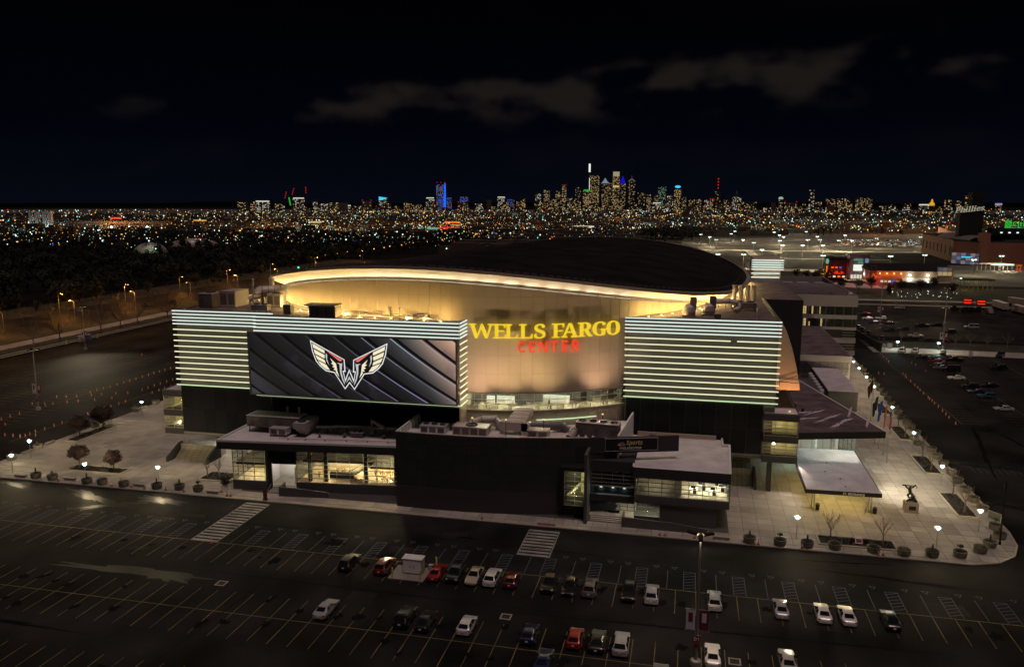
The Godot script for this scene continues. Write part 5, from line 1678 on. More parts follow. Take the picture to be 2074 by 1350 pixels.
func machine(label: String, at: Vector3, size: Vector3, m: String, ribs := 0, fans := 0, legs := 0.0, turn := 0.0, called := "rooftop_unit") -> Node3D:
	var t := thing(called, label, "rooftop unit", at, turn)
	var b := Mb.new()
	var y0 := legs
	b.span(-size.x / 2, size.x / 2, y0 + 0.1, y0 + size.y, -size.z / 2, size.z / 2)
	part(t, "casing", b, M[m])
	b = Mb.new(); b.span(-size.x / 2 - 0.08, size.x / 2 + 0.08, y0 + size.y, y0 + size.y + 0.08, -size.z / 2 - 0.08, size.z / 2 + 0.08)
	for k in ribs: b.box(Vector3(-size.x / 2 + size.x * (k + 0.5) / ribs, y0 + size.y + 0.11, 0), Vector3(0.12, 0.08, size.z))
	part(t, "lid", b, M.duct)
	b = Mb.new()
	var nd := maxi(1, int(size.x / 1.4))
	for k in nd:
		var x := -size.x / 2 + size.x * (k + 0.5) / nd
		b.box(Vector3(x, y0 + size.y * 0.52, size.z / 2 + 0.02), Vector3(size.x / nd * 0.78, size.y * 0.7, 0.04))
		if k % 2 == 0:
			for j in 5: b.box(Vector3(x, y0 + size.y * (0.28 + 0.11 * j), size.z / 2 + 0.06), Vector3(size.x / nd * 0.66, 0.06, 0.05))
	part(t, "access_panel", b, M.duct_dark)
	for k in fans:
		b = Mb.new()
		var r := minf(size.z, size.x / fans) * 0.36
		b.lathe([Vector2(r, 0), Vector2(r, 0.16), Vector2(r * 0.86, 0.16), Vector2(r * 0.82, 0.02), Vector2(0, 0.02)], 14, Vector3(-size.x / 2 + size.x * (k + 0.5) / fans, y0 + size.y + 0.08, 0))
		part(t, "fan", b, M.steel_dark)
	b = Mb.new()
	if legs > 0.0:
		for s in 4: b.box(Vector3((-1 if s & 1 else 1) * size.x * 0.46, legs / 2 + 0.05, (-1 if s & 2 else 1) * size.z * 0.44), Vector3(0.14, legs + 0.1, 0.14))
	else: b.span(-size.x / 2 + 0.1, size.x / 2 - 0.1, 0, 0.1, -size.z / 2 + 0.1, size.z / 2 - 0.1)
	part(t, "stand", b, M.steel_dark)
	return t

func duct_run(label: String, pts: Array, w: float, m := "duct", legs := true, called := "roof_duct"):
	var base: Vector3 = pts[0]
	var t := thing(called, label, "duct", base)
	var loc := pts.map(func(p): return p - base)
	var b := Mb.new()
	b.tube(loc, w, w, 8)
	part(t, "pipe", b, M[m])
	b = Mb.new()
	for k in loc.size():
		var d: Vector3 = (loc[mini(k + 1, loc.size() - 1)] - loc[maxi(k - 1, 0)]).normalized()
		b.tube([loc[k] - d * 0.06, loc[k] + d * 0.06], w * 1.15, w * 1.15, 8)
	part(t, "flange", b, M.duct_dark)
	if legs:
		b = Mb.new()
		for k in loc.size() - 1:
			for s in [0.25, 0.75]:
				var p: Vector3 = loc[k].lerp(loc[k + 1], s)
				if p.y > -base.y + 5: b.box(Vector3(p.x, p.y - w - 0.35, p.z), Vector3(0.08, 0.7, 0.4))
		part(t, "support", b, M.steel_dark)

func rooftop_machines():
	# on the left pavilion
	var big := machine("long ribbed air handler raised on legs on the left pavilion roof", Vector3(-75.6, 9.42, -132.6), Vector3(10.6, 2.1, 3.6), "duct_dark", 8, 0, 1.1)
	for x in [1.8, 4.2]:
		var b := Mb.new(); b.lathe([Vector2(0.22, 0), Vector2(0.22, 1.3), Vector2(0.27, 1.3), Vector2(0.27, 1.45), Vector2(0, 1.45)], 10, Vector3(x, 3.25, -0.8))
		part(big, "flue", b, M.duct)
	machine("white square plant box on a low frame on the left pavilion roof", Vector3(-73.6, 9.42, -130.0), Vector3(3.4, 1.2, 1.8), "white_paint", 0, 0, 0.35)
	var t := thing("exhaust_hood", "tapered exhaust hood with one round fan on the left pavilion roof", "rooftop unit", Vector3(-69.4, 9.42, -132.0))
	var b := Mb.new()
	b.prism([Vector2(-1.2, 2.8), Vector2(1.2, 2.8), Vector2(1.2, -3.2), Vector2(-1.2, -3.2)], 1.9, 2.8)
	b.quad(Vector3(-0.5, 0.1, 1.0), Vector3(0.5, 0.1, 1.0), Vector3(1.2, 1.9, 2.6), Vector3(-1.2, 1.9, 2.6)); b.quad(Vector3(0.5, 0.1, 1.0), Vector3(0.5, 0.1, -2.4), Vector3(1.2, 1.9, -3.0), Vector3(1.2, 1.9, 2.6)); b.quad(Vector3(-0.5, 0.1, -2.4), Vector3(-0.5, 0.1, 1.0), Vector3(-1.2, 1.9, 2.6), Vector3(-1.2, 1.9, -3.0))
	part(t, "hood", b, M.duct)
	b = Mb.new(); b.lathe([Vector2(0.75, 0), Vector2(0.75, 0.16), Vector2(0.62, 0.16), Vector2(0.6, 0.02), Vector2(0, 0.02)], 14, Vector3(0, 2.8, 1.4))
	part(t, "fan", b, M.steel_dark)
	duct_run("long pale pipe run on stands along the left pavilion roof", [Vector3(-67.8, 10.7, -133.0), Vector3(-65.0, 10.7, -133.4), Vector3(-63.4, 10.9, -133.6), Vector3(-58, 10.8, -134.2), Vector3(-52.4, 10.7, -134.8)], 0.3)
	duct_run("thin gas pipe on blocks near the front edge of the left pavilion roof", [Vector3(-72.5, 9.7, -127.6), Vector3(-66, 9.7, -128.4), Vector3(-58, 9.7, -129.4), Vector3(-50.5, 9.7, -130.2)], 0.07, "wood")
	for p in [["small vent cowl left of the others on the left pavilion roof", -66.0, -130.6], ["small vent cowl in the middle of the left pavilion roof", -61.5, -131.6], ["small vent cowl at the right end of the left pavilion roof", -54.0, -132.4]]:
		var c := thing("vent_cowl", p[0], "vent", Vector3(p[1], 9.42, p[2]), 0, "vents on the pavilion roof")
		b = Mb.new(); b.lathe([Vector2(0.16, 0), Vector2(0.16, 0.5), Vector2(0.34, 0.55), Vector2(0.34, 0.7), Vector2(0, 0.85)], 10)
		part(c, "cowl", b, M.duct_dark)
		b = Mb.new(); b.box(Vector3(0, 0.05, 0), Vector3(0.6, 0.1, 0.6))
		part(c, "base", b, M.steel_dark)
	machine("pair of small condensers on the right part of the left pavilion roof", Vector3(-59.2, 9.42, -132.2), Vector3(2.4, 0.9, 1.0), "duct_dark", 0, 2)
	duct_run("grey bent flue pipe against the dark wall below the video screen", [Vector3(-57.0, 9.6, -133.8), Vector3(-57.0, 12.4, -133.8), Vector3(-54.4, 11.0, -133.6)], 0.4, "duct", false)
	# on the curved hall
	machine("white twin-fan condenser behind the left end of the curved parapet", Vector3(-43.6, 12.0, -130.4), Vector3(4.6, 1.3, 2.6), "white_paint", 0, 3)
	machine("broad low unit with one fan behind the curved parapet", Vector3(-36.8, 12.0, -130.6), Vector3(6.2, 1.55, 3.0), "duct", 0, 1)
	duct_run("ribbed duct rising behind the low single-fan unit", [Vector3(-37.6, 13.0, -133.2), Vector3(-35.6, 13.9, -133.4), Vector3(-33.4, 14.0, -133.8), Vector3(-32.6, 12.6, -134.0)], 0.75, "duct", false)
	var sd := thing("square_duct", "massive square duct climbing from the hall roof toward the drum wall", "duct", Vector3(-29.4, 12.0, -132.2))
	b = Mb.new(); b.span(-2.6, 2.4, 0.8, 2.3, -1.0, 0.9); b.span(1.3, 2.6, 0, 2.2, -1.0, 0.9)
	part(sd, "lower_run", b, M.duct)
	b = Mb.new(); b.quad(Vector3(-1.5, 2.3, 0.6), Vector3(2.0, 2.3, 0.6), Vector3(2.4, 3.9, -3.4), Vector3(-0.4, 3.9, -3.4)); b.quad(Vector3(2.0, 2.3, 0.6), Vector3(2.0, 1.0, -1.0), Vector3(2.4, 2.6, -3.6), Vector3(2.4, 3.9, -3.4)); b.span(-0.4, 2.4, 2.4, 3.9, -4.4, -3.4)
	part(sd, "upper_run", b, M.duct)
	b = Mb.new()
	for k in 4: b.quad(Vector3(-1.5 + 0.26 * k, 2.36 + 0.4 * k, 0.6 - k), Vector3(2.05 + 0.1 * k, 2.36 + 0.4 * k, 0.6 - k), Vector3(2.05 + 0.1 * k, 2.42 + 0.4 * k, 0.45 - k), Vector3(-1.5 + 0.26 * k, 2.42 + 0.4 * k, 0.45 - k))
	part(sd, "rib", b, M.duct_dark)
	duct_run("long horizontal round duct in front of the drum wall", [Vector3(-27.2, 13.1, -134.4), Vector3(-24.4, 13.1, -134.8), Vector3(-21.6, 13.1, -135.4), Vector3(-20.8, 12.2, -135.6)], 0.85, "duct_dark")
	machine("square grey plenum box at the middle of the hall roof", Vector3(-25.0, 12.0, -131.4), Vector3(3.6, 1.3, 2.2), "duct", 2)
	duct_run("steep pale chute duct left of the large ribbed air handler", [Vector3(-19.6, 12.2, -131.2), Vector3(-18.9, 13.0, -132.6), Vector3(-18.4, 13.4, -134.2)], 0.6, "duct", false)
	machine("large dark ribbed air handler with four fans near the right end of the hall roof", Vector3(-14.9, 12.0, -133.8), Vector3(7.4, 2.6, 2.8), "duct_dark", 5, 4, 0.0, -0.08)
	machine("low twin-fan condenser in front of the large ribbed air handler", Vector3(-16.6, 12.0, -130.2), Vector3(2.6, 0.9, 1.3), "duct", 0, 2)
	# on the west wings, lit by the drum
	machine("tall dark cooling tower at the far west corner of the wing roof", Vector3(-95.0, 31.25, -143.2), Vector3(3.0, 2.9, 4.4), "duct_dark", 0, 1)
	machine("pale louvred cooling tower beside the tall dark one on the west wing", Vector3(-91.6, 31.25, -146.0), Vector3(3.6, 3.2, 5.0), "duct", 3)
	duct_run("fat pale pipe crossing the west wing roof toward the drum", [Vector3(-91, 32.1, -150), Vector3(-88.4, 33.0, -151.6), Vector3(-86.0, 33.6, -152.4)], 0.5)
	var tk := thing("round_tank", "big pale riveted tank with hoops by the left end of the drum", "tank", Vector3(-84.6, 31.25, -148.6), 0.5)
	b = Mb.new(); b.tube([Vector3(-2.6, 2.4, 0), Vector3(-2.2, 2.9, 0), Vector3(1.4, 3.1, 0), Vector3(3.2, 3.2, 0)], 1.35, 0.9, 14)
	part(tk, "shell", b, M.duct)
	b = Mb.new()
	for k in 4: b.tube([Vector3(-1.8 + 1.2 * k, 2.95 + 0.06 * k, 0), Vector3(-1.7 + 1.2 * k, 2.95 + 0.06 * k, 0)], 1.40 - 0.13 * k, 1.40 - 0.13 * k, 14)
	part(tk, "hoop", b, M.bark)
	b = Mb.new()
	for x in [-1.8, 1.2]: b.box(Vector3(x, 0.8, 0), Vector3(0.5, 1.7, 1.8))
	part(tk, "cradle", b, M.duct_dark)
	for p in [["slim tall flue beside the tank on the west wing", -88.2, -147.6, 5.2, 0.22], ["thick square stack behind the tank on the west wing", -86.6, -152.4, 5.0, 0.55], ["leaning mast at the left tip of the drum roof", -87.2, -158.4, 6.0, 0.12]]:
		b = Mb.new(); b.lathe([Vector2(p[4], 0), Vector2(p[4], p[3]), Vector2(p[4] * 1.25, p[3]), Vector2(p[4] * 1.25, p[3] + 0.3), Vector2(0, p[3] + 0.3)], 8)
		solo("flue_stack", b, M.duct, p[0], "flue", Vector3(p[1], 31.25, p[2]))
	machine("pale boxy fan unit against the left end of the drum", Vector3(-82.6, 31.25, -147.0), Vector3(3.0, 2.6, 2.4), "duct", 0, 1)
	machine("dark coil rack at the joint between the west wing and the screen wing", Vector3(-80.4, 31.25, -137.0), Vector3(3.4, 1.1, 1.6), "duct_dark", 0, 2, 0.5)
	machine("small brown box left of the flat-roofed shed on the screen wing", Vector3(-74.9, 31.25, -137.6), Vector3(1.5, 1.7, 1.4), "tower_brown")
	var sh := machine("brown open-fronted shed with overhanging flat roof on the screen wing", Vector3(-66.4, 31.25, -135.6), Vector3(5.2, 2.0, 2.6), "tower_brown", 0, 0, 0.0, 0.0, "roof_shed")
	b = Mb.new(); b.box(Vector3(-0.3, 2.25, 0.1), Vector3(6.2, 0.18, 3.4))
	part(sh, "roof", b, M.duct_dark)
	for i in 2:
		var rl := thing("roof_railing", "long dark guard rail along the screen wing roof" if i == 0 else "second guard rail near the corner of the screen wing roof", "railing", Vector3(-63.5 if i == 0 else -52.5, 31.25, -137.0 if i == 0 else -134.4))
		var w := 11.0 if i == 0 else 8.6
		b = Mb.new(); b.tube([Vector3(0, 1.1, 0), Vector3(w, 1.1, 0)], 0.07, 0.07, 5); b.tube([Vector3(0, 0.6, 0), Vector3(w, 0.6, 0)], 0.06, 0.06, 5); b.span(0, w, 0.25, 0.5, -0.5, 0.1)
		part(rl, "rail", b, M.duct_dark)
		for k in 8:
			b = Mb.new(); b.box(Vector3(w * k / 7.0, 0.55, 0), Vector3(0.1, 1.1, 0.1))
			part(rl, "post", b, M.duct_dark)
	for p in [["left of two short roof stacks on the screen wing", -54.0, -136.6], ["right of two short roof stacks on the screen wing", -52.0, -136.8]]:
		b = Mb.new(); b.lathe([Vector2(0.26, 0), Vector2(0.26, 1.7), Vector2(0.36, 1.7), Vector2(0.36, 2.0), Vector2(0, 2.0)], 10)
		solo("roof_stack", b, M.duct_dark, p[0], "flue", Vector3(p[1], 31.25, p[2]))
	machine("low curved-top unit behind the railing on the screen wing", Vector3(-47.6, 31.25, -136.0), Vector3(3.0, 0.9, 1.4), "duct_dark", 0, 1)
	# on the east wing
	for p in [["first bulbous ventilator with a square stack on the east wing", -0.2, -151.4], ["second ventilator with a square stack, nearer the drum on the east wing", 3.4, -154.0]]:
		var v := thing("ventilator", p[0], "ventilator", Vector3(p[1], 31.25, p[2]), 0, "ventilators on the east wing")
		b = Mb.new(); b.lathe([Vector2(1.1, 0), Vector2(1.25, 0.8), Vector2(1.1, 1.7), Vector2(0.6, 2.2), Vector2(0, 2.3)], 12)
		part(v, "drum", b, M.duct)
		b = Mb.new(); b.span(0.1, 1.3, 1.2, 3.5, -0.6, 0.6)
		part(v, "stack", b, M.duct_dark)
		b = Mb.new(); b.box(Vector3(0, 0.08, 0), Vector3(2.6, 0.16, 2.6))
		part(v, "kerb", b, M.duct_dark)
	duct_run("looping fat duct in front of the dark pipes on the east wing", [Vector3(4.6, 33.4, -157), Vector3(7.2, 33.5, -157.2), Vector3(8.8, 33.2, -157), Vector3(9.2, 32.4, -156.6), Vector3(8.2, 31.9, -156)], 0.55)
	for k in 4:
		b = Mb.new(); b.lathe([Vector2(0.42, 0), Vector2(0.42, 4.2 - 0.3 * (k % 2)), Vector2(0.5, 4.25), Vector2(0.5, 4.5), Vector2(0, 4.5)], 10)
		solo("exhaust_stack", b, M.duct, ["leftmost of four upright exhaust stacks on the east wing", "second of four upright exhaust stacks on the east wing", "third of four upright exhaust stacks on the east wing", "rightmost of four upright exhaust stacks on the east wing"][k], "flue", Vector3(8.6 + 1.25 * k, 31.25, -166.4), 0, "exhaust stacks on the east wing")
	machine("squat dark pump frame between the stacks and the parapet on the east wing", Vector3(10.4, 31.25, -161.4), Vector3(4.2, 1.2, 2.4), "duct_dark", 0, 2, 0.4)
	b = Mb.new(); b.lathe([Vector2(0.24, 0), Vector2(0.24, 2.0), Vector2(0.3, 2.0), Vector2(0.0, 2.2)], 10)
	solo("vent_post", b, M.duct, "single pale vent post near the front edge of the east wing", "flue", Vector3(12.0, 31.25, -149.6))
	machine("small black junction box at the middle of the east wing front edge", Vector3(4.9, 31.25, -149.2), Vector3(1.1, 0.8, 0.8), "rubber")

# ------------------------------------------------------------ plants
func twig_tree(seed_: int, height: float, spread: float, levels: int, m: Material, label: String, at: Vector3, group := "") -> Node3D:
	var r := RandomNumberGenerator.new()
	r.seed = seed_
	var t := thing("bare_tree", label, "tree", at, 0, group)
	var trunk := Mb.new()
	var crown := Mb.new()
	var fork := height * 0.36
	var w := height * 0.018
	trunk.tube([Vector3.ZERO, Vector3(0.05, fork * 0.5, 0.03), Vector3(0.02, fork, 0)], w * 1.3, w, 6)
	var todo := []
	for k in 5:
		var a := TAU * k / 5.0 + r.randf()
		todo.append([Vector3(0.02, fork * (0.85 + 0.03 * k), 0), Vector3(cos(a) * spread, 1.0, sin(a) * spread).normalized(), height * 0.30, w * 0.7, levels])
	todo.append([Vector3(0.02, fork, 0), Vector3.UP, height * 0.34, w * 0.8, levels])
	while todo.size():
		var n = todo.pop_back()
		var mid: Vector3 = n[0] + n[1] * n[2] * 0.5 + Vector3(r.randf() - 0.5, r.randf() - 0.5, r.randf() - 0.5) * n[2] * 0.14
		var tip: Vector3 = n[0] + n[1] * n[2]
		crown.tube([n[0], mid, tip], n[3], n[3] * 0.5, 3)
		if n[4] > 0:
			for k in 3:
				var d: Vector3 = (n[1] + Vector3(r.randf() - 0.5, r.randf() * 0.7 - 0.12, r.randf() - 0.5) * 1.5).normalized()
				todo.append([n[0].lerp(tip, 0.45 + 0.27 * k), d, n[2] * r.randf_range(0.48, 0.68), maxf(n[3] * 0.5, height * 0.0012), n[4] - 1])
	part(t, "trunk", trunk, m)
	part(t, "crown", crown, m)
	return t

func leaf_crown(into: Mb, c: Vector3, r: Vector3, n: int, size: float, rnd: RandomNumberGenerator):
	for k in n:
		var d := Vector3(rnd.randfn(), rnd.randfn(), rnd.randfn()).normalized()
		var lump := 0.78 + 0.22 * sin(d.x * 5.0 + c.x) * cos(d.z * 4.0 + d.y * 3.0)
		var p := c + d * r * pow(rnd.randf(), 0.42) * lump
		var u := Vector3(rnd.randf() - 0.5, rnd.randf() - 0.5, rnd.randf() - 0.5).normalized() * size * rnd.randf_range(0.6, 1.3)
		var v := u.cross(d).normalized() * u.length() * 0.6
		into.quad(p - u * 0.5, p + v * 0.5, p + u * 0.5, p - v * 0.5)

func leafy_tree(called: String, label: String, category: String, at: Vector3, h: float, r: Vector3, m: Material, n: int, sd: int, group := "", leaf := 0.35) -> Node3D:
	var rnd := RandomNumberGenerator.new()
	rnd.seed = sd
	var t := thing(called, label, category, at, 0, group)
	var b := Mb.new()
	b.tube([Vector3.ZERO, Vector3(0.06, h * 0.3, 0), Vector3(0, h * 0.55, 0.05)], 0.14, 0.08, 6)
	for k in 7:
		var a := TAU * k / 7.0
		b.tube([Vector3(0, h * 0.28, 0), Vector3(cos(a) * r.x * 0.5, h * 0.55, sin(a) * r.z * 0.5), Vector3(cos(a) * r.x * 0.8, h * 0.72, sin(a) * r.z * 0.8)], 0.06, 0.02, 4)
	part(t, "trunk", b, M.bark)
	b = Mb.new()
	leaf_crown(b, Vector3(0, h - r.y, 0), r, n, leaf, rnd)
	part(t, "crown", b, m)
	return t

# ------------------------------------------------------------ plaza
func plaza_furniture():
	var y := 0.145
	# V-headed post lamps
	var lamp := thing("plaza_lamp", "slim post lamp with a lit V-shaped head", "lamp", Vector3.ZERO)
	var b := Mb.new(); b.lathe([Vector2(0.22, 0), Vector2(0.22, 0.06), Vector2(0.06, 0.1), Vector2(0.045, 3.2), Vector2(0.0, 3.2)], 10)
	part(lamp, "post", b, M.steel)
	b = Mb.new()
	for s in [-1, 1]:
		b.quad(Vector3(0.0, 3.12, -0.14), Vector3(0.0, 3.12, 0.14), Vector3(0.34 * s, 3.52, 0.2), Vector3(0.34 * s, 3.52, -0.2))
		b.quad(Vector3(0.07 * s, 3.12, -0.14), Vector3(0.07 * s, 3.12, 0.14), Vector3(0.42 * s, 3.52, 0.2), Vector3(0.42 * s, 3.52, -0.2))
		b.quad(Vector3(0, 3.12, 0.14), Vector3(0.07 * s, 3.12, 0.14), Vector3(0.42 * s, 3.52, 0.2), Vector3(0.34 * s, 3.52, 0.2))
	part(lamp, "lamp_head", b, M.lamp_cool)
	b = Mb.new(); b.quad(Vector3(-0.45, 3.56, 0.22), Vector3(0.45, 3.56, 0.22), Vector3(0.45, 3.56, -0.22), Vector3(-0.45, 3.56, -0.22)); b.box(Vector3(0, 3.6, 0), Vector3(0.92, 0.05, 0.46))
	part(lamp, "cap", b, M.steel_dark)
	var spots := [[-128.2, -124.0, "lit V-headed post lamp at the far west corner of the front kerb"], [-132.3, -132.7, "lit V-headed post lamp by the west kerb benches"], [-110.3, -122.6, "lit V-headed post lamp behind a planter in front of the two round trees"], [-95.7, -124.1, "lit V-headed post lamp between the west planting bed and the glass pavilion"], [-131.7, -166.6, "lit V-headed post lamp farthest back on the west plaza"],
		[17.5, -125.2, "lit V-headed post lamp left of the long front planting bed"], [37.7, -125.5, "lit V-headed post lamp near the rounded kerb corner"], [46.3, -134.3, "lit V-headed post lamp by the tall dark pole at the corner"], [46.9, -156.8, "lit V-headed post lamp behind the statue's planting bed"], [47.6, -179.6, "lit V-headed post lamp between two planting beds on the east kerb"], [48.3, -202.0, "lit V-headed post lamp behind the flagpoles"], [48.8, -224.5, "fourth lit V-headed post lamp from the north end of the east kerb"], [49.2, -236.7, "third lit V-headed post lamp from the north end of the east kerb"], [49.6, -249.2, "second lit V-headed post lamp from the north end of the east kerb"], [50.0, -259.9, "northernmost lit V-headed post lamp on the east kerb"]]
	for k in spots.size():
		var s = spots[k]
		var l: Node3D = lamp if k == 0 else dup(lamp, Vector3.ZERO)
		l.position = Vector3(s[0], y, s[1])
		tag(l, s[2], "lamp", "V-headed lamps on the plaza")
		omni("plaza_light", Vector3(s[0], y + 3.75, s[1]), Color(1.0, 0.90, 0.70), 80.0 if s[0] < 0 else 52.0, 0.15)
	# planters
	var pots := [[-121.2, -122.3, 0], [-117.4, -122.2, 1], [-109.5, -121.9, 0], [-106.3, -122.1, 2], [-101.6, -122.0, 2], [-94.9, -122.4, 0], [-90.5, -122.9, 0], [-86.6, -122.8, 3],
		[10.2, -121.9, 0], [14.7, -121.9, 3], [18.7, -122.1, 0], [22.7, -122.2, 4], [28.2, -122.2, 4], [32.4, -122.2, 2], [36.4, -122.7, 0], [40.4, -123.4, 3], [43.9, -125.8, 2], [46.0, -128.3, 0], [48.6, -132.0, 1], [49.2, -135.8, 3],
		[-135.2, -137.7, 1], [-134.8, -130.5, 1], [-135.5, -154.9, 4], [-135.9, -169.5, 2], [-135.9, -177.3, 4],
		[49.9, -143.9, 2], [49.8, -148.2, 4], [50.0, -153.1, 4], [50.2, -158.2, 2], [50.4, -162.9, 2], [50.6, -168.6, 4], [50.7, -173.2, 2], [50.9, -177.9, 4], [49.3, -182.5, 2], [49.4, -186.0, 4], [51.1, -191.0, 4], [51.2, -195.8, 2], [51.2, -199.7, 4], [51.1, -204.4, 4], [51.4, -209.0, 2], [51.8, -214.2, 4], [51.9, -218.6, 4], [52.2, -223.9, 2], [52.4, -229.6, 4], [52.6, -235.0, 4], [52.7, -240.0, 2], [52.8, -246.5, 4], [52.9, -252.0, 4], [53.0, -256.0, 4], [53.4, -262.0, 2], [53.5, -267.8, 4]]
	var kinds := ["with upright shrub", "with small leafy plant", "with twiggy growth", "with clipped ball shrub", "with low foliage"]
	var protos := []
	for kind in 5:
		var p := thing("planter", "round concrete planter", "planter", Vector3.ZERO)
		b = Mb.new(); b.lathe([Vector2(0.62, 0), Vector2(0.86, 0.12), Vector2(0.98, 0.95), Vector2(1.0, 1.02), Vector2(0.88, 1.02), Vector2(0.86, 0.8)], 18)
		part(p, "tub", b, M.planter)
		b = Mb.new(); b.lathe([Vector2(0.87, 0.8), Vector2(0.5, 0.88), Vector2(0.0, 0.9)], 14)
		part(p, "soil", b, M.soil)
		b = Mb.new()
		var rnd := RandomNumberGenerator.new()
		rnd.seed = 30 + kind
		if kind == 0:
			leaf_crown(b, Vector3(0, 1.5, 0), Vector3(0.18, 0.75, 0.18), 160, 0.16, rnd); leaf_crown(b, Vector3(0.1, 0.95, 0), Vector3(0.6, 0.15, 0.6), 120, 0.16, rnd)
		elif kind == 1: leaf_crown(b, Vector3(0, 1.4, 0), Vector3(0.3, 0.5, 0.3), 170, 0.2, rnd)
		elif kind == 2:
			for j in 26:
				var a := rnd.randf() * TAU
				b.tube([Vector3(cos(a) * 0.2, 0.85, sin(a) * 0.2), Vector3(cos(a) * rnd.randf_range(0.3, 0.8), rnd.randf_range(1.2, 1.9), sin(a) * rnd.randf_range(0.3, 0.8))], 0.018, 0.008, 3)
		elif kind == 3:
			b.tube([Vector3(0, 0.85, 0), Vector3(0, 1.5, 0)], 0.04, 0.03, 4); leaf_crown(b, Vector3(0, 1.75, 0), Vector3(0.5, 0.3, 0.5), 220, 0.2, rnd)
		else: leaf_crown(b, Vector3(0, 0.98, 0), Vector3(0.75, 0.25, 0.75), 240, 0.2, rnd)
		part(p, "shrub", b, M.leaf_green if kind != 2 else M.bark_pale)
		protos.append(p)
	var first := [true, true, true, true, true]
	for q in pots:
		var where := "along the front kerb of the west plaza" if q[0] < -80 and q[1] > -124 else "along the west kerb" if q[0] < -80 else "along the front kerb of the east plaza" if q[1] > -125 else "around the rounded corner of the east plaza" if q[1] > -140 else "in the row up the east kerb"
		var label: String = "concrete planter " + kinds[q[2]] + " " + where
		var p: Node3D = protos[q[2]] if first[q[2]] else dup(protos[q[2]], Vector3.ZERO)
		first[q[2]] = false
		p.position = Vector3(q[0], y, q[1])
		p.rotation.y = q[0] * 1.7
		tag(p, label, "planter", "planters " + kinds[q[2]] + " " + where)
	# benches: plain concrete blocks
	var bench := thing("concrete_bench", "concrete bench", "bench", Vector3.ZERO)
	b = Mb.new(); b.box(Vector3(0, 0.46, 0), Vector3(2.5, 0.16, 0.62))
	part(bench, "seat", b, M.concrete_light)
	b = Mb.new(); b.box(Vector3(0, 0.19, 0), Vector3(2.2, 0.38, 0.5))
	part(bench, "base", b, M.concrete_dark)
	var bs := [[-124.4, -122.0, 0.0, "long concrete bench nearest the west corner of the front kerb"], [-113.9, -122.6, 0.0, "long concrete bench before the planting bed of two round trees"], [-98.7, -122.6, 0.0, "long concrete bench between twiggy planters on the west plaza front"], [-83.3, -122.4, 0.0, "low concrete bench left of the glass pavilion"], [6.0, -122.0, 0.0, "low concrete bench at the front kerb below the dark wing"],
		[-135.3, -135.0, 1.57, "concrete bench at the west kerb, nearest the front"], [-135.6, -141.4, 1.57, "concrete bench at the west kerb beside the curb ramp"], [-135.0, -158.5, 1.57, "concrete bench at the west kerb behind the round dark trees"], [-136.0, -172.5, 1.57, "concrete bench farthest back at the west kerb"]]
	for k in bs.size():
		var o: Node3D = bench if k == 0 else dup(bench, Vector3.ZERO)
		o.position = Vector3(bs[k][0], y, bs[k][1])
		o.rotation.y = bs[k][2]
		tag(o, bs[k][3], "bench", "concrete benches at the kerb")
	# trees
	leafy_tree("round_tree", "round dark-leaved tree at the near end of the west kerb bed", "tree", Vector3(-134.0, 0.2, -148.3), 4.9, Vector3(2.7, 1.9, 2.7), M.leaf_red, 5200, 1, "round dark trees on the west plaza")
	leafy_tree("round_tree", "larger round dark-leaved tree at the far end of the west kerb bed", "tree", Vector3(-133.4, 0.2, -155.0), 5.6, Vector3(3.0, 2.2, 3.0), M.leaf_red, 6000, 2, "round dark trees on the west plaza")
	leafy_tree("round_tree", "left of two loose reddish trees in the front west planting bed", "tree", Vector3(-117.6, 0.2, -129.3), 4.9, Vector3(2.4, 1.7, 2.4), M.leaf_red, 3600, 3, "round dark trees on the west plaza", 0.36)
	leafy_tree("round_tree", "right of two loose reddish trees in the front west planting bed", "tree", Vector3(-109.6, 0.2, -129.2), 4.4, Vector3(2.0, 1.7, 2.0), M.leaf_red, 3200, 4, "round dark trees on the west plaza", 0.36)
	var saps := [[22.5, -125.3, 5.4, "thin bare tree at the left end of the long front planting bed"], [30.0, -124.9, 5.2, "thin bare tree at the right end of the long front planting bed"], [48.5, -196.4, 5.0, "bare sapling in the bed behind the flagpoles, farther one"], [48.1, -188.2, 5.0, "bare sapling in the bed behind the flagpoles, nearer one"], [47.8, -173.0, 5.2, "bare sapling at the far end of the bed of low shrubs"], [47.2, -164.5, 5.2, "bare sapling at the near end of the bed of low shrubs"], [47.3, -151.0, 5.4, "bare sapling at the far end of the purple bed"], [46.7, -142.6, 5.4, "bare sapling at the near end of the purple bed"], [-89.2, -129.6, 4.6, "left bare sapling against the glass pavilion"], [-86.9, -130.0, 4.4, "right bare sapling against the glass pavilion"]]
	for k in saps.size():
		var s = saps[k]
		twig_tree(100 + k, s[2], 0.55, 3, M.bark_pale, s[3], Vector3(s[0], 0.2, s[1]), "bare saplings in planting beds")
	var bush := thing("shrub", "dark round evergreen shrub at the corner of the glass pavilion", "shrub", Vector3(-83.2, 0.2, -126.2))
	var rnd2 := RandomNumberGenerator.new()
	rnd2.seed = 77
	b = Mb.new(); leaf_crown(b, Vector3(0, 0.9, 0), Vector3(1.0, 0.9, 1.0), 900, 0.2, rnd2)
	part(bush, "foliage", b, M.leaf_dark)
	# statue on a stone block
	var st := thing("statue", "dark bronze statue of a leaping player over a fallen one on a stone block", "statue", Vector3(37.9, y, -141.2))
	b = Mb.new(); b.span(-1.05, 1.05, 0.12, 1.65, -0.85, 0.85); b.span(-1.2, 1.2, 0, 0.12, -1.0, 1.0); b.span(-0.95, 0.95, 1.65, 1.74, -0.75, 0.75)
	part(st, "pedestal", b, M.plinth_stone)
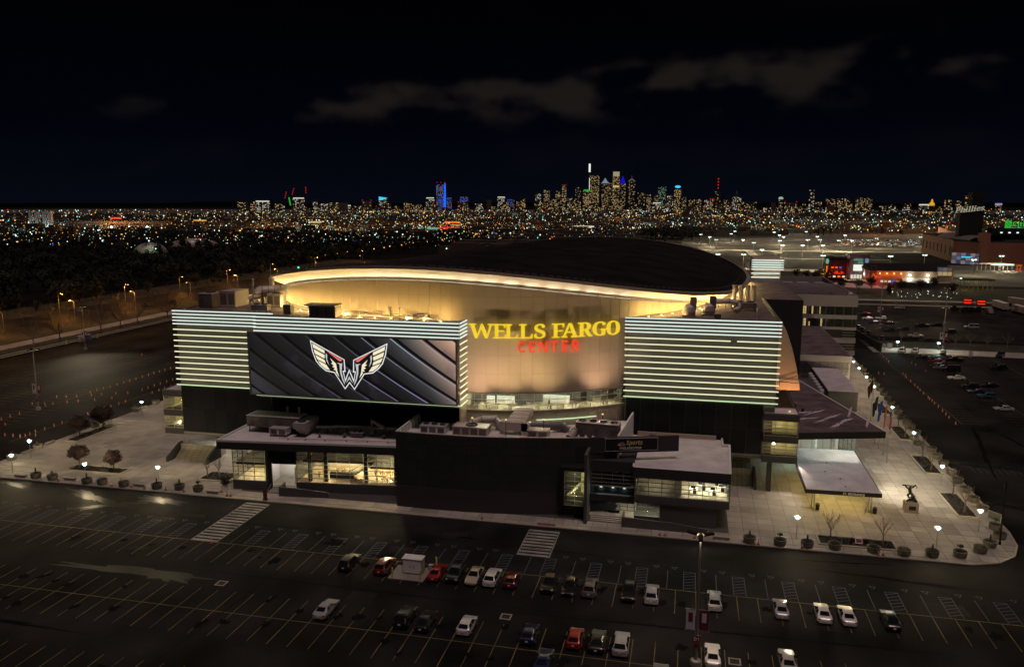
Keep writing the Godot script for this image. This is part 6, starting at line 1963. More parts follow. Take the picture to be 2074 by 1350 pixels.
	b = Mb.new(); b.span(-0.5, 0.6, 0.5, 1.2, 0.85, 0.9)
	part(st, "plaque", b, M.bronze)
	b = Mb.new()
	body(b, [
		[Vector3(0.35, 2.35, 0), Vector3(0.1, 2.85, 0.05), 0.30, 0.27], [Vector3(0.1, 2.95, 0.05), Vector3(0.05, 3.1, 0.08), 0.16, 0.15], [Vector3(0.35, 2.3, 0.1), Vector3(0.75, 1.95, 0.25), 0.22, 0.17], [Vector3(0.75, 1.95, 0.25), Vector3(0.55, 1.78, -0.3), 0.17, 0.12], [Vector3(0.3, 2.25, -0.1), Vector3(-0.35, 1.95, -0.15), 0.21, 0.16], [Vector3(-0.35, 1.95, -0.15), Vector3(-0.75, 1.8, 0.05), 0.16, 0.12], [Vector3(0.15, 2.8, 0.2), Vector3(-0.4, 2.5, 0.4), 0.13, 0.10],
		[Vector3(-0.25, 3.3, 0), Vector3(-0.4, 3.95, 0.05), 0.26, 0.30], [Vector3(-0.35, 4.25, 0.08), Vector3(-0.3, 4.42, 0.1), 0.16, 0.15], [Vector3(-0.2, 3.3, 0.1), Vector3(-0.7, 2.95, 0.25), 0.2, 0.15], [Vector3(-0.7, 2.95, 0.25), Vector3(-0.5, 2.5, 0.2), 0.14, 0.11], [Vector3(-0.1, 3.25, -0.1), Vector3(0.25, 2.9, -0.2), 0.2, 0.15], [Vector3(0.25, 2.9, -0.2), Vector3(0.6, 2.6, -0.3), 0.14, 0.1],
		[Vector3(-0.55, 3.95, 0.2), Vector3(-0.95, 4.25, 0.2), 0.13, 0.10], [Vector3(-0.95, 4.25, 0.2), Vector3(-1.15, 4.6, 0.1), 0.10, 0.16], [Vector3(-0.25, 4.0, -0.2), Vector3(0.2, 4.25, -0.15), 0.13, 0.10], [Vector3(0.2, 4.25, -0.15), Vector3(0.5, 4.65, -0.1), 0.10, 0.12]], 0.07, 0.16)
	part(st, "figure", b, M.bronze)
	b = Mb.new(); b.tube([Vector3(-1.35, 4.62, 0.1), Vector3(0.7, 4.5, -0.1), Vector3(0.75, 4.05, -0.1)], 0.06, 0.06, 5); b.box(Vector3(-1.35, 4.6, 0.1), Vector3(0.5, 0.16, 0.3))
	part(st, "stick", b, M.bronze)
	# small marker sign between shrubs in the long front bed
	var mk := thing("marker_sign", "small slanted sign between two shrubs in the long front planting bed", "sign", Vector3(26.6, 0.24, -125.0))
	b = Mb.new(); b.t = Transform3D(Basis(Vector3.RIGHT, -0.7), Vector3(0, 0.55, 0)); b.box(Vector3.ZERO, Vector3(1.0, 1.1, 0.08))
	part(mk, "board", b, M.sign_white)
	b = Mb.new(); b.t = Transform3D(Basis(Vector3.RIGHT, -0.7), Vector3(0, 0.55, 0)); b.box(Vector3(0, -0.12, 0.05), Vector3(0.8, 0.6, 0.03))
	part(mk, "red_panel", b, M.maroon)
	for s in [-0.95, 0.95]:
		b = Mb.new(); leaf_crown(b, Vector3.ZERO, Vector3(0.5, 0.55, 0.5), 320, 0.16, rnd2)
		solo("shrub", b, M.leaf_dark, "clipped shrub just left of the slanted marker sign" if s < 0 else "clipped shrub just right of the slanted marker sign", "shrub", Vector3(26.6 + s, 0.75, -124.9))
	# flags
	var cols := [["black", "dark_red"], ["black", "black"], ["blue", "blue"], ["orange", "orange"], ["stars", "stripes"]]
	var names := ["black and dark red flag drooping on the farthest flagpole", "black flag drooping on the second flagpole", "blue flag drooping on the middle flagpole", "orange flag drooping on the fourth flagpole", "striped flag drooping on the nearest flagpole"]
	mat("flag_black", 0.015, 0.015, 0.017, 0.9); mat("flag_dark_red", 0.10, 0.02, 0.02, 0.9); mat("flag_blue", 0.02, 0.05, 0.22, 0.9); mat("flag_orange", 0.42, 0.09, 0.03, 0.9); mat("flag_stars", 0.03, 0.04, 0.10, 0.9); mat("flag_stripes", 0.34, 0.08, 0.07, 0.9); mat("flag_white", 0.5, 0.46, 0.44, 0.9)
	var poles := [[43.0, -199.0], [40.4, -181.6], [40.4, -177.7], [40.3, -173.3], [40.0, -168.4]]
	for k in 5:
		var fp := thing("flagpole", "slim steel flagpole carrying the " + ["farthest black and red", "second black", "middle blue", "fourth orange", "nearest striped"][k] + " flag", "flagpole", Vector3(poles[k][0], y, poles[k][1]))
		b = Mb.new(); b.lathe([Vector2(0.16, 0), Vector2(0.16, 0.3), Vector2(0.08, 0.35), Vector2(0.045, 11.0), Vector2(0, 11.0)], 8)
		part(fp, "pole", b, M.steel)
		b = Mb.new(); b.ball(Vector3(0, 11.1, 0), Vector3.ONE * 0.12, 8, 5)
		part(fp, "finial", b, M.steel)
		var fl := thing("flag", names[k], "flag", Vector3(poles[k][0], y, poles[k][1]), 0.4 * k)
		for half in 2:
			b = Mb.new()
			for i in 5:
				for j in 5:
					if (half == 1) != (i >= 2): continue
					var q := []
					for o in [[0, 0], [1, 0], [1, 1], [0, 1]]:
						var u: float = (i + o[0]) / 5.0
						var v: float = (j + o[1]) / 5.0
						q.append(Vector3(-0.06 - 1.5 * u * (0.5 + 0.3 * v), 10.7 - 2.6 * (1.0 - v) - 2.2 * u, 0.22 * sin(u * 11.0 + v * 2.0)))
					b.quad(q[0], q[1], q[2], q[3])
			part(fl, "cloth", b, M["flag_" + cols[k][half]])
		if k == 4:
			for i in 3:
				b = Mb.new(); b.quad(Vector3(-0.5 - 0.25 * i, 7.6 - 0.5 * i, 0.26), Vector3(-0.62 - 0.25 * i, 7.5 - 0.5 * i, 0.26), Vector3(-0.75 - 0.25 * i, 9.2 - 0.5 * i, 0.26), Vector3(-0.63 - 0.25 * i, 9.3 - 0.5 * i, 0.26))
				part(fl, "white_stripe", b, M.flag_white)
	# tall dark pole at the corner and a framed sign on the kerb
	b = Mb.new(); b.lathe([Vector2(0.2, 0), Vector2(0.2, 0.4), Vector2(0.13, 0.5), Vector2(0.12, 9.0), Vector2(0.2, 9.1), Vector2(0.2, 10.2), Vector2(0, 10.2)], 10)
	solo("dark_pole", b, M.rubber, "tall plain dark pole at the rounded plaza corner", "pole", Vector3(47.8, y, -129.6))
	var fs := thing("kerb_sign", "grey framed sign panel at the kerb by the tall dark pole", "sign", Vector3(50.3, y, -139.6), -0.9)
	b = Mb.new(); b.box(Vector3(0, 0.85, 0), Vector3(2.2, 1.3, 0.08))
	part(fs, "panel", b, M.grey_panel)
	b = Mb.new()
	for s in [-1, 1]: b.box(Vector3(1.1 * s, 0.75, 0), Vector3(0.1, 1.5, 0.12)); b.box(Vector3(0, 0.85 + 0.66 * s, 0), Vector3(2.1, 0.08, 0.12))
	part(fs, "frame", b, M.steel)
	var pb := thing("pedestrian_sign", "narrow dark red free-standing sign at the head of the left crossing", "sign", Vector3(-72.4, y, -121.6))
	b = Mb.new(); b.box(Vector3(0, 1.0, 0), Vector3(0.75, 1.7, 0.1))
	part(pb, "board", b, M.maroon)
	b = Mb.new(); b.box(Vector3(0, 0.08, 0), Vector3(0.9, 0.14, 0.5))
	part(pb, "foot", b, M.rubber)
	var ru := solo("tactile_mat", null, M.maroon, "dark red tactile mat at the head of the right crossing", "mat", Vector3(-21.8, y, -121.8))
	b = Mb.new(); b.box(Vector3(0, 0.012, 0), Vector3(3.0, 0.03, 0.7))
	ru.mesh = b.mesh()
	cones()

func cones():
	var cone := thing("traffic_cone", "orange traffic cone", "traffic cone", Vector3.ZERO)
	var b := Mb.new(); b.box(Vector3(0, 0.03, 0), Vector3(0.42, 0.06, 0.42))
	part(cone, "base", b, M.rubber)
	b = Mb.new(); b.lathe([Vector2(0.17, 0.06), Vector2(0.11, 0.42)], 10); b.lathe([Vector2(0.075, 0.66), Vector2(0.045, 0.92), Vector2(0, 0.93)], 10)
	part(cone, "body", b, M.cone_orange)
	b = Mb.new(); b.lathe([Vector2(0.112, 0.42), Vector2(0.077, 0.66)], 10)
	part(cone, "collar", b, M.cone_white)
	var rows := [
		["orange cone in the row along the second bay line of the west car park", [[-159.0, -181.4], [-161.6, -184.0], [-161.6, -186.6], [-161.4, -188.9], [-161.1, -191.3], [-161.0, -194.0], [-161.0, -196.7], [-160.9, -199.2], [-160.9, -201.9], [-160.8, -204.6], [-160.9, -207.5], [-160.9, -210.1], [-160.8, -212.6], [-160.7, -215.1], [-160.5, -217.7]]],
		["orange cone in the loose middle row of the west car park", [[-166.8, -177.7], [-164.3, -178.3], [-161.9, -179.3], [-156.6, -182.4], [-153.8, -184.5], [-150.9, -185.6], [-151.0, -179.5], [-149.6, -189.9], [-149.6, -192.4], [-149.7, -195.2], [-149.6, -197.8], [-149.4, -200.4], [-149.4, -203.2]]],
		["orange cone scattered near the west lot light pole", [[-167.0, -169.6], [-164.2, -170.7], [-162.3, -168.9], [-161.8, -170.9], [-159.4, -173.1], [-157.5, -174.8], [-154.2, -176.9], [-162.3, -160.7], [-162.4, -158.0], [-162.4, -155.4], [-157.6, -151.7]]],
		["orange cone in the row beside the west plaza kerb road", [[-145.0, -174.7], [-145.0, -177.2], [-145.2, -172.0], [-145.3, -169.4], [-144.6, -187.5], [-144.7, -190.5], [-144.7, -193.0], [-144.5, -195.6], [-145.5, -164.2], [-145.8, -159.1], [-145.5, -155.9], [-145.5, -153.4], [-145.5, -150.6], [-145.8, -148.2]]],
		["orange cone in the cluster at the near end of the west kerb road", [[-150.5, -144.5], [-148.2, -144.4], [-146.1, -144.2], [-145.4, -144.9], [-145.4, -146.2], [-143.5, -145.8]]],
		["orange cone left at the front kerb of the west plaza among the planters", [[-115.8, -121.8], [-103.9, -121.6], [-99.9, -121.9], [-97.0, -121.7], [-92.8, -122.0], [-88.9, -121.9]]],
		["orange cone at the kerb just left of the glass pavilion", [[-82.2, -123.4], [-80.1, -121.8], [-79.4, -121.8]]],
		["orange cone in the line edging the east road", [[62.6, -202.4], [62.7, -207.9], [62.9, -211.2], [63.1, -214.6], [63.2, -218.7], [63.3, -222.4], [63.4, -225.1], [63.4, -227.3], [63.5, -229.0], [63.5, -233.6], [63.7, -237.9], [63.9, -241.0], [63.9, -244.2], [64.1, -249.5], [64.2, -255.1], [64.6, -258.0], [64.5, -260.4], [64.7, -279.9], [65.0, -284.3], [64.9, -287.6], [65.1, -291.0], [65.0, -294.0]]],
		["orange cone inside the east car park behind the cone line", [[71.5, -279], [72.0, -276], [72.4, -266], [57.4, -259.5], [58.8, -258.8]]],
		["lone orange cone on the pavement before the curved dark wall", [[-32.7, -121.8]]],
		["lone orange cone at the foot of the left crossing", [[-71.2, -103.4]]],
		["lone orange cone far out in the empty west car park", [[-185.0, -236.0]]],
		["orange and white cone of the pair by the right wing steps", [[-3.5, -121.6], [-2.7, -121.6]]],
		["orange and white cone of the pair beside the tall light pole", [[1.9, -121.7], [2.7, -121.7]]],
		["orange and white cone of the pair by the first front planter of the east plaza", [[10.9, -121.4], [11.5, -121.4]]],
		["orange and white cone of the pair by the third front planter of the east plaza", [[17.9, -121.4], [18.6, -121.4]]],
		["orange and white cone of the pair by the front planter below the second thin tree", [[28.7, -121.5], [29.4, -121.5]]],
		["orange cone lying close to the kerb sign at the corner", [[48.9, -136.9]]]]
	var first := true
	for r in rows:
		for p in r[1]:
			var o: Node3D = cone if first else dup(cone, Vector3.ZERO)
			first = false
			var on_plaza: bool = p[1] < -121.2 and p[0] > -136 and p[0] < 51
			o.position = Vector3(p[0], 0.145 if on_plaza else 0.0, p[1])
			o.rotation.y = p[0] * 3.1
			if r[1].size() > 1: tag(o, r[0], "traffic cone", "cones: " + r[0].substr(7))
			else: tag(o, r[0], "traffic cone")

const BODY := {
	"saloon": [[2.32, 0.70, 0.36, 0.58, 0.60, 0.58], [2.22, 0.84, 0.25, 0.68, 0.72, 0.70], [1.9, 0.89, 0.22, 0.77, 0.80, 0.72], [0.95, 0.90, 0.20, 0.91, 0.95, 0.72], [0.15, 0.91, 0.20, 0.94, 1.40, 0.58], [-0.95, 0.91, 0.20, 0.95, 1.41, 0.57], [-1.75, 0.90, 0.22, 0.96, 1.05, 0.64], [-2.2, 0.85, 0.26, 0.94, 0.99, 0.66], [-2.34, 0.74, 0.38, 0.72, 0.75, 0.60]],
	"suv": [[2.30, 0.76, 0.42, 0.74, 0.78, 0.64], [2.2, 0.89, 0.30, 0.90, 0.95, 0.74], [1.85, 0.92, 0.28, 0.98, 1.03, 0.78], [0.95, 0.93, 0.26, 1.06, 1.10, 0.78], [0.30, 0.94, 0.26, 1.09, 1.66, 0.66], [-1.70, 0.94, 0.26, 1.11, 1.69, 0.66], [-2.12, 0.92, 0.28, 1.10, 1.18, 0.76], [-2.28, 0.84, 0.40, 0.90, 0.95, 0.70]],
	"hatch": [[2.05, 0.70, 0.36, 0.62, 0.65, 0.58], [1.95, 0.84, 0.26, 0.74, 0.78, 0.70], [1.65, 0.88, 0.22, 0.83, 0.86, 0.72], [0.9, 0.89, 0.20, 0.95, 0.99, 0.72], [0.15, 0.90, 0.20, 0.98, 1.47, 0.60], [-1.35, 0.90, 0.20, 1.02, 1.48, 0.59], [-1.9, 0.88, 0.24, 1.03, 1.10, 0.68], [-2.05, 0.78, 0.38, 0.85, 0.9, 0.64]],
	"pickup": [[2.75, 0.80, 0.45, 0.82, 0.86, 0.68], [2.62, 0.94, 0.34, 1.0, 1.05, 0.8], [2.2, 0.97, 0.32, 1.08, 1.12, 0.84], [1.25, 0.98, 0.30, 1.14, 1.18, 0.84], [0.65, 0.98, 0.30, 1.16, 1.80, 0.70], [-0.75, 0.98, 0.30, 1.17, 1.80, 0.70], [-0.98, 0.98, 0.30, 1.17, 1.22, 0.90], [-2.7, 0.98, 0.32, 1.15, 1.19, 0.92], [-2.85, 0.94, 0.45, 0.95, 1.0, 0.86]],
	"van": [[2.75, 0.80, 0.42, 0.85, 0.9, 0.7], [2.6, 0.94, 0.30, 1.0, 1.08, 0.8], [2.1, 0.97, 0.28, 1.15, 1.22, 0.84], [1.75, 0.98, 0.26, 1.25, 1.32, 0.84], [1.05, 0.99, 0.26, 1.28, 2.15, 0.80], [-2.55, 0.99, 0.26, 1.3, 2.2, 0.80], [-2.68, 0.98, 0.28, 1.28, 1.45, 0.9], [-2.75, 0.92, 0.42, 0.95, 1.0, 0.84]]}

var car_protos := {}

func build_car(kind: String) -> Node3D:
	var t := thing("parked_car", "car", "car")
	var s: Array = BODY[kind]
	var rings := []
	for q in s:
		var w: float = q[1]
		var h := [Vector2(w * 0.88, q[2]), Vector2(w, q[2] + 0.16), Vector2(w * 1.01, lerpf(q[2], q[3], 0.62)), Vector2(w * 0.975, q[3]), Vector2(lerpf(w * 0.95, q[5], 0.1), q[3] + 0.03), Vector2(q[5], q[4] - 0.02), Vector2(q[5] - 0.08, q[4] + 0.02)]
		var ring := []
		for p in h: ring.append(Vector3(p.x, p.y, q[0]))
		for k in range(h.size() - 1, -1, -1): ring.append(Vector3(-h[k].x, h[k].y, q[0]))
		rings.append(ring)
	var nr := []
	for i in rings.size():
		var row := []
		var m: int = rings[i].size()
		for j in m:
			var a: Vector3 = rings[i][(j + 1) % m] - rings[i][(j + m - 1) % m]
			var b: Vector3 = rings[maxi(i - 1, 0)][j] - rings[mini(i + 1, rings.size() - 1)][j]
			row.append(b.cross(a).normalized() * -1.0)
		nr.append(row)
	var b := Mb.new()
	for i in rings.size() - 1:
		var m: int = rings[i].size()
		for j in m:
			var k := (j + 1) % m
			b.squad(rings[i][j], rings[i + 1][j], rings[i + 1][k], rings[i][k], nr[i][j], nr[i + 1][j], nr[i + 1][k], nr[i][k])
	for e in [0, rings.size() - 1]:
		for j in range(1, rings[e].size() - 1): b.tri(rings[e][0], rings[e][j], rings[e][j + 1])
	part(t, "body", b, M.paint_black)
	# glazing
	var A: Array = s[3]
	var B: Array = s[4]
	var C: Array = s[5]
	var D: Array = s[6]
	b = Mb.new()
	b.quad(Vector3(-A[5] * 0.95, A[4] + 0.03, A[0] + 0.0), Vector3(A[5] * 0.95, A[4] + 0.03, A[0] + 0.0), Vector3(B[5] * 0.9, B[4] - 0.01, B[0] + 0.09), Vector3(-B[5] * 0.9, B[4] - 0.01, B[0] + 0.09))
	part(t, "windscreen", b, M.glass_dark)
	b = Mb.new()
	b.quad(Vector3(D[5] * 0.9, D[4] + 0.05, D[0] - 0.02), Vector3(-D[5] * 0.9, D[4] + 0.05, D[0] - 0.02), Vector3(-C[5] * 0.88, C[4] - 0.02, C[0] - 0.08), Vector3(C[5] * 0.88, C[4] - 0.02, C[0] - 0.08))
	part(t, "rear_window", b, M.glass_dark)
	for side in [-1.0, 1.0]:
		var zs := [lerpf(A[0], B[0], 0.25), B[0] - 0.02, lerpf(B[0], C[0], 0.5), C[0], lerpf(C[0], D[0], 0.7)]
		for pane in 2:
			b = Mb.new()
			var z0: float = zs[0] if pane == 0 else zs[2] - 0.05
			var z1: float = zs[2] + 0.03 if pane == 0 else zs[4]
			var u0: float = zs[1] - 0.06 if pane == 0 else zs[2] - 0.05
			var u1: float = zs[2] + 0.03 if pane == 0 else zs[3]
			b.quad(Vector3(side * (B[1] * 0.95 + 0.02), B[3] + 0.07, z0), Vector3(side * (B[1] * 0.95 + 0.02), B[3] + 0.07, z1), Vector3(side * (B[5] + 0.045), B[4] - 0.09, u1), Vector3(side * (B[5] + 0.045), B[4] - 0.09, u0))
			part(t, "side_window", b, M.glass_dark)
	var wr := 0.33 if kind in ["saloon", "hatch"] else 0.38
	var front: float = s[0][0] - 0.92
	var rear: float = s[s.size() - 1][0] + 0.95
	b = Mb.new()
	b.t = Transform3D(Basis(Vector3.FORWARD, PI / 2), Vector3.ZERO)
	b.lathe([Vector2(0, -0.11), Vector2(wr * 0.9, -0.11), Vector2(wr, -0.08), Vector2(wr, 0.08), Vector2(wr * 0.9, 0.11), Vector2(0, 0.11)], 16)
	var tm := b.mesh()
	b = Mb.new()
	b.t = Transform3D(Basis(Vector3.FORWARD, PI / 2), Vector3.ZERO)
	b.lathe([Vector2(wr * 0.62, 0.10), Vector2(wr * 0.62, 0.125), Vector2(wr * 0.5, 0.10), Vector2(0, 0.12)], 10)
	b.lathe([Vector2(0, -0.12), Vector2(wr * 0.5, -0.10), Vector2(wr * 0.62, -0.125), Vector2(wr * 0.62, -0.10)], 10)
	var rm := b.mesh()
	for z in [front, rear]:
		for side in [-1.0, 1.0]:
			var w := part(t, "wheel", tm, M.tyre)
			w.position = Vector3(side * (s[3][1] - 0.07), wr, z)
			part(w, "rim", rm, M.rim)
	var f: Array = s[1]
	var r: Array = s[s.size() - 2]
	for side in [-1.0, 1.0]:
		b = Mb.new(); b.box(Vector3(side * f[1] * 0.76, f[3] - 0.08, f[0] + 0.05), Vector3(0.34, 0.15, 0.16))
		part(t, "headlight", b, M.headlight)
		b = Mb.new(); b.box(Vector3(side * r[1] * 0.80, r[3] - 0.12, r[0] - 0.06), Vector3(0.28, 0.20 if kind != "saloon" else 0.14, 0.14))
		part(t, "taillight", b, M.taillight)
		b = Mb.new(); b.box(Vector3(side * (B[1] + 0.09), B[3] + 0.08, lerpf(A[0], B[0], 0.42)), Vector3(0.16, 0.12, 0.10))
		part(t, "mirror", b, M.rubber)
	b = Mb.new(); b.box(Vector3(0, r[3] - 0.32, s[s.size() - 1][0] - 0.02), Vector3(0.34, 0.17, 0.04))
	part(t, "number_plate", b, M.plate)
	return t

func put_car(kind: String, paint: String, at: Vector3, turn: float, label: String, group := ""):
	var t: Node3D
	if car_protos.has(kind): t = dup(car_protos[kind], at, turn)
	else:
		t = build_car(kind)
		car_protos[kind] = t
	t.position = at
	t.rotation.y = turn
	tag(t, label, "van" if kind == "van" else "pickup truck" if kind == "pickup" else "car", group)
	if t.has_meta("group") and group == "": t.remove_meta("group")
	var body_part: MeshInstance3D = t.get_node("body")
	body_part.material_override = M["paint_" + paint]

func lot_pole(label: String, at: Vector3, strength: float, banners: bool, lit := true):
	var t := thing("car_park_light", label, "light pole", at)
	var b := Mb.new(); b.lathe([Vector2(0.55, 0), Vector2(0.55, 0.75), Vector2(0.2, 0.8), Vector2(0.15, 6), Vector2(0.1, 15.6), Vector2(0, 15.6)], 12)
	part(t, "pole", b, M.steel)
	b = Mb.new(); b.lathe([Vector2(0.6, 0), Vector2(0.6, 0.7), Vector2(0.5, 0.78), Vector2(0.2, 0.78)], 14)
	part(t, "base", b, M.concrete_dark)
	for k in 3:
		var a := TAU * k / 3.0 + 0.52
		b = Mb.new()
		b.t = Transform3D(Basis(Vector3.UP, a), Vector3(0, 15.6, 0))
		b.box(Vector3(0.95, 0.12, 0), Vector3(1.3, 0.22, 0.5)); b.box(Vector3(0.2, 0.1, 0), Vector3(0.4, 0.1, 0.1))
		var h := part(t, "lamp_arm", b, M.rubber)
		if lit:
			b = Mb.new()
			b.t = Transform3D(Basis(Vector3.UP, a), Vector3(0, 15.6, 0))
			b.box(Vector3(1.0, -0.005, 0), Vector3(0.7, 0.03, 0.34))
			part(h, "lens", b, M.lamp_warm)
	if lit: omni("lot_light", Vector3(0, 15.1, 0), Color(1.0, 0.88, 0.74), strength, 0.15, t)
	if banners:
		for s in [[-0.75, "sign_white", "maroon"], [0.75, "maroon", "sign_white"]]:
			b = Mb.new(); b.box(Vector3(s[0], 5.6, 0), Vector3(1.0, 2.4, 0.05))
			var bn := part(t, "banner", b, M[s[1]])
			b = Mb.new(); b.box(Vector3(s[0], 5.9, 0.04), Vector3(0.5, 1.1, 0.03))
			part(bn, "banner_print", b, M[s[2]])
			b = Mb.new(); b.box(Vector3(s[0], 6.85, 0), Vector3(1.2, 0.06, 0.08)); b.box(Vector3(s[0], 4.35, 0), Vector3(1.2, 0.06, 0.08))
			part(bn, "rod", b, M.steel)
		b = Mb.new(); b.box(Vector3(0, 3.4, 0.2), Vector3(0.9, 0.8, 0.1))
		part(t, "row_sign", b, M.maroon)
		b = Mb.new(); b.box(Vector3(0.05, 2.6, 0.2), Vector3(0.6, 0.6, 0.1))
		part(t, "row_sign", b, M.maroon)
		var tx := part(t, "row_lettering", letter("D1", false, 0.4, 0.03), M.sign_white)
		tx.position = Vector3(0, 3.4, 0.27)

func car_park():
	lot_pole("tall three-armed car park light pole in front, with banners", Vector3(2.0, 0, -86.1), 190.0, true)
	lot_pole("light pole with white and maroon banners in the west car park", Vector3(-161.5, 0, -165.8), 150.0, true)
	lot_pole("light pole by the portable toilets at the far side of the west car park", Vector3(-212.3, 0, -241.3), 130.0, true)
	spot("unseen_lot_flood", Vector3(-212.3, 15.4, -241.3), Vector3(-186, 0, -216), Color(1.0, 0.92, 0.76), 1500.0, 46.0, 0.2)  # unseen lamps, aimed from the two poles to light the pool between
	spot("unseen_lot_flood", Vector3(-161.5, 15.4, -165.8), Vector3(-178, 0, -200), Color(1.0, 0.92, 0.76), 1000.0, 46.0, 0.2)
	# first row, facing away or toward the camera
	var A := [
		["suv", "black", -47.0, 0, "black SUV alone at the left end of the first row"], ["suv", "dark_red", -41.6, 0, "dark red SUV left of the utility cabinet"],
		["saloon", "red", -33.6, 0, "red saloon just right of the utility cabinet"], ["suv", "black", -30.9, 1, "black boxy SUV with pale windscreen beside the red saloon"], ["saloon", "beige", -28.2, 1, "beige saloon between a black SUV and a white SUV"], ["suv", "white", -25.6, 0, "white SUV in the first row"],
		["hatch", "dark_red", -22.8, 0, "dark maroon hatchback at the end of the first long run of cars"], ["suv", "black", -17.5, 1, "black SUV parked nose out, left of the black saloon"], ["saloon", "black", -14.7, 1, "glossy black saloon in the middle of the first row"], ["suv", "grey", -11.9, 0, "dark grey SUV right of the glossy black saloon"],
		["suv", "black", -6.7, 1, "black SUV parked nose out, two bays left of the light pole"], ["suv", "silver", -3.7, 0, "silver SUV just left of the light pole"], ["suv", "silver", 4.4, 0, "pale silver SUV just right of the light pole"], ["saloon", "silver", 12.7, 0, "silver saloon on its own between empty bays"],
		["saloon", "white", 17.8, 0, "left of two white saloons at the right of the first row"], ["saloon", "white", 20.7, 0, "right of two white saloons at the right of the first row"], ["saloon", "black", 25.8, 0, "dark saloon at the right end of the first row"]]
	for c in A: put_car(c[0], c[1], Vector3(c[2], 0, -100.8), PI if c[3] == 0 else 0.0, c[4])
	var B := [["saloon", "silver", -44.4, -87.8, 0, "silver saloon alone at the left of the second row"], ["suv", "black", -33.7, -88.0, 0, "large black SUV in the second row"], ["saloon", "black", -30.9, -87.8, 0, "low black saloon beside the large black SUV"], ["hatch", "white", -25.6, -87.9, 0, "white hatchback in the second row"], ["hatch", "blue", -17.6, -87.6, 0, "dark blue hatchback in the second row"],
		["hatch", "red", -12.1, -87.9, 0, "bright red hatchback in the second row"], ["saloon", "black", -9.4, -87.9, 0, "black saloon right of the red hatchback"], ["suv", "silver", -6.6, -87.7, 0, "silver SUV beside the black saloon in the second row"], ["saloon", "blue", -14.9, -82.4, 0, "dark blue saloon cut by the lower edge"], ["saloon", "white", 3.9, -87.8, 0, "white saloon right of the light pole in the second row"], ["saloon", "silver", 12.2, -88.4, 0, "silver saloon with a dark sunroof at the right of the second row"], ["saloon", "grey", -1.8, -82.2, 0, "grey car whose roof just shows at the lower edge"]]
	for c in B: put_car(c[0], c[1], Vector3(c[2], 0, c[3]), PI if c[4] == 0 else 0.0, c[5])
	var h := PI / 2
	var R := [
		["saloon", "white", 78.4, -256.6, h, "white saloon alone in the middle of the east car park"], ["suv", "black", 78.6, -244.7, h, "black SUV leading the cluster of four in the east car park"], ["saloon", "black", 84.4, -247.6, h, "black saloon behind the cluster of four in the east car park"], ["saloon", "blue", 78.4, -238.4, h, "deep blue saloon in the cluster of four in the east car park"], ["suv", "steel_blue", 79.0, -233.0, h, "steel blue SUV in the cluster of four in the east car park"], ["saloon", "silver", 78.6, -219.4, h, "silver saloon nearest in the east car park"], ["suv", "black", 96.2, -275.6, h, "black car on its own at the right of the east car park"],
		["saloon", "black", 77.4, -289.4, h, "black saloon at the far end of the east car row"], ["suv", "black", 80.4, -286.6, h, "black SUV second from the far end of the east car row"], ["suv", "dark_red", 79.4, -281.6, h, "dark red SUV in the east car row"], ["saloon", "dark_red", 80.6, -278.6, h, "maroon saloon in the east car row"], ["saloon", "black", 78.4, -275.2, h, "black saloon in the middle of the east car row"], ["saloon", "grey", 78.4, -272.0, h, "grey saloon next to the black van in the east car row"], ["van", "black", 80.2, -268.8, h, "black van at the near end of the east car row"], ["pickup", "black", 86.4, -286.6, h, "long black pickup behind the east car row"],
		["suv", "white", 73.4, -300.2, 0.4, "left white car by the fence road"], ["suv", "white", 77.8, -300.4, 0.4, "right white car by the fence road"], ["saloon", "black", 86.8, -300.4, 0.3, "black car by the fence road near the round sign"], ["suv", "black", 104.6, -299.4, 0.6, "dark SUV at the kerb far right by the fence road"],
		["pickup", "black", 80.0, -398.5, h, "black pickup in the farther lot beside the office building"], ["saloon", "white", 78.8, -385.4, h, "small white saloon in the farther lot"], ["suv", "white", 84.6, -386.6, h, "white SUV behind the small white saloon in the farther lot"], ["saloon", "blue", 79.2, -373.4, h, "blue saloon in the farther lot"], ["saloon", "black", 84.6, -372.4, h, "black saloon right of the blue one in the farther lot"], ["suv", "black", 79.8, -349.8, h, "black SUV near the ramp wall in the farther lot"], ["suv", "black", 86.6, -354.2, h, "black SUV right of the one near the ramp wall"], ["pickup", "black", 96.6, -366.2, h, "black pickup nose to tail with an SUV in the farther lot"], ["suv", "black", 102.8, -368.6, h, "black SUV behind the black pickup in the farther lot"], ["van", "silver", 115.6, -365.4, h, "pale minibus in the farther lot"], ["suv", "silver", 102.0, -427.6, h, "lone pale SUV far back in the farther lot"],
		["saloon", "black", 69.2, -355.4, 0.3, "first black car queueing at the ramp"], ["suv", "black", 69.2, -347.4, 0.3, "second black car queueing at the ramp"], ["suv", "black", 69.8, -338.4, 0.3, "third black car queueing at the ramp"], ["suv", "black", 72.2, -325.8, 0.3, "black SUV behind the ramp wall"], ["pickup", "beige", 86.8, -336.4, h, "tan pickup behind the bare hedge"], ["suv", "black", 88.0, -326.0, h, "black SUV behind the fence trees"], ["saloon", "black", 93.4, -324.6, h, "black saloon behind the fence trees"], ["suv", "black", 103.2, -350.6, h, "black SUV in the dark part of the farther lot"]]
	for c in R: put_car(c[0], c[1], Vector3(c[2], 0, c[3]), -c[4], c[5])
	# cabinet on its concrete pad with bollards
	var b := Mb.new(); b.prism([Vector2(-40.2, -98.4), Vector2(-35.0, -98.4), Vector2(-35.0, -102.6), Vector2(-40.2, -102.6)], 0.012, 0.12)
	solo("concrete_pad", b, M.concrete_dark, "concrete pad under the utility cabinet", "pad")
	var t := thing("utility_cabinet", "large pale metal utility cabinet with double doors on a pad", "cabinet", Vector3(-37.2, 0.12, -100.9))
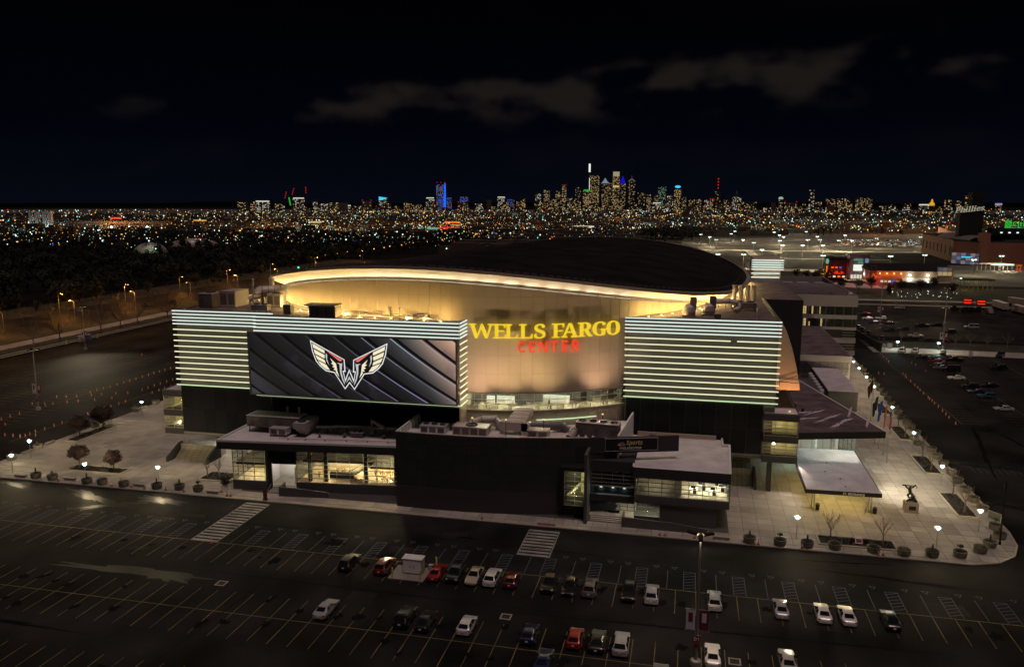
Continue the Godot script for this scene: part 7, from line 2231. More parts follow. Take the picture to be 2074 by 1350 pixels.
	b = Mb.new(); b.span(-1.4, 1.4, 0.1, 2.2, -0.7, 0.7)
	part(t, "casing", b, M.duct)
	for k in 2:
		b = Mb.new(); b.span(-1.32 + 1.34 * k, -0.02 + 1.34 * k, 0.2, 2.05, 0.7, 0.74)
		var d := part(t, "door", b, M.white_paint)
		b = Mb.new(); b.span(-0.28 + 0.56 * k - 0.05, -0.28 + 0.56 * k + 0.05, 1.0, 1.3, 0.74, 0.78)
		part(d, "handle", b, M.steel_dark)
	b = Mb.new(); b.span(-1.5, 1.5, 2.2, 2.3, -0.8, 0.8)
	part(t, "lid", b, M.white_paint)
	b = Mb.new(); b.span(-0.3, 0.3, 0, 0.85, -0.3, 0.3)
	solo("meter_box", b, M.duct, "small pale box right of the utility cabinet", "box", Vector3(-35.0, 0.12, -102.0))
	var bol := [[-39.6, -98.7, "yellow bollard left of the utility cabinet pad"], [-35.5, -98.8, "yellow bollard at the near right corner of the utility cabinet pad"], [-34.6, -103.3, "yellow bollard at the far right corner of the utility cabinet pad"]]
	for p in bol:
		b = Mb.new(); b.lathe([Vector2(0.13, 0), Vector2(0.13, 1.5), Vector2(0.1, 1.6), Vector2(0, 1.64)], 10)
		solo("bollard", b, M.bollard_yellow, p[2], "bollard", Vector3(p[0], 0.0, p[1]), 0, "bollards round the utility cabinet")

# ------------------------------------------------------------ west street
func west_street():
	# guard rail and fence along the west side of the car park
	var b := Mb.new(); b.quad(Vector3(-262, -0.015, -20), Vector3(-228.6, -0.015, -20), Vector3(-228.6, -0.015, -560), Vector3(-262, -0.015, -560))
	struct("verge_grass", b, M.grass)
	b = Mb.new(); b.quad(Vector3(-249, -0.008, -20), Vector3(-241, -0.008, -20), Vector3(-241, -0.008, -560), Vector3(-249, -0.008, -560))
	struct("footpath", b, M.concrete_dark)
	b = Mb.new(); b.quad(Vector3(-301, -0.02, -20), Vector3(-262, -0.02, -20), Vector3(-262, -0.02, -700), Vector3(-301, -0.02, -700))
	struct("broad_street", b, M.asphalt_street)
	b = Mb.new(); b.quad(Vector3(-330, -0.03, -20), Vector3(-301, -0.03, -20), Vector3(-301, -0.03, -700), Vector3(-330, -0.03, -700))
	struct("park_grass", b, M.grass)
	b = Mb.new(); b.span(-229.2, -228.6, 0, 0.16, -560, -20)
	struct("west_kerb", b, M.kerb)
	var g := thing("guard_rail", "long pale steel guard rail along the far side of the west car park", "guard rail", Vector3(-229.5, 0, -300))
	b = Mb.new(); b.span(-0.05, 0.08, 0.45, 0.8, -230, 150)
	part(g, "beam", b, M.duct)
	for k in 95:
		b = Mb.new(); b.span(-0.2, -0.05, 0, 0.75, 150 - 4.0 * k - 0.1, 150 - 4.0 * k + 0.1)
		part(g, "post", b, M.steel_dark)
	var f := thing("picket_fence", "dark iron fence between the west car park and the footpath", "fence", Vector3(-234, 0, -300))
	b = Mb.new(); b.span(-0.03, 0.03, 1.5, 1.56, -230, 150); b.span(-0.03, 0.03, 0.3, 0.36, -230, 150)
	part(f, "rail", b, M.steel_dark)
	for k in 95:
		b = Mb.new(); b.span(-0.05, 0.05, 0, 1.8, 150 - 4.0 * k - 0.05, 150 - 4.0 * k + 0.05)
		part(f, "post", b, M.steel_dark)
	var tr := [[-236.0, -242.9, "bare spreading tree at the fence nearest the left edge"], [-231.9, -251.1, "bare tree at the fence just left of the portable toilets"], [-232.6, -273.5, "bare wide-crowned tree at the fence behind the far light pole"], [-233.1, -285.7, "bare dark tree at the fence right of the wide-crowned one"], [-233.2, -296.3, "slender bare tree at the fence near the arena corner"], [-231.4, -314.2, "bare tree at the fence closest to the striped wing"], [-238, -330.0, "pale bare tree rising behind the striped wing's left edge"], [-236, -345.0, "second pale bare tree behind the striped wing's left edge"]]
	for k in tr.size(): twig_tree(300 + k, 9.5 + (k * 37 % 5) * 0.7, 1.25, 4, M.bark_pale if k % 2 == 0 or k > 5 else M.bark, tr[k][2], Vector3(tr[k][0], 0, tr[k][1]), "")
	var st := [[-276.6, -305.9], [-277.2, -296.2], [-284.0, -288.0], [-279.9, -330.7], [-278.1, -340.7], [-276.9, -350.8], [-275.0, -362.4], [-282, -275], [-280, -262], [-281, -315], [-279, -380], [-280, -400], [-281, -420], [-280, -445]]
	var proto := twig_tree(400, 10.5, 1.1, 4, M.bark, "dark bare street tree standing on the lit verge of the west street", Vector3(st[0][0], 0, st[0][1]), "street trees on the west street")
	var proto2 := twig_tree(401, 9.6, 1.3, 4, M.bark, "dark bare street tree standing on the lit verge of the west street", Vector3(st[1][0], 0, st[1][1]), "street trees on the west street")
	for k in range(2, st.size()): dup(proto if k % 2 else proto2, Vector3(st[k][0], 0, st[k][1]), k * 1.3)
	# portable toilets with yellow bollards
	for k in 3:
		var t := thing("portable_toilet", ["pale grey portable toilet at the car park edge", "left blue portable toilet at the car park edge", "right blue portable toilet at the car park edge"][k], "portable toilet", Vector3(-226.6 + 0.4 * k, 0, -255.4 - 1.7 * k))
		b = Mb.new(); b.box(Vector3(0, 1.1, 0), Vector3(1.15, 2.2, 1.15))
		part(t, "cabin", b, M.steel if k == 0 else M.blue_plastic)
		b = Mb.new(); b.box(Vector3(0.0, 2.28, 0), Vector3(1.2, 0.16, 1.2))
		part(t, "roof", b, M.white_paint)
		b = Mb.new(); b.box(Vector3(0.0, 1.05, 0.6), Vector3(0.8, 1.9, 0.05))
		part(t, "door", b, M.blue_plastic if k else M.duct)
	for p in [["yellow bollard before the portable toilets", -224.6, -255.0], ["yellow bollard left of the portable toilets", -227.6, -249.4], ["yellow bollard right of the portable toilets", -226.6, -264.2]]:
		b = Mb.new(); b.lathe([Vector2(0.25, 0), Vector2(0.25, 1.5), Vector2(0, 1.6)], 8)
		solo("bollard", b, M.bollard_yellow, p[0], "bollard", Vector3(p[1], 0, p[2]))
	# amber street lamps
	var lamp := thing("street_lamp", "amber street lamp", "street lamp", Vector3.ZERO)
	b = Mb.new(); b.tube([Vector3(0, 0, 0), Vector3(0, 8.4, 0), Vector3(0.4, 9.2, 0), Vector3(2.0, 9.5, 0)], 0.16, 0.08, 6)
	part(lamp, "post", b, M.steel)
	b = Mb.new(); b.box(Vector3(2.2, 9.5, 0), Vector3(0.9, 0.18, 0.4))
	part(lamp, "hood", b, M.steel_dark)
	b = Mb.new(); b.ball(Vector3(2.2, 9.28, 0), Vector3(0.42, 0.2, 0.28), 8, 5)
	part(lamp, "bulb", b, M.lamp_amber)
	var ls := [[-268, -262], [-268, -300], [-268, -340], [-268, -385], [-268, -432], [-268, -480], [-296, -280], [-296, -322], [-296, -368], [-296, -415], [-296, -465], [-296, -520], [-268, -540], [-296, -590], [-268, -620], [-296, -680]]
	for k in ls.size():
		var o: Node3D = lamp if k == 0 else dup(lamp, Vector3.ZERO)
		o.position = Vector3(ls[k][0], 0, ls[k][1])
		o.rotation.y = PI if ls[k][0] > -280 else 0.0
		tag(o, "amber arm street lamp on the east side of the west street" if ls[k][0] > -280 else "amber arm street lamp on the park side of the west street", "street lamp", "amber lamps on the east side" if ls[k][0] > -280 else "amber lamps on the park side")
		omni("street_light", Vector3(ls[k][0] + (-2.2 if ls[k][0] > -280 else 2.2), 8.8, ls[k][1]), Color(1.0, 0.66, 0.28), 130.0, 0.15)
	# road signs and signals
	var gs := thing("gantry_sign", "dark overhead road sign on an arm beside the west street", "road sign", Vector3(-250, 0, -288))
	b = Mb.new(); b.tube([Vector3(0, 0, 0), Vector3(0, 7.4, 0)], 0.14, 0.12, 6); b.tube([Vector3(-6, 7.2, 0), Vector3(0, 7.2, 0)], 0.1, 0.1, 6)
	part(gs, "post", b, M.bark_pale)
	b = Mb.new(); b.box(Vector3(-4.4, 7.2, 0.14), Vector3(3.0, 1.2, 0.08))
	part(gs, "panel", b, M.blue_plastic)
	for k in 3:
		var sg := thing("traffic_signal", ["nearest teal-lit traffic signal over the west street", "middle teal-lit traffic signal over the west street", "farthest teal-lit traffic signal over the west street"][k], "traffic signal", Vector3(-262 - 9.0 * k, 0, -520.0 - 6 * k))
		b = Mb.new(); b.tube([Vector3(0, 0, 0), Vector3(0, 6.6, 0)], 0.12, 0.1, 6); b.box(Vector3(0, 6.4, 0.2), Vector3(0.5, 1.4, 0.4))
		part(sg, "post", b, M.steel_dark)
		b = Mb.new(); b.ball(Vector3(0, 6.0, 0.45), Vector3(0.8, 0.7, 0.15), 8, 5)
		part(sg, "signal_lamp", b, M.light_teal)
	for c in [["suv", "black", -272, -352, "dark car with red tail lamps on the west street"], ["saloon", "black", -270, -372, "second car with red tail lamps on the west street"]]:
		put_car(c[0], c[1], Vector3(c[2], 0, c[3]), PI, c[4])
		for q in get_child(get_child_count() - 1).get_children():
			if str(q.name).begins_with("taillight"): q.material_override = M.light_red
	# the park woods beyond the street, and the dark wood by the stadium road
	var rnd := RandomNumberGenerator.new()
	rnd.seed = 12
	var clump := Mb.new()
	leaf_crown(clump, Vector3(0, 5.5, 0), Vector3(4.5, 4.8, 4.5), 170, 1.5, rnd)
	clump.tube([Vector3.ZERO, Vector3(0, 5, 0)], 0.3, 0.2, 4)
	var spots := []
	for k in 2000:
		var z := rnd.randf_range(-1150, -230)
		var x := rnd.randf_range(-330 + z * -0.02 - 520, -306)
		spots.append(Transform3D(Basis(Vector3.UP, rnd.randf() * TAU).scaled(Vector3.ONE * rnd.randf_range(0.4, 1.0) * rnd.randf_range(0.9, 1.6)), Vector3(x, 0, z)))
	many("park_wood", clump.mesh(), M.leaf_dark, spots, "dark mass of park trees beyond the amber-lit west street", "wood")

func far_lamp(proto: Node3D, at: Vector3, label: String, group: String, strength: float, first: bool) -> void:
	var o: Node3D = proto if first else dup(proto, Vector3.ZERO)
	o.position = at
	tag(o, label, "lamp", group)
	if strength > 0.0: omni("lot_light", at + Vector3(0, 11.0, 0), Color(1.0, 0.92, 0.72), strength * 7.0, 0.3)

func neon(path: Array, r: float, parent: Node3D, called: String, m: Material):
	var b := Mb.new()
	b.tube(path, r, r, 5)
	part(parent, called, b, m)

func east_district():
	# farther car park beyond the fence road
	var b := Mb.new(); b.quad(Vector3(56, -0.006, -340), Vector3(240, -0.006, -310), Vector3(260, -0.006, -442), Vector3(56, -0.006, -442))
	struct("farther_car_park", b, M.asphalt_street)
	b = Mb.new(); b.quad(Vector3(64, 0.004, -311), Vector3(200, 0.004, -305), Vector3(200, 0.004, -322), Vector3(64, 0.004, -326))
	struct("fence_verge", b, M.grass)
	b = Mb.new(); b.span(64, 200, 0.0, 0.14, -299.5, -298.9)
	struct("fence_kerb", b, M.kerb)
	b = Mb.new(); b.quad(Vector3(64, 0.006, -299.2), Vector3(200, 0.006, -295.0), Vector3(200, 0.006, -306), Vector3(64, 0.006, -310.5))
	struct("fence_pavement", b, M.concrete_dark)
	b = Mb.new(); b.quad(Vector3(40, -0.004, -446), Vector3(320, -0.004, -446), Vector3(320, -0.004, -462), Vector3(40, -0.004, -462))
	struct("cross_street", b, M.asphalt_street)
	b = Mb.new(); b.span(40, 320, 0, 0.12, -446, -442); b.span(40, 320, 0, 0.12, -468, -462)
	struct("cross_street_pavement", b, M.concrete)
	b = Mb.new(); b.quad(Vector3(56, -0.01, -468), Vector3(200, -0.01, -468), Vector3(200, -0.01, -545), Vector3(56, -0.01, -545))
	struct("hedge_grass", b, M.grass)
	var f := thing("chain_fence", "tall chain-link fence between the two east car parks", "fence", Vector3(66, 0, -311.5))
	for k in 34:
		b = Mb.new(); b.box(Vector3(k * 3.4, 1.1, 0), Vector3(0.08, 2.2, 0.08))
		part(f, "post", b, M.steel_dark)
	b = Mb.new(); b.tube([Vector3(0, 2.2, 0), Vector3(112, 2.2, 0)], 0.04, 0.04, 4); b.tube([Vector3(0, 0.1, 0), Vector3(112, 0.1, 0)], 0.03, 0.03, 4)
	part(f, "rail", b, M.steel_dark)
	b = Mb.new()
	for k in 220: b.box(Vector3(0.5 * k, 1.1, 0), Vector3(0.02, 2.1, 0.02))
	part(f, "mesh_wires", b, M.steel_dark, "", "stuff")
	for k in 2:
		var fl := thing("flood_light", ["left ground floodlight at the chain-link fence", "right ground floodlight at the chain-link fence"][k], "floodlight", Vector3([73.7, 87.3][k], 0, -308))
		b = Mb.new(); b.box(Vector3(0, 1.2, 0), Vector3(0.15, 2.4, 0.15))
		part(fl, "post", b, M.steel_dark)
		b = Mb.new(); b.box(Vector3(0, 2.6, 0.1), Vector3(0.9, 0.5, 0.3))
		part(fl, "lamp", b, M.lamp_cool)
		omni("flood_glow", Vector3([73.7, 87.3][k], 2.7, -307.2), Color(0.85, 1.0, 0.95), 22.0, 0.3)
	for p in [["small white notice board at the fence road", 68.8, -305.6, 1.0], ["larger white notice board at the fence road", 70.8, -306.4, 1.5], ["white notice on an orange foot in the east car park", 94.3, -296.2, 1.1]]:
		var s := thing("notice_board", p[0], "sign", Vector3(p[1], 0, p[2]))
		b = Mb.new(); b.box(Vector3(0, 1.3, 0), Vector3(p[3] * 1.1, p[3] * 1.2, 0.08))
		part(s, "panel", b, M.sign_white)
		b = Mb.new(); b.box(Vector3(0, 0.35, 0), Vector3(0.1, 0.7, 0.1)); b.box(Vector3(0, 0.05, 0), Vector3(0.7, 0.1, 0.5))
		part(s, "foot", b, M.cone_orange)
	for p in [["slim light pole in the farther lot behind white cars", 82.5, -378, 330.0], ["light pole with a bright tip in the middle of the farther lot", 109.0, -378.6, 330.0], ["light pole with banners at the chain-link fence", 88.1, -305.7, 240.0]]:
		lot_pole(p[0], Vector3(p[1], 0, p[2]), p[3], p[1] < 100)
	var ts := [[95.7, -317.8, 5.5, "pale bare bush-like tree behind the chain-link fence"], [101, -319, 6.0, "bare tree second along behind the chain-link fence"], [106, -317, 5.5, "bare tree third along behind the chain-link fence"], [113, -318, 6.5, "bare tree fourth along behind the chain-link fence"], [78.1, -322, 6.0, "bare tree behind the left ground floodlight"], [72.4, -336, 6.5, "bare tree beside the ramp wall"]]
	for k in ts.size(): twig_tree(500 + k, ts[k][2], 1.1, 3, M.bark_pale, ts[k][3], Vector3(ts[k][0], 0, ts[k][1]))
	for k in 9: leafy_tree("hedge_tree", ["olive bushy tree at the left end of the row before the leisure halls", "pale bushy tree second in the row before the leisure halls", "round bushy tree third in the row before the leisure halls", "tall bushy tree fourth in the row before the leisure halls", "dark conical tree fifth in the row before the leisure halls", "olive bushy tree sixth in the row before the leisure halls", "reddish bushy tree seventh in the row before the leisure halls", "reddish bushy tree eighth in the row before the leisure halls", "bushy tree at the right end of the row before the leisure halls"][k], "tree", Vector3(78 + 8.5 * k, 0, -494 - (k * 7) % 13), 7.5 + (k * 5) % 4, Vector3(3.6 if k != 4 else 1.8, 3.0 if k != 4 else 4.2, 3.4), [M.grass, M.leaf_green, M.leaf_dark, M.leaf_red][[0, 0, 1, 0, 2, 0, 3, 3, 0][k]], 420, 60 + k, "", 0.8)
	# trailers and road boards
	for k in 3:
		var t := thing("box_trailer", ["pale box trailer parked far right, farther one", "pale box trailer parked far right, nearer one", "pale box trailer cut by the right edge"][k], "trailer", Vector3([150.0, 153.6, 165.0][k], 0, [-436.0, -418.5, -452.0][k]), [0.0, 0.12, 0.4][k])
		b = Mb.new(); b.span(-1.3, 1.3, 1.1, 4.0, -7.5, 7.5)
		part(t, "box", b, M.duct)
		b = Mb.new(); b.span(-1.35, 1.35, 4.0, 4.1, -7.55, 7.55)
		part(t, "roof", b, M.white_paint)
		for z in [-6.2, -4.9, 5.6]:
			b = Mb.new(); b.t = Transform3D(Basis(Vector3.FORWARD, PI / 2), Vector3(0, 0.5, z)); b.lathe([Vector2(0, -1.2), Vector2(0.5, -1.2), Vector2(0.5, 1.2), Vector2(0, 1.2)], 12)
			part(t, "wheel", b, M.tyre)
		b = Mb.new(); b.span(-1.0, 1.0, 0.9, 1.1, -7.4, 7.4)
		part(t, "chassis", b, M.steel_dark)
	for k in 2:
		var t := thing("message_board", ["left lit orange message board among dark equipment", "right lit orange message board among dark equipment"][k], "sign", Vector3([135.4, 140.4][k], 0, [-437.0, -433.0][k]))
		b = Mb.new(); b.box(Vector3(0, 3.6, 0), Vector3(4.4, 3.0, 0.3)); b.box(Vector3(0, 1.1, 0), Vector3(0.3, 2.2, 0.3)); b.box(Vector3(0, 0.5, 0), Vector3(3.0, 0.5, 1.6))
		part(t, "cabinet", b, M.rubber)
		for r in 2:
			b = Mb.new(); b.box(Vector3(0, 4.3 - 1.3 * r, 0.18), Vector3(3.6, 0.7, 0.06))
			part(t, "lit_row_sign", b, M.glow_red)
	for k in 5:
		var t := thing("site_plant", ["low dark loader nearest in the equipment cluster", "dark boxy generator in the equipment cluster", "dark skip at the back of the equipment cluster", "dark crate stack in the equipment cluster", "small pale crate at the right of the equipment cluster"][k], "equipment", Vector3(126 + 3.4 * k, 0, -424 + (k * 5) % 7), 0.4 * k)
		b = Mb.new(); b.span(-1.6, 1.6, 0.5, 1.9, -1.0, 1.0); b.span(-0.9, 0.5, 1.9, 2.7, -0.8, 0.8)
		part(t, "casing", b, M.rubber if k < 4 else M.duct)
		for s in [-1.0, 1.0]:
			b = Mb.new(); b.t = Transform3D(Basis(Vector3.RIGHT, PI / 2), Vector3(s, 0.45, 0)); b.lathe([Vector2(0, -1.05), Vector2(0.45, -1.05), Vector2(0.45, 1.05), Vector2(0, 1.05)], 10)
			part(t, "wheel", b, M.tyre)
	leisure_halls()
	ball_park()
	# the big lit lots to the north-east
	b = Mb.new(); b.quad(Vector3(-14, -0.02, -930), Vector3(330, -0.02, -930), Vector3(330, -0.02, -1290), Vector3(-14, -0.02, -1290))
	struct("north_car_park", b, M.far_concrete)
	b = Mb.new(); b.quad(Vector3(0, -0.018, -680), Vector3(56, -0.018, -680), Vector3(56, -0.018, -925), Vector3(8, -0.018, -925)); b.quad(Vector3(70, -0.018, -680), Vector3(180, -0.018, -680), Vector3(180, -0.018, -925), Vector3(70, -0.018, -925))
	struct("dark_car_park", b, M.asphalt_street)
	b = Mb.new(); b.quad(Vector3(-10, -0.012, -652), Vector3(190, -0.012, -652), Vector3(190, -0.012, -676), Vector3(-10, -0.012, -676)); b.quad(Vector3(57, -0.011, -676), Vector3(66, -0.011, -676), Vector3(66, -0.011, -930), Vector3(57, -0.011, -930)); b.quad(Vector3(66, -0.012, -802), Vector3(180, -0.012, -802), Vector3(180, -0.012, -808), Vector3(66, -0.012, -808)); b.quad(Vector3(-14, -0.012, -926), Vector3(330, -0.012, -926), Vector3(330, -0.012, -944), Vector3(-14, -0.012, -944))
	for k in 5: b.quad(Vector3(0, -0.012, -1000 - 62 * k), Vector3(230, -0.012, -1000 - 62 * k), Vector3(230, -0.012, -1006 - 62 * k), Vector3(0, -0.012, -1006 - 62 * k))
	struct("lot_roads", b, M.concrete_light)
	b = Mb.new(); b.quad(Vector3(-70, -0.016, -960), Vector3(-14, -0.016, -960), Vector3(-14, -0.016, -1180), Vector3(-70, -0.016, -1180)); b.quad(Vector3(66.5, -0.015, -690), Vector3(70, -0.015, -690), Vector3(70, -0.015, -920), Vector3(66.5, -0.015, -920))
	struct("lot_grass", b, M.grass)
	var lamp := thing("far_lot_lamp", "tall twin lamp", "lamp", Vector3.ZERO)
	b = Mb.new(); b.lathe([Vector2(0.22, 0), Vector2(0.14, 11.6), Vector2(0, 11.6)], 6)
	part(lamp, "post", b, M.steel)
	for s in [-1, 1]:
		b = Mb.new(); b.ball(Vector3(1.1 * s, 11.7, 0), Vector3(0.9, 0.55, 0.7), 8, 5)
		part(lamp, "bulb", b, M.light_white)
	var L := [[25.5, -932], [55.1, -939], [93.5, -924], [127, -955], [140, -958], [157, -939], [171, -942], [112, -1192], [109, -1088], [108, -1029], [192, -1107], [20, -1010], [10, -1090], [50, -1120], [150, -1050], [210, -1010], [250, -960], [270, -1060], [60, -1230], [160, -1230]]
	for k in L.size(): far_lamp(lamp, Vector3(L[k][0], 0, L[k][1]), "tall twin-headed lamp lighting the pale north car park", "lamps in the pale north car park", 150.0 if k % 2 == 0 else 110.0, k == 0)
	L = [[85.6, -821.5], [104.9, -826], [124.3, -830], [40, -665], [100, -664], [150, -668], [60, -740], [62, -870], [20, -664], [180, -690], [200, -640], [235, -690], [255, -640]]
	for k in L.size(): far_lamp(lamp, Vector3(L[k][0], 0, L[k][1]), "twin-headed lamp along the roads round the dark north car park", "lamps round the dark north car park", 95.0, false)
	# hundreds of parked cars, far off
	var shell := Mb.new()
	shell.prism([Vector2(-0.85, -2.2), Vector2(0.85, -2.2), Vector2(0.85, 2.2), Vector2(-0.85, 2.2)], 0.3, 0.95)
	shell.prism([Vector2(-0.7, -1.4), Vector2(0.7, -1.4), Vector2(0.7, 1.0), Vector2(-0.7, 1.0)], 0.95, 1.45)
	for kind in 3:
		var where := []
		for r in 16:
			for c in 34:
				if rng.randf() < 0.42: where.append(Transform3D(Basis(Vector3.UP, PI / 2 if r % 2 else -PI / 2), Vector3(196 + c * 3.4 + rng.randf() * 0.3, 0, -1050 - r * 11.0 - rng.randf())))
		many("distant_parked_cars", shell.mesh(), [M.paint_white, M.paint_grey, M.paint_dark_red][kind], where, "mass of distant parked cars of the " + ["pale", "grey", "red"][kind] + " kind in the full lot", "cars")
	var glint := []
	for k in 70: glint.append(Transform3D(Basis.IDENTITY.scaled(Vector3.ONE * rng.randf_range(0.35, 0.75)), Vector3(rng.randf_range(196, 312), 1.2, rng.randf_range(-1230, -1050))))  # glowing dots strewn among the parked cars as their glints
	var dot := Mb.new(); dot.ball(Vector3.ZERO, Vector3.ONE, 5, 4)
	many("distant_car_glints", dot.mesh(), M.light_white, glint, "pale glowing dots among the cars of the distant full car park", "lights")
	# lights of parked cars near the hedge
	var gl := []
	for k in 30: gl.append(Transform3D(Basis.IDENTITY.scaled(Vector3.ONE * rng.randf_range(0.12, 0.26)), Vector3(rng.randf_range(112, 150), 1.0, rng.randf_range(-512, -470))))
	many("hedge_headlights", dot.mesh(), M.light_white, gl, "white headlight glints of cars behind the hedge row", "lights")

func leisure_halls():
	var b: Mb
	# left: dark red hall with orange awning and neon
	var h := thing("red_hall", "dark hall with red awnings and orange neon at the left of the leisure halls", "building", Vector3(95, 0, -588))
	b = Mb.new(); b.span(-3.0, 10.8, 0, 14.4, -16, 4)
	part(h, "wall", b, mat("hall_dark", 0.030, 0.018, 0.018, 0.8))
	b = Mb.new(); b.span(-3.2, 11.0, 14.4, 14.8, -16.2, 4.2)
	part(h, "roof", b, M.rubber)
	for k in 3:
		b = Mb.new(); b.lathe([Vector2(2.2, 0), Vector2(1.8, 1.2), Vector2(0.9, 2.0), Vector2(0, 2.2)], 10, Vector3(-1.2 + 3.4 * k, 3.8, 4.4))
		part(h, "awning", b, mat("awning_red", 0.35, 0.03, 0.02, 0.8))
		omni("awning_light", Vector3(-1.2 + 3.4 * k, 6.6, 6.6), Color(1.0, 0.28, 0.12), 9.0, 0.3, h)
	for k in 3:
		b = Mb.new(); b.box(Vector3(-0.5 + 2.6 * k, 8.6, 4.1), Vector3(1.4, 0.9, 0.2))
		part(h, "neon_sign", b, M.glow_orange if k < 2 else M.win_blue)
	b = Mb.new(); b.box(Vector3(-4.4, 5.5, 5), Vector3(0.9, 11.0, 0.9))
	part(h, "pylon", b, M.rubber)
	b = Mb.new(); b.box(Vector3(-4.4, 7.6, 5.5), Vector3(0.8, 4.4, 0.16))
	part(h, "pylon_sign", b, M.glow_orange)
	b = Mb.new(); b.ball(Vector3(-4.2, 12.9, 5), Vector3(1.1, 1.9, 1.1), 8, 6)
	part(h, "pylon_lamp", b, M.win_teal)
	for k in 4:
		b = Mb.new(); b.box(Vector3(-2.0 + 3.0 * k, 2.4, 4.1), Vector3(1.8, 1.2, 0.1))
		part(h, "window", b, M.win_white if k % 2 else M.glow_orange)
	# sign tower
	var t := thing("sign_tower", "grey sign tower with a white video panel and teal script lettering", "sign tower", Vector3(110.5, 0, -573))
	b = Mb.new(); b.span(-7.3, 5.2, 0, 18.3, -9, 0)
	part(t, "wall", b, M.duct_dark)
	b = Mb.new(); b.box(Vector3(-1.4, 9.5, 0.15), Vector3(6.4, 4.2, 0.25))
	part(t, "video_panel_screen", b, M.glow_white)
	b = Mb.new(); b.box(Vector3(3.6, 11.5, 0.15), Vector3(2.2, 8.4, 0.25))
	part(t, "side_banner_sign", b, emi("banner_lit", Color(0.45, 0.52, 0.62), 0.8))
	for l in [["xfinity", -1.7, 14.9, 1.5], ["live", -0.2, 13.0, 1.5]]:
		var o := part(t, "script_lettering_sign", letter(l[0], false, l[3], 0.2), M.win_teal)
		o.transform = Transform3D(Basis(Vector3(0.95, 0, 0), Vector3(0.22, 1, 0), Vector3(0, 0, 1)), Vector3(l[1], l[2], 0.2))
	for k in 5:
		b = Mb.new(); b.box(Vector3(-5.2 + 1.9 * k, 3.5, 0.1), Vector3(1.5, 2.6, 0.14))
		part(t, "window", b, M.win_white)
	for q in [[88, -478, 26.0], [110, -476, 26.0], [132, -478, 20.0]]: omni("unseen_verge_light", Vector3(q[0], 7, q[1]), Color(1.0, 0.9, 0.66), q[2], 0.3)  # unseen lamps, placed to light the trees before the halls
	omni("tower_light", Vector3(0.5, 6.0, 7.0), Color(1.0, 0.93, 0.9), 26.0, 0.5, t)
	# long hall with the star and wall floods
	h = thing("long_hall", "long tan hall with dark sloping roof, neon star and wall floodlights", "building", Vector3(140, 0, -550))
	b = Mb.new(); b.span(-28.5, 19, 0, 9.6, -26, 1.5)
	part(h, "wall", b, mat("hall_tan", 0.22, 0.13, 0.08, 0.85))
	b = Mb.new()
	b.quad(Vector3(-29, 9.6, 2), Vector3(19.5, 9.6, 2), Vector3(19.5, 13.6, -12), Vector3(-29, 13.6, -12)); b.quad(Vector3(19.5, 9.6, -26), Vector3(-29, 9.6, -26), Vector3(-29, 13.6, -12), Vector3(19.5, 13.6, -12)); b.tri(Vector3(19.5, 9.6, 2), Vector3(19.5, 9.6, -26), Vector3(19.5, 13.6, -12)); b.tri(Vector3(-29, 9.6, -26), Vector3(-29, 9.6, 2), Vector3(-29, 13.6, -12))
	part(h, "roof", b, M.rubber)
	for k in 2:
		b = Mb.new(); b.box(Vector3(-4.8 + 10.5 * k, 7.2, 1.75), Vector3(1.5, 1.0, 0.4))
		part(h, "wall_flood_lamp", b, M.lamp_cool)
		omni("wall_flood", Vector3(-4.8 + 10.5 * k, 7.0, 3.8), Color(0.95, 1.0, 0.9), 26.0, 0.4, h)
	for k in 4:
		b = Mb.new(); b.ball(Vector3(-22.5 + 4.2 * k, 8.0, 1.8), Vector3(0.5, 0.6, 0.3), 8, 5)
		part(h, "wall_lamp", b, M.lamp_amber)
		omni("wall_wash", Vector3(-22.5 + 4.2 * k, 7.6, 3.2), Color(1.0, 0.5, 0.2), 9.0, 0.3, h)
	var star := []
	for k in 11:
		var a := PI / 2 + TAU * k / 10.0
		star.append(Vector3(-26.7 + cos(a) * (2.2 if k % 2 == 0 else 1.0), 5.6 + sin(a) * (2.4 if k % 2 == 0 else 1.1), 4.2))
	neon(star, 0.16, h, "star_neon", M.glow_orange)
	b = Mb.new(); b.span(-28.4, -28.0, 0, 13, 3.4, 3.8); b.span(-25.4, -25.0, 0, 13, 3.4, 3.8); b.span(-28.0, -25.4, 12.6, 13.0, 3.4, 3.8)
	part(h, "sign_frame", b, M.maroon)
	for k in 6:
		b = Mb.new(); b.box(Vector3(-21 + 2.3 * k, 2.9, 1.6), Vector3(1.5, 1.3, 0.1))
		part(h, "window", b, [M.win_white, M.win_gold, M.win_white, M.win_blue, M.win_gold, M.glow_green][k])
	b = Mb.new(); b.quad(Vector3(-10, 3.7, 8.0), Vector3(7.6, 3.7, 8.0), Vector3(6.6, 5.4, 1.6), Vector3(-9.2, 5.4, 1.6)); b.quad(Vector3(-10, 3.5, 8.0), Vector3(-9.2, 5.2, 1.6), Vector3(6.6, 5.2, 1.6), Vector3(7.6, 3.5, 8.0))
	part(h, "porch_roof", b, M.duct)
	b = Mb.new(); b.span(-14, 18, 0, 3.2, 1.6, 13)
	part(h, "low_front", b, M.interior_dark)
	b = Mb.new(); b.span(-14.2, 18.2, 3.2, 3.4, 1.5, 13.2)
	part(h, "low_roof", b, M.duct_dark)
	var bd := thing("poster_wall", "billboard of pale panels on the right end of the long hall", "billboard", Vector3(155, 0, -546.5))
	b = Mb.new(); b.span(-4.3, 4.3, 3.4, 12.8, -1.0, 0)
	part(bd, "wall", b, M.duct_dark)
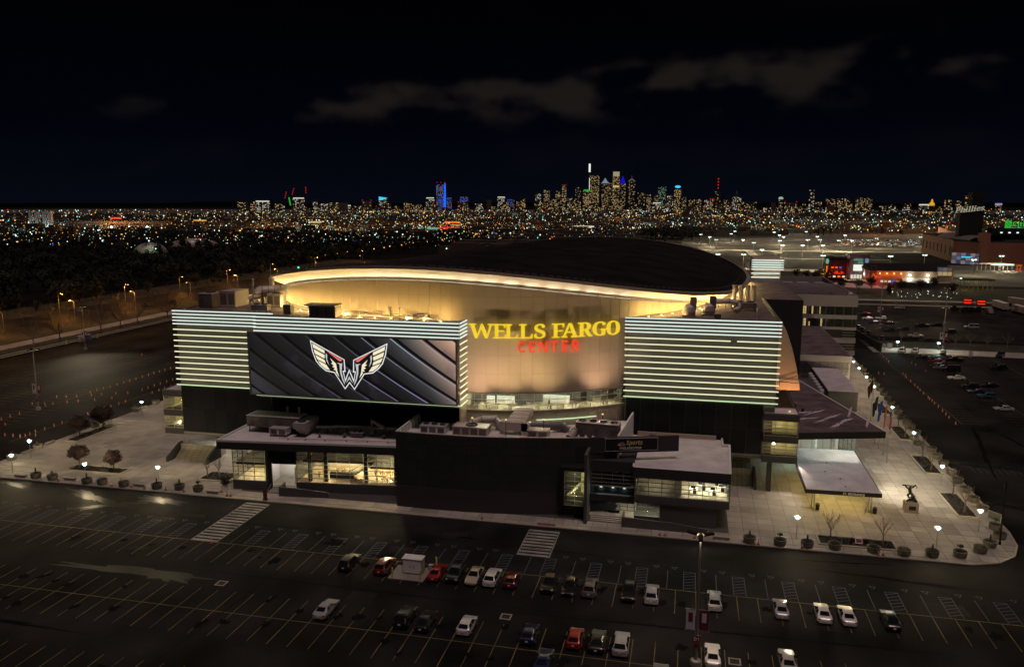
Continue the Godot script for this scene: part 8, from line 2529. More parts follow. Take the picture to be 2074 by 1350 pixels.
	for r in 2:
		for k in 3:
			b = Mb.new(); b.box(Vector3(-2.7 + 2.7 * k, 11.2 - 2.7 * r, 0.1), Vector3(2.4, 2.4, 0.14))
			part(bd, "lit_panel_sign", b, emi("poster_%d%d" % [r, k], [[Color(0.35, 0.36, 0.4), Color(0.42, 0.4, 0.38), Color(0.40, 0.32, 0.28)], [Color(0.72, 0.62, 0.44), Color(0.75, 0.66, 0.48), Color(0.74, 0.62, 0.42)]][r][k], 0.75))
	var st := thing("open_pavilion", "open yellow-lit pavilion with a flat roof right of the long hall", "pavilion", Vector3(168, 0, -535))
	b = Mb.new(); b.span(-10, 10, 6.2, 6.9, -6, 6)
	part(st, "roof", b, M.leaf_green)
	for k in 8:
		b = Mb.new(); b.box(Vector3(-9 + 2.55 * k, 3.1, 5.5), Vector3(0.35, 6.2, 0.35))
		part(st, "post", b, M.wood)
	omni("pavilion_light", Vector3(-5, 5.8, 0), Color(1.0, 0.85, 0.5), 40.0, 0.4, st)
	b = Mb.new(); b.ball(Vector3(-9.0, 7.4, 6.5), Vector3(0.8, 0.5, 0.5), 8, 5)
	part(st, "corner_lamp", b, M.light_white)
	# festoon bulbs in front of the tower, pinkish terrace
	b = Mb.new(); b.quad(Vector3(82, 0.01, -566), Vector3(122, 0.01, -560), Vector3(122, 0.01, -528), Vector3(82, 0.01, -536))
	struct("terrace", b, M.concrete)
	for l in [[92, 4.0, -560, Color(1.0, 0.35, 0.45), 24.0], [104, 4.0, -552, Color(1.0, 0.5, 0.6), 28.0], [116, 4.0, -544, Color(1.0, 0.3, 0.35), 20.0]]: omni("terrace_light", Vector3(l[0], l[1], l[2]), l[3], l[4], 0.4)
	for s in [["string of yellow bulbs over the terrace by the sign tower", 98.0, 113.0, -556.0, -556.0, 3.4, 14], ["string of yellow bulbs left of the red hall", 84.0, 92.0, -584.0, -578.0, 5.0, 9]]:
		var fe := thing("festoon", s[0], "string lights", Vector3(s[1], 0, s[3]))
		var pts := []
		for k in s[6] + 1:
			var u: float = float(k) / s[6]
			pts.append(Vector3((s[2] - s[1]) * u, s[5] - sin(u * PI * 3.0) * sin(u * PI * 3.0) * 0.7, (s[4] - s[3]) * u))
		neon(pts, 0.04, fe, "cable", M.rubber)
		for p in [pts[0], pts[pts.size() - 1]]:
			b = Mb.new(); b.tube([Vector3(p.x, 0, p.z), p], 0.08, 0.08, 5)
			part(fe, "post", b, M.steel_dark)
		for p in pts:
			b = Mb.new(); b.ball(p + Vector3(0, -0.25, 0), Vector3.ONE * 0.27, 6, 4)
			part(fe, "bulb", b, M.light_amber)
	for k in 5: leafy_tree("terrace_tree", ["dark tree left of the red hall", "reddish tree before the red hall", "dark tree beside the festoon posts", "bare-looking tree at the terrace edge", "dark tree between the office and the red hall"][k], "tree", Vector3(72 + 5.0 * k, 0, -588 + 9.0 * (k % 3)), 8.0, Vector3(4, 3.4, 4), M.leaf_red, 380, 90 + k, "", 0.9)

func ball_park():
	var b: Mb
	var h := thing("brick_ballpark", "dark red brick ballpark with a lit glass corner entrance", "stadium", Vector3(240, 0, -800))
	b = Mb.new(); b.prism([Vector2(4, -150), Vector2(-10, 0), Vector2(-17, 30), Vector2(0, 52), Vector2(70, 52), Vector2(90, -150)], 0, 19.5)
	part(h, "wall", b, M.brick)
	b = Mb.new(); b.prism([Vector2(4, -150), Vector2(-10, 0), Vector2(-17, 30), Vector2(0, 52), Vector2(70, 52), Vector2(90, -150)], 19.5, 20.2)
	part(h, "coping", b, M.rubber)
	b = Mb.new()
	for k in 9:
		var a := PI * k / 9.0
		var c := PI * (k + 1) / 9.0
		b.quad(Vector3(8 - cos(a) * 14, 20.2 + sin(a) * 3.6, 36), Vector3(8 - cos(c) * 14, 20.2 + sin(c) * 3.6, 36), Vector3(8 - cos(c) * 14, 20.2 + sin(c) * 3.6, -60), Vector3(8 - cos(a) * 14, 20.2 + sin(a) * 3.6, -60))
	part(h, "curved_roof", b, M.duct_dark)
	for k in 16:
		b = Mb.new(); b.box(Vector3(lerpf(-10.2, -16.6, (k - 8) / 7.0) if k > 7 else lerpf(3.0, -9.6, k / 7.0), 9.5, lerpf(2, 29, (k - 8) / 7.0) if k > 7 else lerpf(-140, -4, k / 7.0)), Vector3(1.2, 8, 2.0))
		part(h, "window", b, M.interior_dark)
	for r in 3:
		for k in 6:
			b = Mb.new(); b.box(Vector3(-16.4 + 2.7 * k, 1.8 + 3.3 * r, 33.0 + 3.4 * k), Vector3(2.6, 2.7, 3.4))
			part(h, "window", b, emi("ballpark_window_%d" % ((r * 5 + k * 3) % 4), [Color(0.42, 0.42, 0.50), Color(0.30, 0.30, 0.36), Color(0.52, 0.46, 0.46), Color(0.2, 0.22, 0.3)][(r * 5 + k * 3) % 4], 0.8))
	b = Mb.new(); b.box(Vector3(-9.6, 6.6, 45), Vector3(9, 0.9, 0.4))
	part(h, "entrance_sign", b, M.glow_cyan)
	b = Mb.new(); b.span(-2.5, 4.5, 0, 27.5, 44, 54)
	part(h, "brick_tower", b, M.brick)
	b = Mb.new(); b.span(-4, 15, 20, 43.6, -12, -2)
	part(h, "scoreboard_back", b, M.rubber)
	b = Mb.new(); b.span(12.5, 23.5, 20, 62.5, -40, -28)
	part(h, "dark_tower", b, M.rubber)
	var t := part(h, "script_sign", letter("Phillies", true, 4.6, 0.6), emi("script_white", Color(0.62, 0.60, 0.52), 0.85))
	t.transform = Transform3D(Basis(Vector3(0.98, 0.1, 0), Vector3(0.2, 1, 0), Vector3(0, 0, 1)), Vector3(3.4, 47.0, -1.6))
	b = Mb.new()
	for k in 5: b.box(Vector3(-3 + 3.2 * k, 44.2, -3), Vector3(0.3, 1.6, 0.3))
	part(h, "sign_post", b, M.rubber)
	# lit name board of the stand on the right
	h = thing("stadium_stand", "dark stadium stand at the right edge under a green lit name board", "stadium", Vector3(290, 0, -795))
	b = Mb.new(); b.prism([Vector2(-30, 0), Vector2(60, 0), Vector2(60, -90), Vector2(-30, -90)], 0, 24.5)
	part(h, "wall", b, M.interior_dark)
	b = Mb.new(); b.span(-30, 60, 24.5, 30.4, -10, 1.5)
	part(h, "roof", b, M.rubber)
	for k in 4:
		b = Mb.new(); b.span(-28, 58, 3.0 + 5.2 * k, 3.8 + 5.2 * k, 0, 3)
		part(h, "tier", b, M.duct_dark)
	for k in 14:
		b = Mb.new(); b.box(Vector3(-25 + 6.0 * k, 5.4 + 5.2 * (k % 3), 0.2), Vector3(3.2, 1.6, 0.3))
		part(h, "window", b, emi("stand_window", Color(0.45, 0.38, 0.26), 0.5))
	for k in 5:
		b = Mb.new(); b.box(Vector3(-22 + 6.5 * k, 26.5, 2.0), Vector3(1.6, 1.0, 0.5))
		part(h, "roof_lamp", b, M.light_white)
	t = part(h, "name_sign", letter("Citizens", false, 4.3, 0.5), M.glow_green)
	t.position = Vector3(-2.4, 34.0, 2.0)
	b = Mb.new(); b.box(Vector3(-17.2, 34.0, 2.0), Vector3(5.0, 6.2, 0.5))
	var tile := part(h, "name_tile_sign", b, M.glow_green)
	for k in 4:
		b = Mb.new(); b.box(Vector3(-17.2 + cos(k * PI / 2) * 1.3, 34.0 + sin(k * PI / 2) * 1.3, 2.3), Vector3(0.8, 0.8, 0.1))
		part(tile, "tile_mark", b, M.interior_dark)
	b = Mb.new(); b.span(-20, 20, 30.5, 30.8, 1.6, 2.2)
	part(h, "sign_rail", b, M.glow_green)
	# marquee building, neon bell, station canopy
	h = thing("marquee_building", "small building with a swooping pale parapet and lit nameplate left of the ballpark", "building", Vector3(276, 0, -980))
	b = Mb.new(); b.span(-9, 9, 0, 21, -14, 0)
	part(h, "wall", b, M.interior_dark)
	b = Mb.new(); b.tri(Vector3(-9, 21, 0.2), Vector3(5, 21, 0.2), Vector3(-9, 26.7, 0.2)); b.span(-9, 9, 20.4, 21, 0, 0.4)
	part(h, "parapet", b, M.tan_panel)
	b = Mb.new(); b.box(Vector3(0.6, 18.6, 0.3), Vector3(8, 2.2, 0.3))
	part(h, "nameplate_sign", b, emi("nameplate", Color(0.45, 0.52, 0.50), 0.8))
	b = Mb.new(); b.box(Vector3(-8.4, 17, 0.3), Vector3(0.9, 7, 0.3)); b.box(Vector3(8.6, 19, 0.3), Vector3(0.6, 4, 0.3))
	part(h, "edge_sign", b, M.glow_red)
	omni("marquee_light", Vector3(-6, 20, 12), Color(1.0, 0.6, 0.45), 90.0, 0.5, h)
	h = thing("neon_bell", "orange neon bell outline on a dark mast at the right edge", "neon sign", Vector3(243.2, 0, -677))
	h.scale = Vector3.ONE * 0.46
	var o := [Vector3(-6, 0.6, 0), Vector3(-4.4, 1.8, 0), Vector3(-3.4, 4.6, 0), Vector3(-3.0, 8.0, 0), Vector3(-1.6, 9.4, 0), Vector3(1.6, 9.4, 0), Vector3(3.0, 8.0, 0), Vector3(3.4, 4.6, 0), Vector3(4.4, 1.8, 0), Vector3(6, 0.6, 0), Vector3(-6, 0.6, 0)]
	neon(o.map(func(p): return p * Vector3(0.72, 1.0, 1.0) + Vector3(0, 2, 0)), 0.26, h, "outline_neon", M.glow_orange)
	neon([Vector3(-4.2, 10.2, 0), Vector3(-4.2, 13.2, 0), Vector3(4.2, 13.2, 0), Vector3(4.2, 10.2, 0), Vector3(2.6, 11.6, 0), Vector3(-2.6, 11.6, 0), Vector3(-4.2, 10.2, 0)], 0.26, h, "yoke_neon", M.glow_orange)
	neon([Vector3(-0.7, 3.2, 0), Vector3(-0.7, 6.8, 0), Vector3(0.7, 6.8, 0), Vector3(0.7, 3.2, 0)], 0.2, h, "crack_neon", M.glow_orange)
	b = Mb.new(); b.box(Vector3(0, 6.5, -0.6), Vector3(0.6, 13, 0.5)); b.box(Vector3(0, 2.2, -0.6), Vector3(9, 0.4, 0.4))
	part(h, "mast", b, M.rubber)
	h = thing("entry_canopy", "long low canopy with white light band and green sign before the stadium", "canopy", Vector3(238, 0, -700))
	b = Mb.new(); b.span(-18, 9, 4.7, 5.2, -4, 4)
	part(h, "roof", b, M.duct)
	b = Mb.new(); b.span(-8, 8.4, 4.0, 4.7, 4.0, 4.3)
	part(h, "light_band", b, M.glow_white)
	b = Mb.new(); b.span(-5.6, 0.8, 5.3, 6.2, 3.8, 4.1)
	part(h, "green_sign", b, M.glow_green)
	for k in 9:
		b = Mb.new(); b.box(Vector3(-17 + 3.1 * k, 2.35, 2), Vector3(0.4, 4.7, 0.4))
		part(h, "post", b, M.steel)
	omni("canopy_glow", Vector3(2, 3.6, 8), Color(1.0, 0.95, 0.8), 90.0, 0.5, h)
	b = Mb.new(); b.quad(Vector3(170, -0.014, -560), Vector3(330, -0.014, -560), Vector3(330, -0.014, -745), Vector3(170, -0.014, -745))
	struct("forecourt", b, M.far_concrete)

# ------------------------------------------------------------ skyline
var tower_count := 0

func tower(style: String, x: float, z: float, w: float, h: float):
	var words := {"gold": "block with scattered golden windows", "white": "block with white-lit windows", "grey": "plain grey unlit block", "brown": "brownish block with few lit windows", "cyan": "tower with a slanted cyan crown", "bluex": "tall tower washed in bright blue", "blue": "blue-lit tower", "red": "tower with a row of red beacons", "dark": "dark tower with sparse windows", "green": "tower with a green-lit top", "spire": "tallest tower with a lit white spire", "pyramid": "tower with a lit pyramid cap", "crown": "tall tower with a bright white top", "chevron": "tower with deep blue chevron crown and spire", "obelisk": "dark tower with a pointed top and red beacon", "teal": "teal-windowed tower", "cap": "tower with a glowing cyan cap", "mast": "dark tower with a tall red-lit mast", "steeple": "stepped tower with a dark steeple", "globe": "slim tower with a white globe lamp", "dome": "gold-lit domed building", "ring": "round tower with a ring of white lights"}
	tower_count += 1
	var ord: String = str(tower_count) + ("th" if tower_count % 10 > 3 or tower_count % 10 == 0 or tower_count / 10 == 1 else ["st", "nd", "rd"][tower_count % 10 - 1])
	var only: bool = style in ["cyan", "bluex", "green", "spire", "pyramid", "crown", "chevron", "obelisk", "teal", "cap", "mast", "steeple", "globe", "dome", "ring"]
	var t := thing("skyline_tower", words[style] + (" on the city skyline" if only else ", " + ord + " from the left on the skyline"), "tower", Vector3(x, 0, z))
	t.rotation.y = atan2(-x, -z)
	var d := w * 0.8
	var b := Mb.new()
	var m: Material = M.tower_brown if style in ["brown", "grey"] else M.tower
	var hh := h
	if style == "spire": hh = h
	if style == "steeple":
		b.span(-w / 2, w / 2, 0, h * 0.62, -d, 0); b.span(-w * 0.33, w * 0.33, h * 0.62, h * 0.86, -d * 0.8, 0); b.span(-w * 0.16, w * 0.16, h * 0.86, h, -d * 0.6, -d * 0.1)
		b.lathe([Vector2(w * 0.16, 0), Vector2(0.5, h * 0.22)], 6, Vector3(0, h, -d * 0.35))
		hh = h * 0.84
	elif style == "dome":
		b.span(-w / 2, w / 2, 0, h * 0.5, -d, 0); b.span(-w * 0.25, w * 0.25, h * 0.5, h * 0.95, -d * 0.7, -d * 0.1)
		hh = h * 0.45
	else: b.span(-w / 2, w / 2, 0, h, -d, 0)
	part(t, "body", b, m)
	var lit := {"gold": 0.36, "white": 0.42, "grey": 0.0, "brown": 0.12, "cyan": 0.35, "bluex": 0.62, "blue": 0.5, "red": 0.45, "dark": 0.16, "green": 0.5, "spire": 0.46, "pyramid": 0.36, "crown": 0.5, "chevron": 0.3, "obelisk": 0.2, "teal": 0.45, "cap": 0.5, "mast": 0.14, "steeple": 0.5, "globe": 0.3, "dome": 0.7, "ring": 0.4}
	var wm: Material = {"white": M.win_white, "bluex": M.win_blue, "blue": M.win_blue, "teal": M.win_teal, "cyan": M.win_white, "steeple": M.win_white, "dome": M.glow_gold}.get(style, M.win_gold)
	var win := Mb.new()
	var alt := Mb.new()
	var cols := maxi(3, int(w / 6.5))
	var rows := maxi(3, int(hh / 5.2))
	for c in cols:
		for r in rows:
			if rng.randf() > lit[style] * (0.55 + 0.9 * fposmod(sin(r * 12.9 + x) * 43.7, 1.0)): continue
			var into: Mb = win if rng.randf() < 0.5 else alt
			var cw := w / cols
			var wx := -w / 2 + (c + 0.5) * cw
			var y := 3.0 + (r + 0.5) * (hh - 4.0) / rows
			var e := cw * 0.36
			into.quad(Vector3(wx - e, y - 1.6, 0.4), Vector3(wx + e, y - 1.6, 0.4), Vector3(wx + e, y + 1.6, 0.4), Vector3(wx - e, y + 1.6, 0.4))
	if win.v.size(): part(t, "window", win, wm, "", "stuff")
	if alt.v.size(): part(t, "window", alt, M.win_dim, "", "stuff")
	var glow := func(q: Mb, called: String, g: Material): part(t, called, q, g)
	b = Mb.new()
	match style:
		"bluex":
			b.quad(Vector3(w * 0.22, 3, 1.0), Vector3(w * 0.5, 3, 1.0), Vector3(w * 0.5, h + 8, 1.0), Vector3(w * 0.36, h + 8, 1.0))
			(glow as Callable).call(b, "lit_edge_window", M.glow_blue)
		"cyan":
			b.quad(Vector3(-w / 2, h - 18, 1), Vector3(w * 0.1, h - 12, 1), Vector3(w * 0.55, h - 2, 1), Vector3(-w / 2, h + 6, 1))
			(glow as Callable).call(b, "crown_light", M.glow_cyan)
		"spire":
			b.box(Vector3(-w * 0.56, h * 0.5 + 20, -d * 0.4), Vector3(8, h + 40, 8))
			part(t, "spire", b, M.duct_dark)
			b = Mb.new(); b.box(Vector3(-w * 0.56, h + 55, -d * 0.3), Vector3(14, 62, 10)); b.box(Vector3(-w * 0.56, h * 0.45 + 20, -d * 0.25), Vector3(4, h * 0.8, 4))
			(glow as Callable).call(b, "spire_light", M.glow_white)
		"pyramid":
			b.lathe([Vector2(w * 0.62, 0), Vector2(w * 0.3, 16), Vector2(2, 38)], 4, Vector3(0, h, -d / 2))
			(glow as Callable).call(b, "cap_light", emi("cap_glow", Color(0.50, 0.55, 0.62), 0.8))
		"crown":
			b.box(Vector3(0, h - 18, 0.8), Vector3(w * 0.92, 34, 1.2))
			(glow as Callable).call(b, "crown_light", emi("crown_glow", Color(0.62, 0.58, 0.46), 0.9))
			b = Mb.new(); b.box(Vector3(0, h * 0.62, 0.8), Vector3(w * 0.9, 12, 1.0))
			(glow as Callable).call(b, "lit_floor_window", M.win_gold)
		"chevron":
			for k in 4:
				var y := h + 4 + 13 * k
				var ww := w * (0.5 - 0.10 * k)
				b.quad(Vector3(-ww, y - 6, 0.5), Vector3(0, y + 6, 0.5), Vector3(0, y + 12, 0.5), Vector3(-ww, y, 0.5)); b.quad(Vector3(0, y + 6, 0.5), Vector3(ww, y - 6, 0.5), Vector3(ww, y, 0.5), Vector3(0, y + 12, 0.5))
			(glow as Callable).call(b, "crown_light", M.glow_deepblue)
			b = Mb.new(); b.lathe([Vector2(w * 0.5, 0), Vector2(w * 0.1, 52), Vector2(0.8, 56), Vector2(0.6, 96)], 4, Vector3(0, h, -d / 2))
			part(t, "spire", b, M.tower)
		"obelisk":
			b.lathe([Vector2(w * 0.6, 0), Vector2(w * 0.3, 22), Vector2(1.0, 34)], 4, Vector3(0, h, -d / 2))
			part(t, "cap", b, M.tower)
			b = Mb.new(); b.quad(Vector3(-w * 0.45, h + 2, 0.6), Vector3(0, h + 20, 0.6), Vector3(0, h + 25, 0.6), Vector3(-w * 0.45, h + 7, 0.6)); b.quad(Vector3(0, h + 20, 0.6), Vector3(w * 0.45, h + 2, 0.6), Vector3(w * 0.45, h + 7, 0.6), Vector3(0, h + 25, 0.6))
			(glow as Callable).call(b, "cap_light", emi("obelisk_glow", Color(0.5, 0.5, 0.46), 0.8))
		"green":
			b.box(Vector3(0, h + 4, -2), Vector3(w * 0.8, 10, 4))
			(glow as Callable).call(b, "crown_light", M.glow_green)
		"cap":
			b.ball(Vector3(0, h + 18, -d / 2), Vector3(w * 0.42, 9, w * 0.3), 10, 6)
			(glow as Callable).call(b, "cap_light", M.glow_cyan)
		"mast":
			b.box(Vector3(0, h + 42, -d / 2), Vector3(3, 84, 3))
			part(t, "mast", b, M.steel_dark)
			b = Mb.new()
			for k in 4: b.ball(Vector3(0, h + 18 + 21 * k, -d / 2 + 3), Vector3.ONE * 4.5, 6, 4)
			(glow as Callable).call(b, "beacon_light", M.light_red)
		"globe":
			b.ball(Vector3(0, h + 6, -d / 2), Vector3(15, 10, 10), 10, 6)
			(glow as Callable).call(b, "globe_lamp", emi("globe_glow", Color(0.55, 0.68, 0.58), 1.0))
		"dome":
			b.lathe([Vector2(w * 0.34, 0), Vector2(w * 0.3, 10), Vector2(w * 0.12, 18), Vector2(w * 0.1, 26), Vector2(0, 32)], 10, Vector3(0, h * 0.9, -d * 0.4))
			(glow as Callable).call(b, "dome_light", M.glow_gold)
		"ring":
			b.box(Vector3(0, h - 3, 1), Vector3(w * 1.1, 8, 2))
			(glow as Callable).call(b, "ring_light", emi("ring_glow", Color(0.62, 0.55, 0.80), 0.9))
	if style in ["red", "obelisk", "bluex", "brown"]:
		b = Mb.new()
		var top := h + (40.0 if style == "obelisk" else 14.0 if style == "bluex" else 4.0)
		for k in ([-0.4, 0.0, 0.4] if style in ["red", "bluex"] else [0.0] if style == "obelisk" else [-0.42, 0.42]): b.ball(Vector3(w * k, top, -d / 2), Vector3.ONE * 2.4, 6, 4)
		(glow as Callable).call(b, "beacon_light", M.light_red)
	if style == "white" and w > 50:
		b = Mb.new(); b.box(Vector3(0, h - 2, 0.8), Vector3(w * 0.9, 6, 1))
		(glow as Callable).call(b, "crown_light", M.win_white)

func city():
	var towers := [["gold", -2332, -3848, 56, 64], ["gold", -2291, -3873, 23, 63], ["white", -2246, -3899, 76, 66], ["gold", -2226, -4025, 47, 52], ["white", -2175, -4166, 66, 84], ["white", -2095, -4207, 26, 72], ["white", -2010, -4137, 45, 52], ["gold", -2044, -4343, 64, 59], ["grey", -1872, -4092, 51, 57], ["brown", -1755, -4143, 57, 66], ["cyan", -1860, -4641, 50, 88],
		["gold", -1726, -4693, 36, 56], ["gold", -1723, -4800, 32, 52], ["gold", -1687, -4813, 37, 48], ["white", -1686, -5025, 56, 90], ["bluex", -1679, -5238, 65, 179], ["blue", -1658, -5349, 38, 93], ["brown", -1465, -4989, 44, 58], ["blue", -1530, -5283, 56, 98], ["grey", -1292, -5037, 31, 76], ["white", -1285, -5348, 53, 97], ["blue", -1243, -5460, 50, 82],
		["gold", -1132, -5178, 20, 65], ["gold", -1141, -5380, 32, 85], ["white", -1097, -5695, 42, 128], ["gold", -1035, -5707, 44, 148], ["gold", -955, -5518, 25, 82], ["gold", -953, -5721, 44, 142], ["red", -928, -5827, 32, 183], ["white", -842, -5536, 33, 90], ["dark", -829, -5841, 41, 169], ["green", -739, -5652, 56, 140], ["spire", -747, -6155, 70, 265], ["pyramid", -646, -5965, 50, 199], ["gold", -606, -5969, 25, 202], ["crown", -585, -6172, 52, 291],
		["chevron", -518, -5978, 41, 196], ["obelisk", -453, -5983, 52, 208], ["dark", -368, -5788, 54, 128], ["gold", -303, -5592, 36, 114], ["gold", -260, -5594, 31, 109], ["teal", -221, -5696, 56, 167], ["white", -159, -5498, 41, 108], ["cap", -113, -5599, 47, 147], ["gold", -67, -5400, 29, 99], ["gold", -17, -5400, 39, 78], ["gold", 26, -5500, 38, 81],
		["white", 80, -5499, 34, 76], ["red", 114, -5499, 29, 80], ["mast", 158, -5798, 37, 141], ["gold", 198, -5396, 27, 77], ["gold", 224, -5395, 21, 62], ["steeple", 280, -5693, 61, 118], ["dark", 339, -5189, 74, 62], ["grey", 455, -4979, 27, 57], ["globe", 535, -5373, 25, 79], ["brown", 552, -4969, 77, 59], ["dark", 625, -4961, 20, 65], ["white", 664, -4956, 30, 131],
		["gold", 689, -4851, 35, 61], ["gold", 735, -4743, 49, 80], ["gold", 768, -4535, 63, 79], ["gold", 846, -4420, 80, 83], ["gold", 954, -4500, 34, 40], ["white", 1001, -4490, 39, 40], ["white", 1064, -4475, 41, 45], ["dome", 1071, -4061, 37, 47], ["gold", 1134, -4044, 31, 69], ["gold", 1202, -4129, 27, 66], ["red", 1156, -3829, 31, 79], ["ring", 1419, -4270, 27, 52]]
	for q in towers: tower(q[0], q[1], q[2], q[3], q[4])
	# lower blocks that fill the foot of the skyline
	for k in 56:
		var u := (k + rng.randf()) / 56.0
		var az := deg_to_rad(lerpf(-31.5, 16.5, u))
		var dist := rng.randf_range(4300, 5300)
		tower(["gold", "gold", "white", "dark", "brown", "gold"][rng.randi() % 6], sin(az) * dist, -cos(az) * dist, rng.randf_range(24, 60), rng.randf_range(22, 56) * (1.0 + 0.5 * exp(-pow((u - 0.55) / 0.14, 2))))
	# construction cranes outlined by red lamps, left of the skyline
	for k in 3:
		var c := thing("tower_crane", ["left red-lamped crane over the western skyline", "middle red-lamped crane over the western skyline", "right red-lamped crane over the western skyline"][k], "crane", Vector3([-2260, -2215, -2130][k], 0, -4170))
		var b := Mb.new(); b.span(-1.5, 1.5, 0, [96, 120, 128][k], -1.5, 1.5); b.tube([Vector3(0, [96, 120, 128][k] - 8, 0), Vector3([30, 22, -4][k], [112, 140, 146][k], 0)], 1.2, 1.2, 4)
		part(c, "tower", b, M.steel_dark)
		b = Mb.new()
		for j in 4: b.ball(Vector3([3.0, 4.0, 0.0][k] * j, [84, 104, 112][k] + 10 * j, 2), Vector3.ONE * 2.6, 6, 4)
		part(c, "beacon_light", b, M.light_red)
	var gb := Mb.new(); gb.t = Transform3D(Basis(Vector3(0, 0, 1), 0.18), Vector3(-2238, 64, -4180)); gb.box(Vector3.ZERO, Vector3(6, 46, 4))
	solo("green_light_column", gb, M.glow_green, "slanted green light column among the western cranes", "light")
	# far ridge
	var ridge := Mb.new()
	var last := Vector3.ZERO
	for k in 61:
		var az := deg_to_rad(-56 + 90.0 * k / 60)
		var p := Vector3(sin(az) * 13500, 62 + 16 * sin(k * 0.7) * sin(k * 0.23 + 1.0), -cos(az) * 13500)
		if k: ridge.quad(flat(last, -10), flat(p, -10), p, last); ridge.quad(last, p, p * 1.2, last * 1.2)
		last = p
	struct("hills", ridge, M.land)
	var gr := Mb.new(); gr.quad(Vector3(-6000, -0.05, -1180), Vector3(4000, -0.05, -1310), Vector3(4000, -0.05, -6800), Vector3(-6000, -0.05, -6800))
	struct("city_ground", gr, M.city_ground)
	# low houses as one dark mass
	var house := Mb.new()
	house.prism([Vector2(-8, -6), Vector2(8, -6), Vector2(8, 6), Vector2(-8, 6)], 0, 1.0)
	var where := []
	for k in 5200:
		var az := deg_to_rad(rng.randf_range(-52, 24))
		var dist := 1.0 / rng.randf_range(1.0 / 4300, 1.0 / 800)
		var p := Vector3(sin(az) * dist, 0, -cos(az) * dist)
		if p.z > -1320 and p.x > -75: continue
		if p.x < -240 and p.z > -1180: continue
		if p.x > 150 and p.z > -1500: continue
		where.append(Transform3D(Basis(Vector3.UP, 0.0 if rng.randf() < 0.6 else PI / 2).scaled(Vector3(1.0 + rng.randf() * 1.4, 6 + rng.randf() * rng.randf() * 12, 1.0)), p))
	many("low_houses", house.mesh(), M.house, where, "dark mass of low city houses between the arena and the skyline", "houses")
	# dark trees scattered among the houses
	var rnd := RandomNumberGenerator.new()
	rnd.seed = 5
	var clump := Mb.new()
	leaf_crown(clump, Vector3(0, 6.5, 0), Vector3(5, 5.5, 5), 110, 2.0, rnd)
	clump.tube([Vector3.ZERO, Vector3(0, 6, 0)], 0.4, 0.3, 4)
	where = []
	for k in 380:
		var az := deg_to_rad(rng.randf_range(-45, 10))
		var dist := 1.0 / rng.randf_range(1.0 / 2600, 1.0 / 1000)
		var p := Vector3(sin(az) * dist, 0, -cos(az) * dist)
		if p.z > -1320 and p.x > -20: continue
		where.append(Transform3D(Basis.IDENTITY.scaled(Vector3.ONE * rnd.randf_range(0.8, 1.6)), p))
	for k in 90: where.append(Transform3D(Basis.IDENTITY.scaled(Vector3.ONE * rnd.randf_range(0.9, 1.6)), Vector3(rnd.randf_range(-75, 10), 0, rnd.randf_range(-1420, -1190))))
	many("city_trees", clump.mesh(), M.leaf_dark, where, "dark trees scattered among the low city houses", "trees")
	# lamps: amber and white points along a street grid, plus loose ones
	var dots := {"amber": [], "white": [], "red": [], "teal": [], "blue": [], "dim_white": [], "dim_amber": []}
	var put := func(kind: String, p: Vector3):
		var dist := p.length()
		if kind in ["amber", "white"] and rng.randf() < 0.5: kind = "dim_" + kind
		dots[kind].append(Transform3D(Basis.IDENTITY.scaled(Vector3.ONE * (0.22 + dist * 0.00036) * (0.55 + 1.1 * pow(rng.randf(), 2.5))), p))
	for k in 220:
		var az := deg_to_rad(rng.randf_range(-50, 24))
		var dist := 1.0 / rng.randf_range(1.0 / 5200, 1.0 / 1150)
		var p := Vector3(sin(az) * dist, 0, -cos(az) * dist)
		var kind := "amber" if rng.randf() < 0.55 else "white"
		var along := rng.randf() < 0.45
		for j in rng.randi_range(4, 13):
			var s := p + (Vector3(rng.randf_range(-6, 6), 0, -j * dist * 0.022) if along else Vector3(j * 42.0 + rng.randf_range(-12, 12), 0, rng.randf_range(-12, 12)))
			if s.z > -1330 and s.x > -75: continue
			if s.x < -240 and s.z > -1180: continue
			(put as Callable).call(kind, s + Vector3(0, rng.randf_range(9, 15), 0))
	for k in 5200:
		var az := deg_to_rad(rng.randf_range(-54, 25))
		var dist := 1.0 / rng.randf_range(1.0 / 6500, 1.0 / 900)
		var s := Vector3(sin(az) * dist, rng.randf_range(6, 16), -cos(az) * dist)
		if s.z > -1330 and s.x > -75: continue
		if s.x < -280 and s.z > -700: continue
		if s.x < -240 and s.z > -1180 and rng.randf() < 0.35: continue
		var r := rng.randf()
		(put as Callable).call("amber" if r < 0.46 else "white" if r < 0.90 else "teal" if r < 0.95 else "red" if r < 0.985 else "blue", s)
	# the two straight yellow-lit avenues seen end-on, and the lit expressway
	for k in 26:
		(put as Callable).call("amber", Vector3(-115 + k * 2.0, 10, -2500 - k * 52))
		(put as Callable).call("amber", Vector3(165 + k * 0.5, 10, -2350 - k * 46))
		(put as Callable).call("amber", Vector3(60 + rng.randf() * 26, 10, -2300 - k * 30))
	for k in 40: (put as Callable).call("white", Vector3(rng.randf_range(60, 520), rng.randf_range(8, 18), -1560 - rng.randf() * 240))
	for k in 30: (put as Callable).call("amber", Vector3(-300 + 9.0 * rng.randf(), 10, -560 - k * 24.0))
	for k in 36: (put as Callable).call("amber" if k % 3 else "white", Vector3(-292 + rng.randf_range(-4, 60), rng.randf_range(5, 12), -760 - k * 16.0))
	var dot := Mb.new(); dot.ball(Vector3.ZERO, Vector3.ONE, 5, 4)
	var dm := dot.mesh()
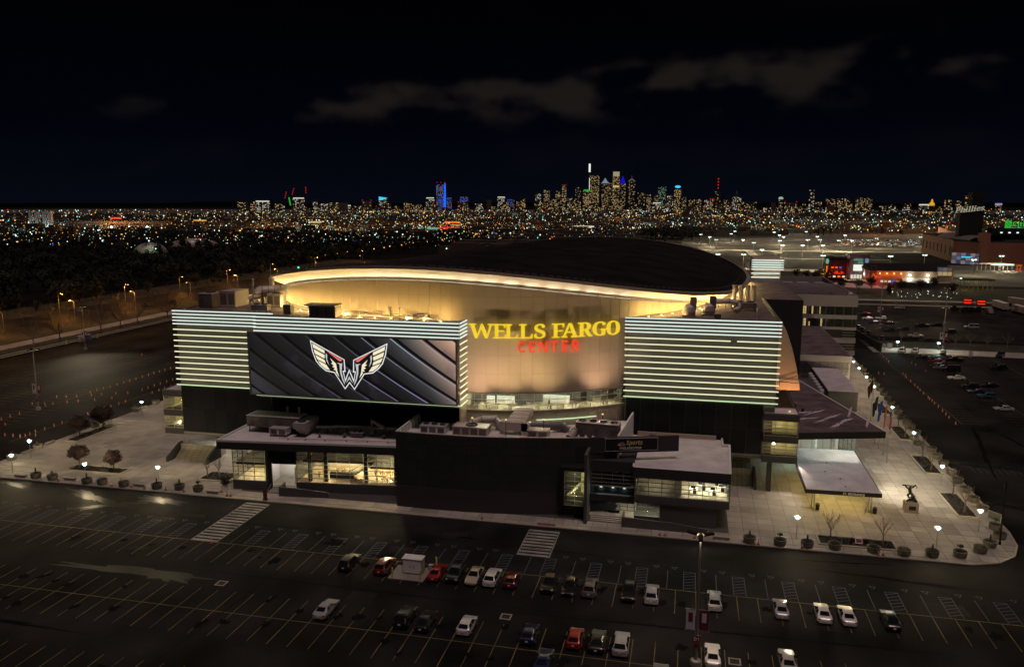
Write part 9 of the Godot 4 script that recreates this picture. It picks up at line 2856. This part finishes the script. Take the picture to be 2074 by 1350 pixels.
	var names := {"amber": "amber street lamps scattered over the dark city", "white": "white street lamps scattered over the dark city", "red": "red signal lights scattered over the dark city", "teal": "teal signal lights scattered over the dark city", "blue": "blue sign lights scattered over the dark city", "dim_white": "faint white lamps and windows scattered over the dark city", "dim_amber": "faint amber lamps and windows scattered over the dark city"}
	for k in 80:
		var az := deg_to_rad(rng.randf_range(-46, 20))
		var dist := 1.0 / rng.randf_range(1.0 / 4300, 1.0 / 1350)
		var p := Vector3(sin(az) * dist, 26, -cos(az) * dist)
		if p.x < -240 and p.z > -1180: continue
		omni("unseen_district_light", p, Color(1.0, 0.66, 0.32) if k % 3 else Color(0.85, 1.0, 0.92), 900.0 + dist * 0.5, 0.5)  # unseen lamps strewn to make glow pools among the houses
	for kind in dots: many(kind + "_city_lights", dm, {"amber": M.light_amber, "white": M.light_white, "red": M.light_red, "teal": M.light_teal, "blue": M.glow_blue, "dim_white": M.dim_white, "dim_amber": M.dim_amber}[kind], dots[kind], names[kind], "lights")
	west_landmarks()

func west_landmarks():
	var b: Mb
	# four pale pillars, far left, each lit by an unseen lamp
	for k in 4:
		b = Mb.new(); b.span(-4.0 if k in [1, 2] else -2.4, 4.0 if k in [1, 2] else 2.4, 0, 38, -6, 0)
		solo("pale_pylon", b, M.duct, ["first pale pylon at the far left of the city", "second, broad pale pylon at the far left of the city", "third, broad pale pylon at the far left of the city", "fourth pale pylon at the far left of the city"][k], "pylon", Vector3([-1203, -1189, -1172, -1160][k], 0, -1258))
		omni("unseen_pylon_light", Vector3([-1203, -1189, -1172, -1160][k], 3.0, -1236), Color(0.85, 1.0, 1.0), 110.0, 0.5)
	var w := thing("long_warehouse", "long grey warehouse lit by a row of white floodlights at the left", "building", Vector3(-1100, 0, -1300))
	w.rotation.y = 0.18
	b = Mb.new(); b.span(-110, 130, 0, 20, -40, 0)
	part(w, "wall", b, M.duct_dark)
	b = Mb.new(); b.span(-111, 131, 20, 21, -41, 1)
	part(w, "roof", b, M.rubber)
	for k in 22:
		b = Mb.new(); b.box(Vector3(-104 + 10.5 * k, 13, 0.3), Vector3(6, 3, 0.4))
		part(w, "window", b, M.interior_dark)
	for k in 7:
		b = Mb.new(); b.ball(Vector3(-95 + 34 * k, 9, 16), Vector3(2.4, 1.6, 1.2), 8, 5)
		part(w, "flood_lamp", b, M.lamp_cool)
		b = Mb.new(); b.box(Vector3(-95 + 34 * k, 4.5, 16), Vector3(0.6, 9, 0.6))
		part(w, "flood_post", b, M.steel_dark)
		omni("flood_glow", Vector3(-95 + 34 * k, 9.5, 17.5), Color(0.85, 1.0, 0.95), 130.0, 0.5, w)
	b = Mb.new(); b.box(Vector3(42, 25, 0), Vector3(22, 3.2, 0.6))
	part(w, "red_sign", b, M.glow_red)
	# inflated sports dome, faintly lit
	for k in 2:
		var d := thing("air_dome", ["pale green lit air-supported sports dome in the dark park", "dim second air-supported dome right of the lit one"][k], "dome", Vector3([-566, -598][k], 0, [-748, -872][k]), 0.5)
		b = Mb.new()
		var r := Vector3(17, 11, 13) if k == 0 else Vector3(30, 10, 16)
		for i in 6:
			for j in 22:
				var q := []
				for e in [[i, j + 1], [i, j], [i + 1, j], [i + 1, j + 1]]:
					var a: float = PI / 2 * e[0] / 6.0
					var c: float = TAU * e[1] / 22.0
					q.append(Vector3(cos(a) * cos(c), sin(a), cos(a) * sin(c)))
				b.squad(q[0] * r, q[1] * r, q[2] * r, q[3] * r, q[0], q[1], q[2], q[3])
		part(d, "skin", b, M.duct)
		b = Mb.new(); b.lathe([Vector2(1.04, 0), Vector2(1.04, 0.6), Vector2(1.0, 0.6)], 22)
		for i in b.v.size(): b.v[i] = b.v[i] * Vector3(r.x, 1, r.z)
		part(d, "skirt", b, M.duct_dark)
		omni("dome_light", Vector3([-548, -560][k], 8, [-722, -842][k]), Color(0.8, 1.0, 0.75), [110.0, 70.0][k], 0.5)  # unseen lamp outside, placed to light the dome skin
	# lit diner-like buildings along the west street far off
	for k in 6:
		var c := thing("lit_shop", ["small lit shop with a red sign beyond the dome roof", "lit shop with an orange arch sign beyond the roof", "white-lit shop left of the red-signed one", "white-lit office far beyond the roof crest", "gold-lit low building in the middle distance", "pale billboard-topped shop at the western middle distance"][k], "shop", Vector3([-400, -520, -430, -190, -820, -1180][k], 0, [-1290, -1700, -1270, -1420, -1650, -1750][k]))
		b = Mb.new(); b.span(-22, 22, 0, 9, -16, 0)
		part(c, "wall", b, M.tower)
		b = Mb.new(); b.span(-20, 20, 2, 6, 0.1, 0.5)
		part(c, "window", b, [M.win_white, M.win_gold, M.win_white, M.win_white, M.win_gold, M.win_white][k])
		b = Mb.new(); b.span(-18, 18, 9.5, 13, -0.5, 0)
		part(c, "sign_lamp", b, [M.glow_red, M.glow_orange, M.win_teal, M.win_white, M.win_gold, M.glow_gold][k])
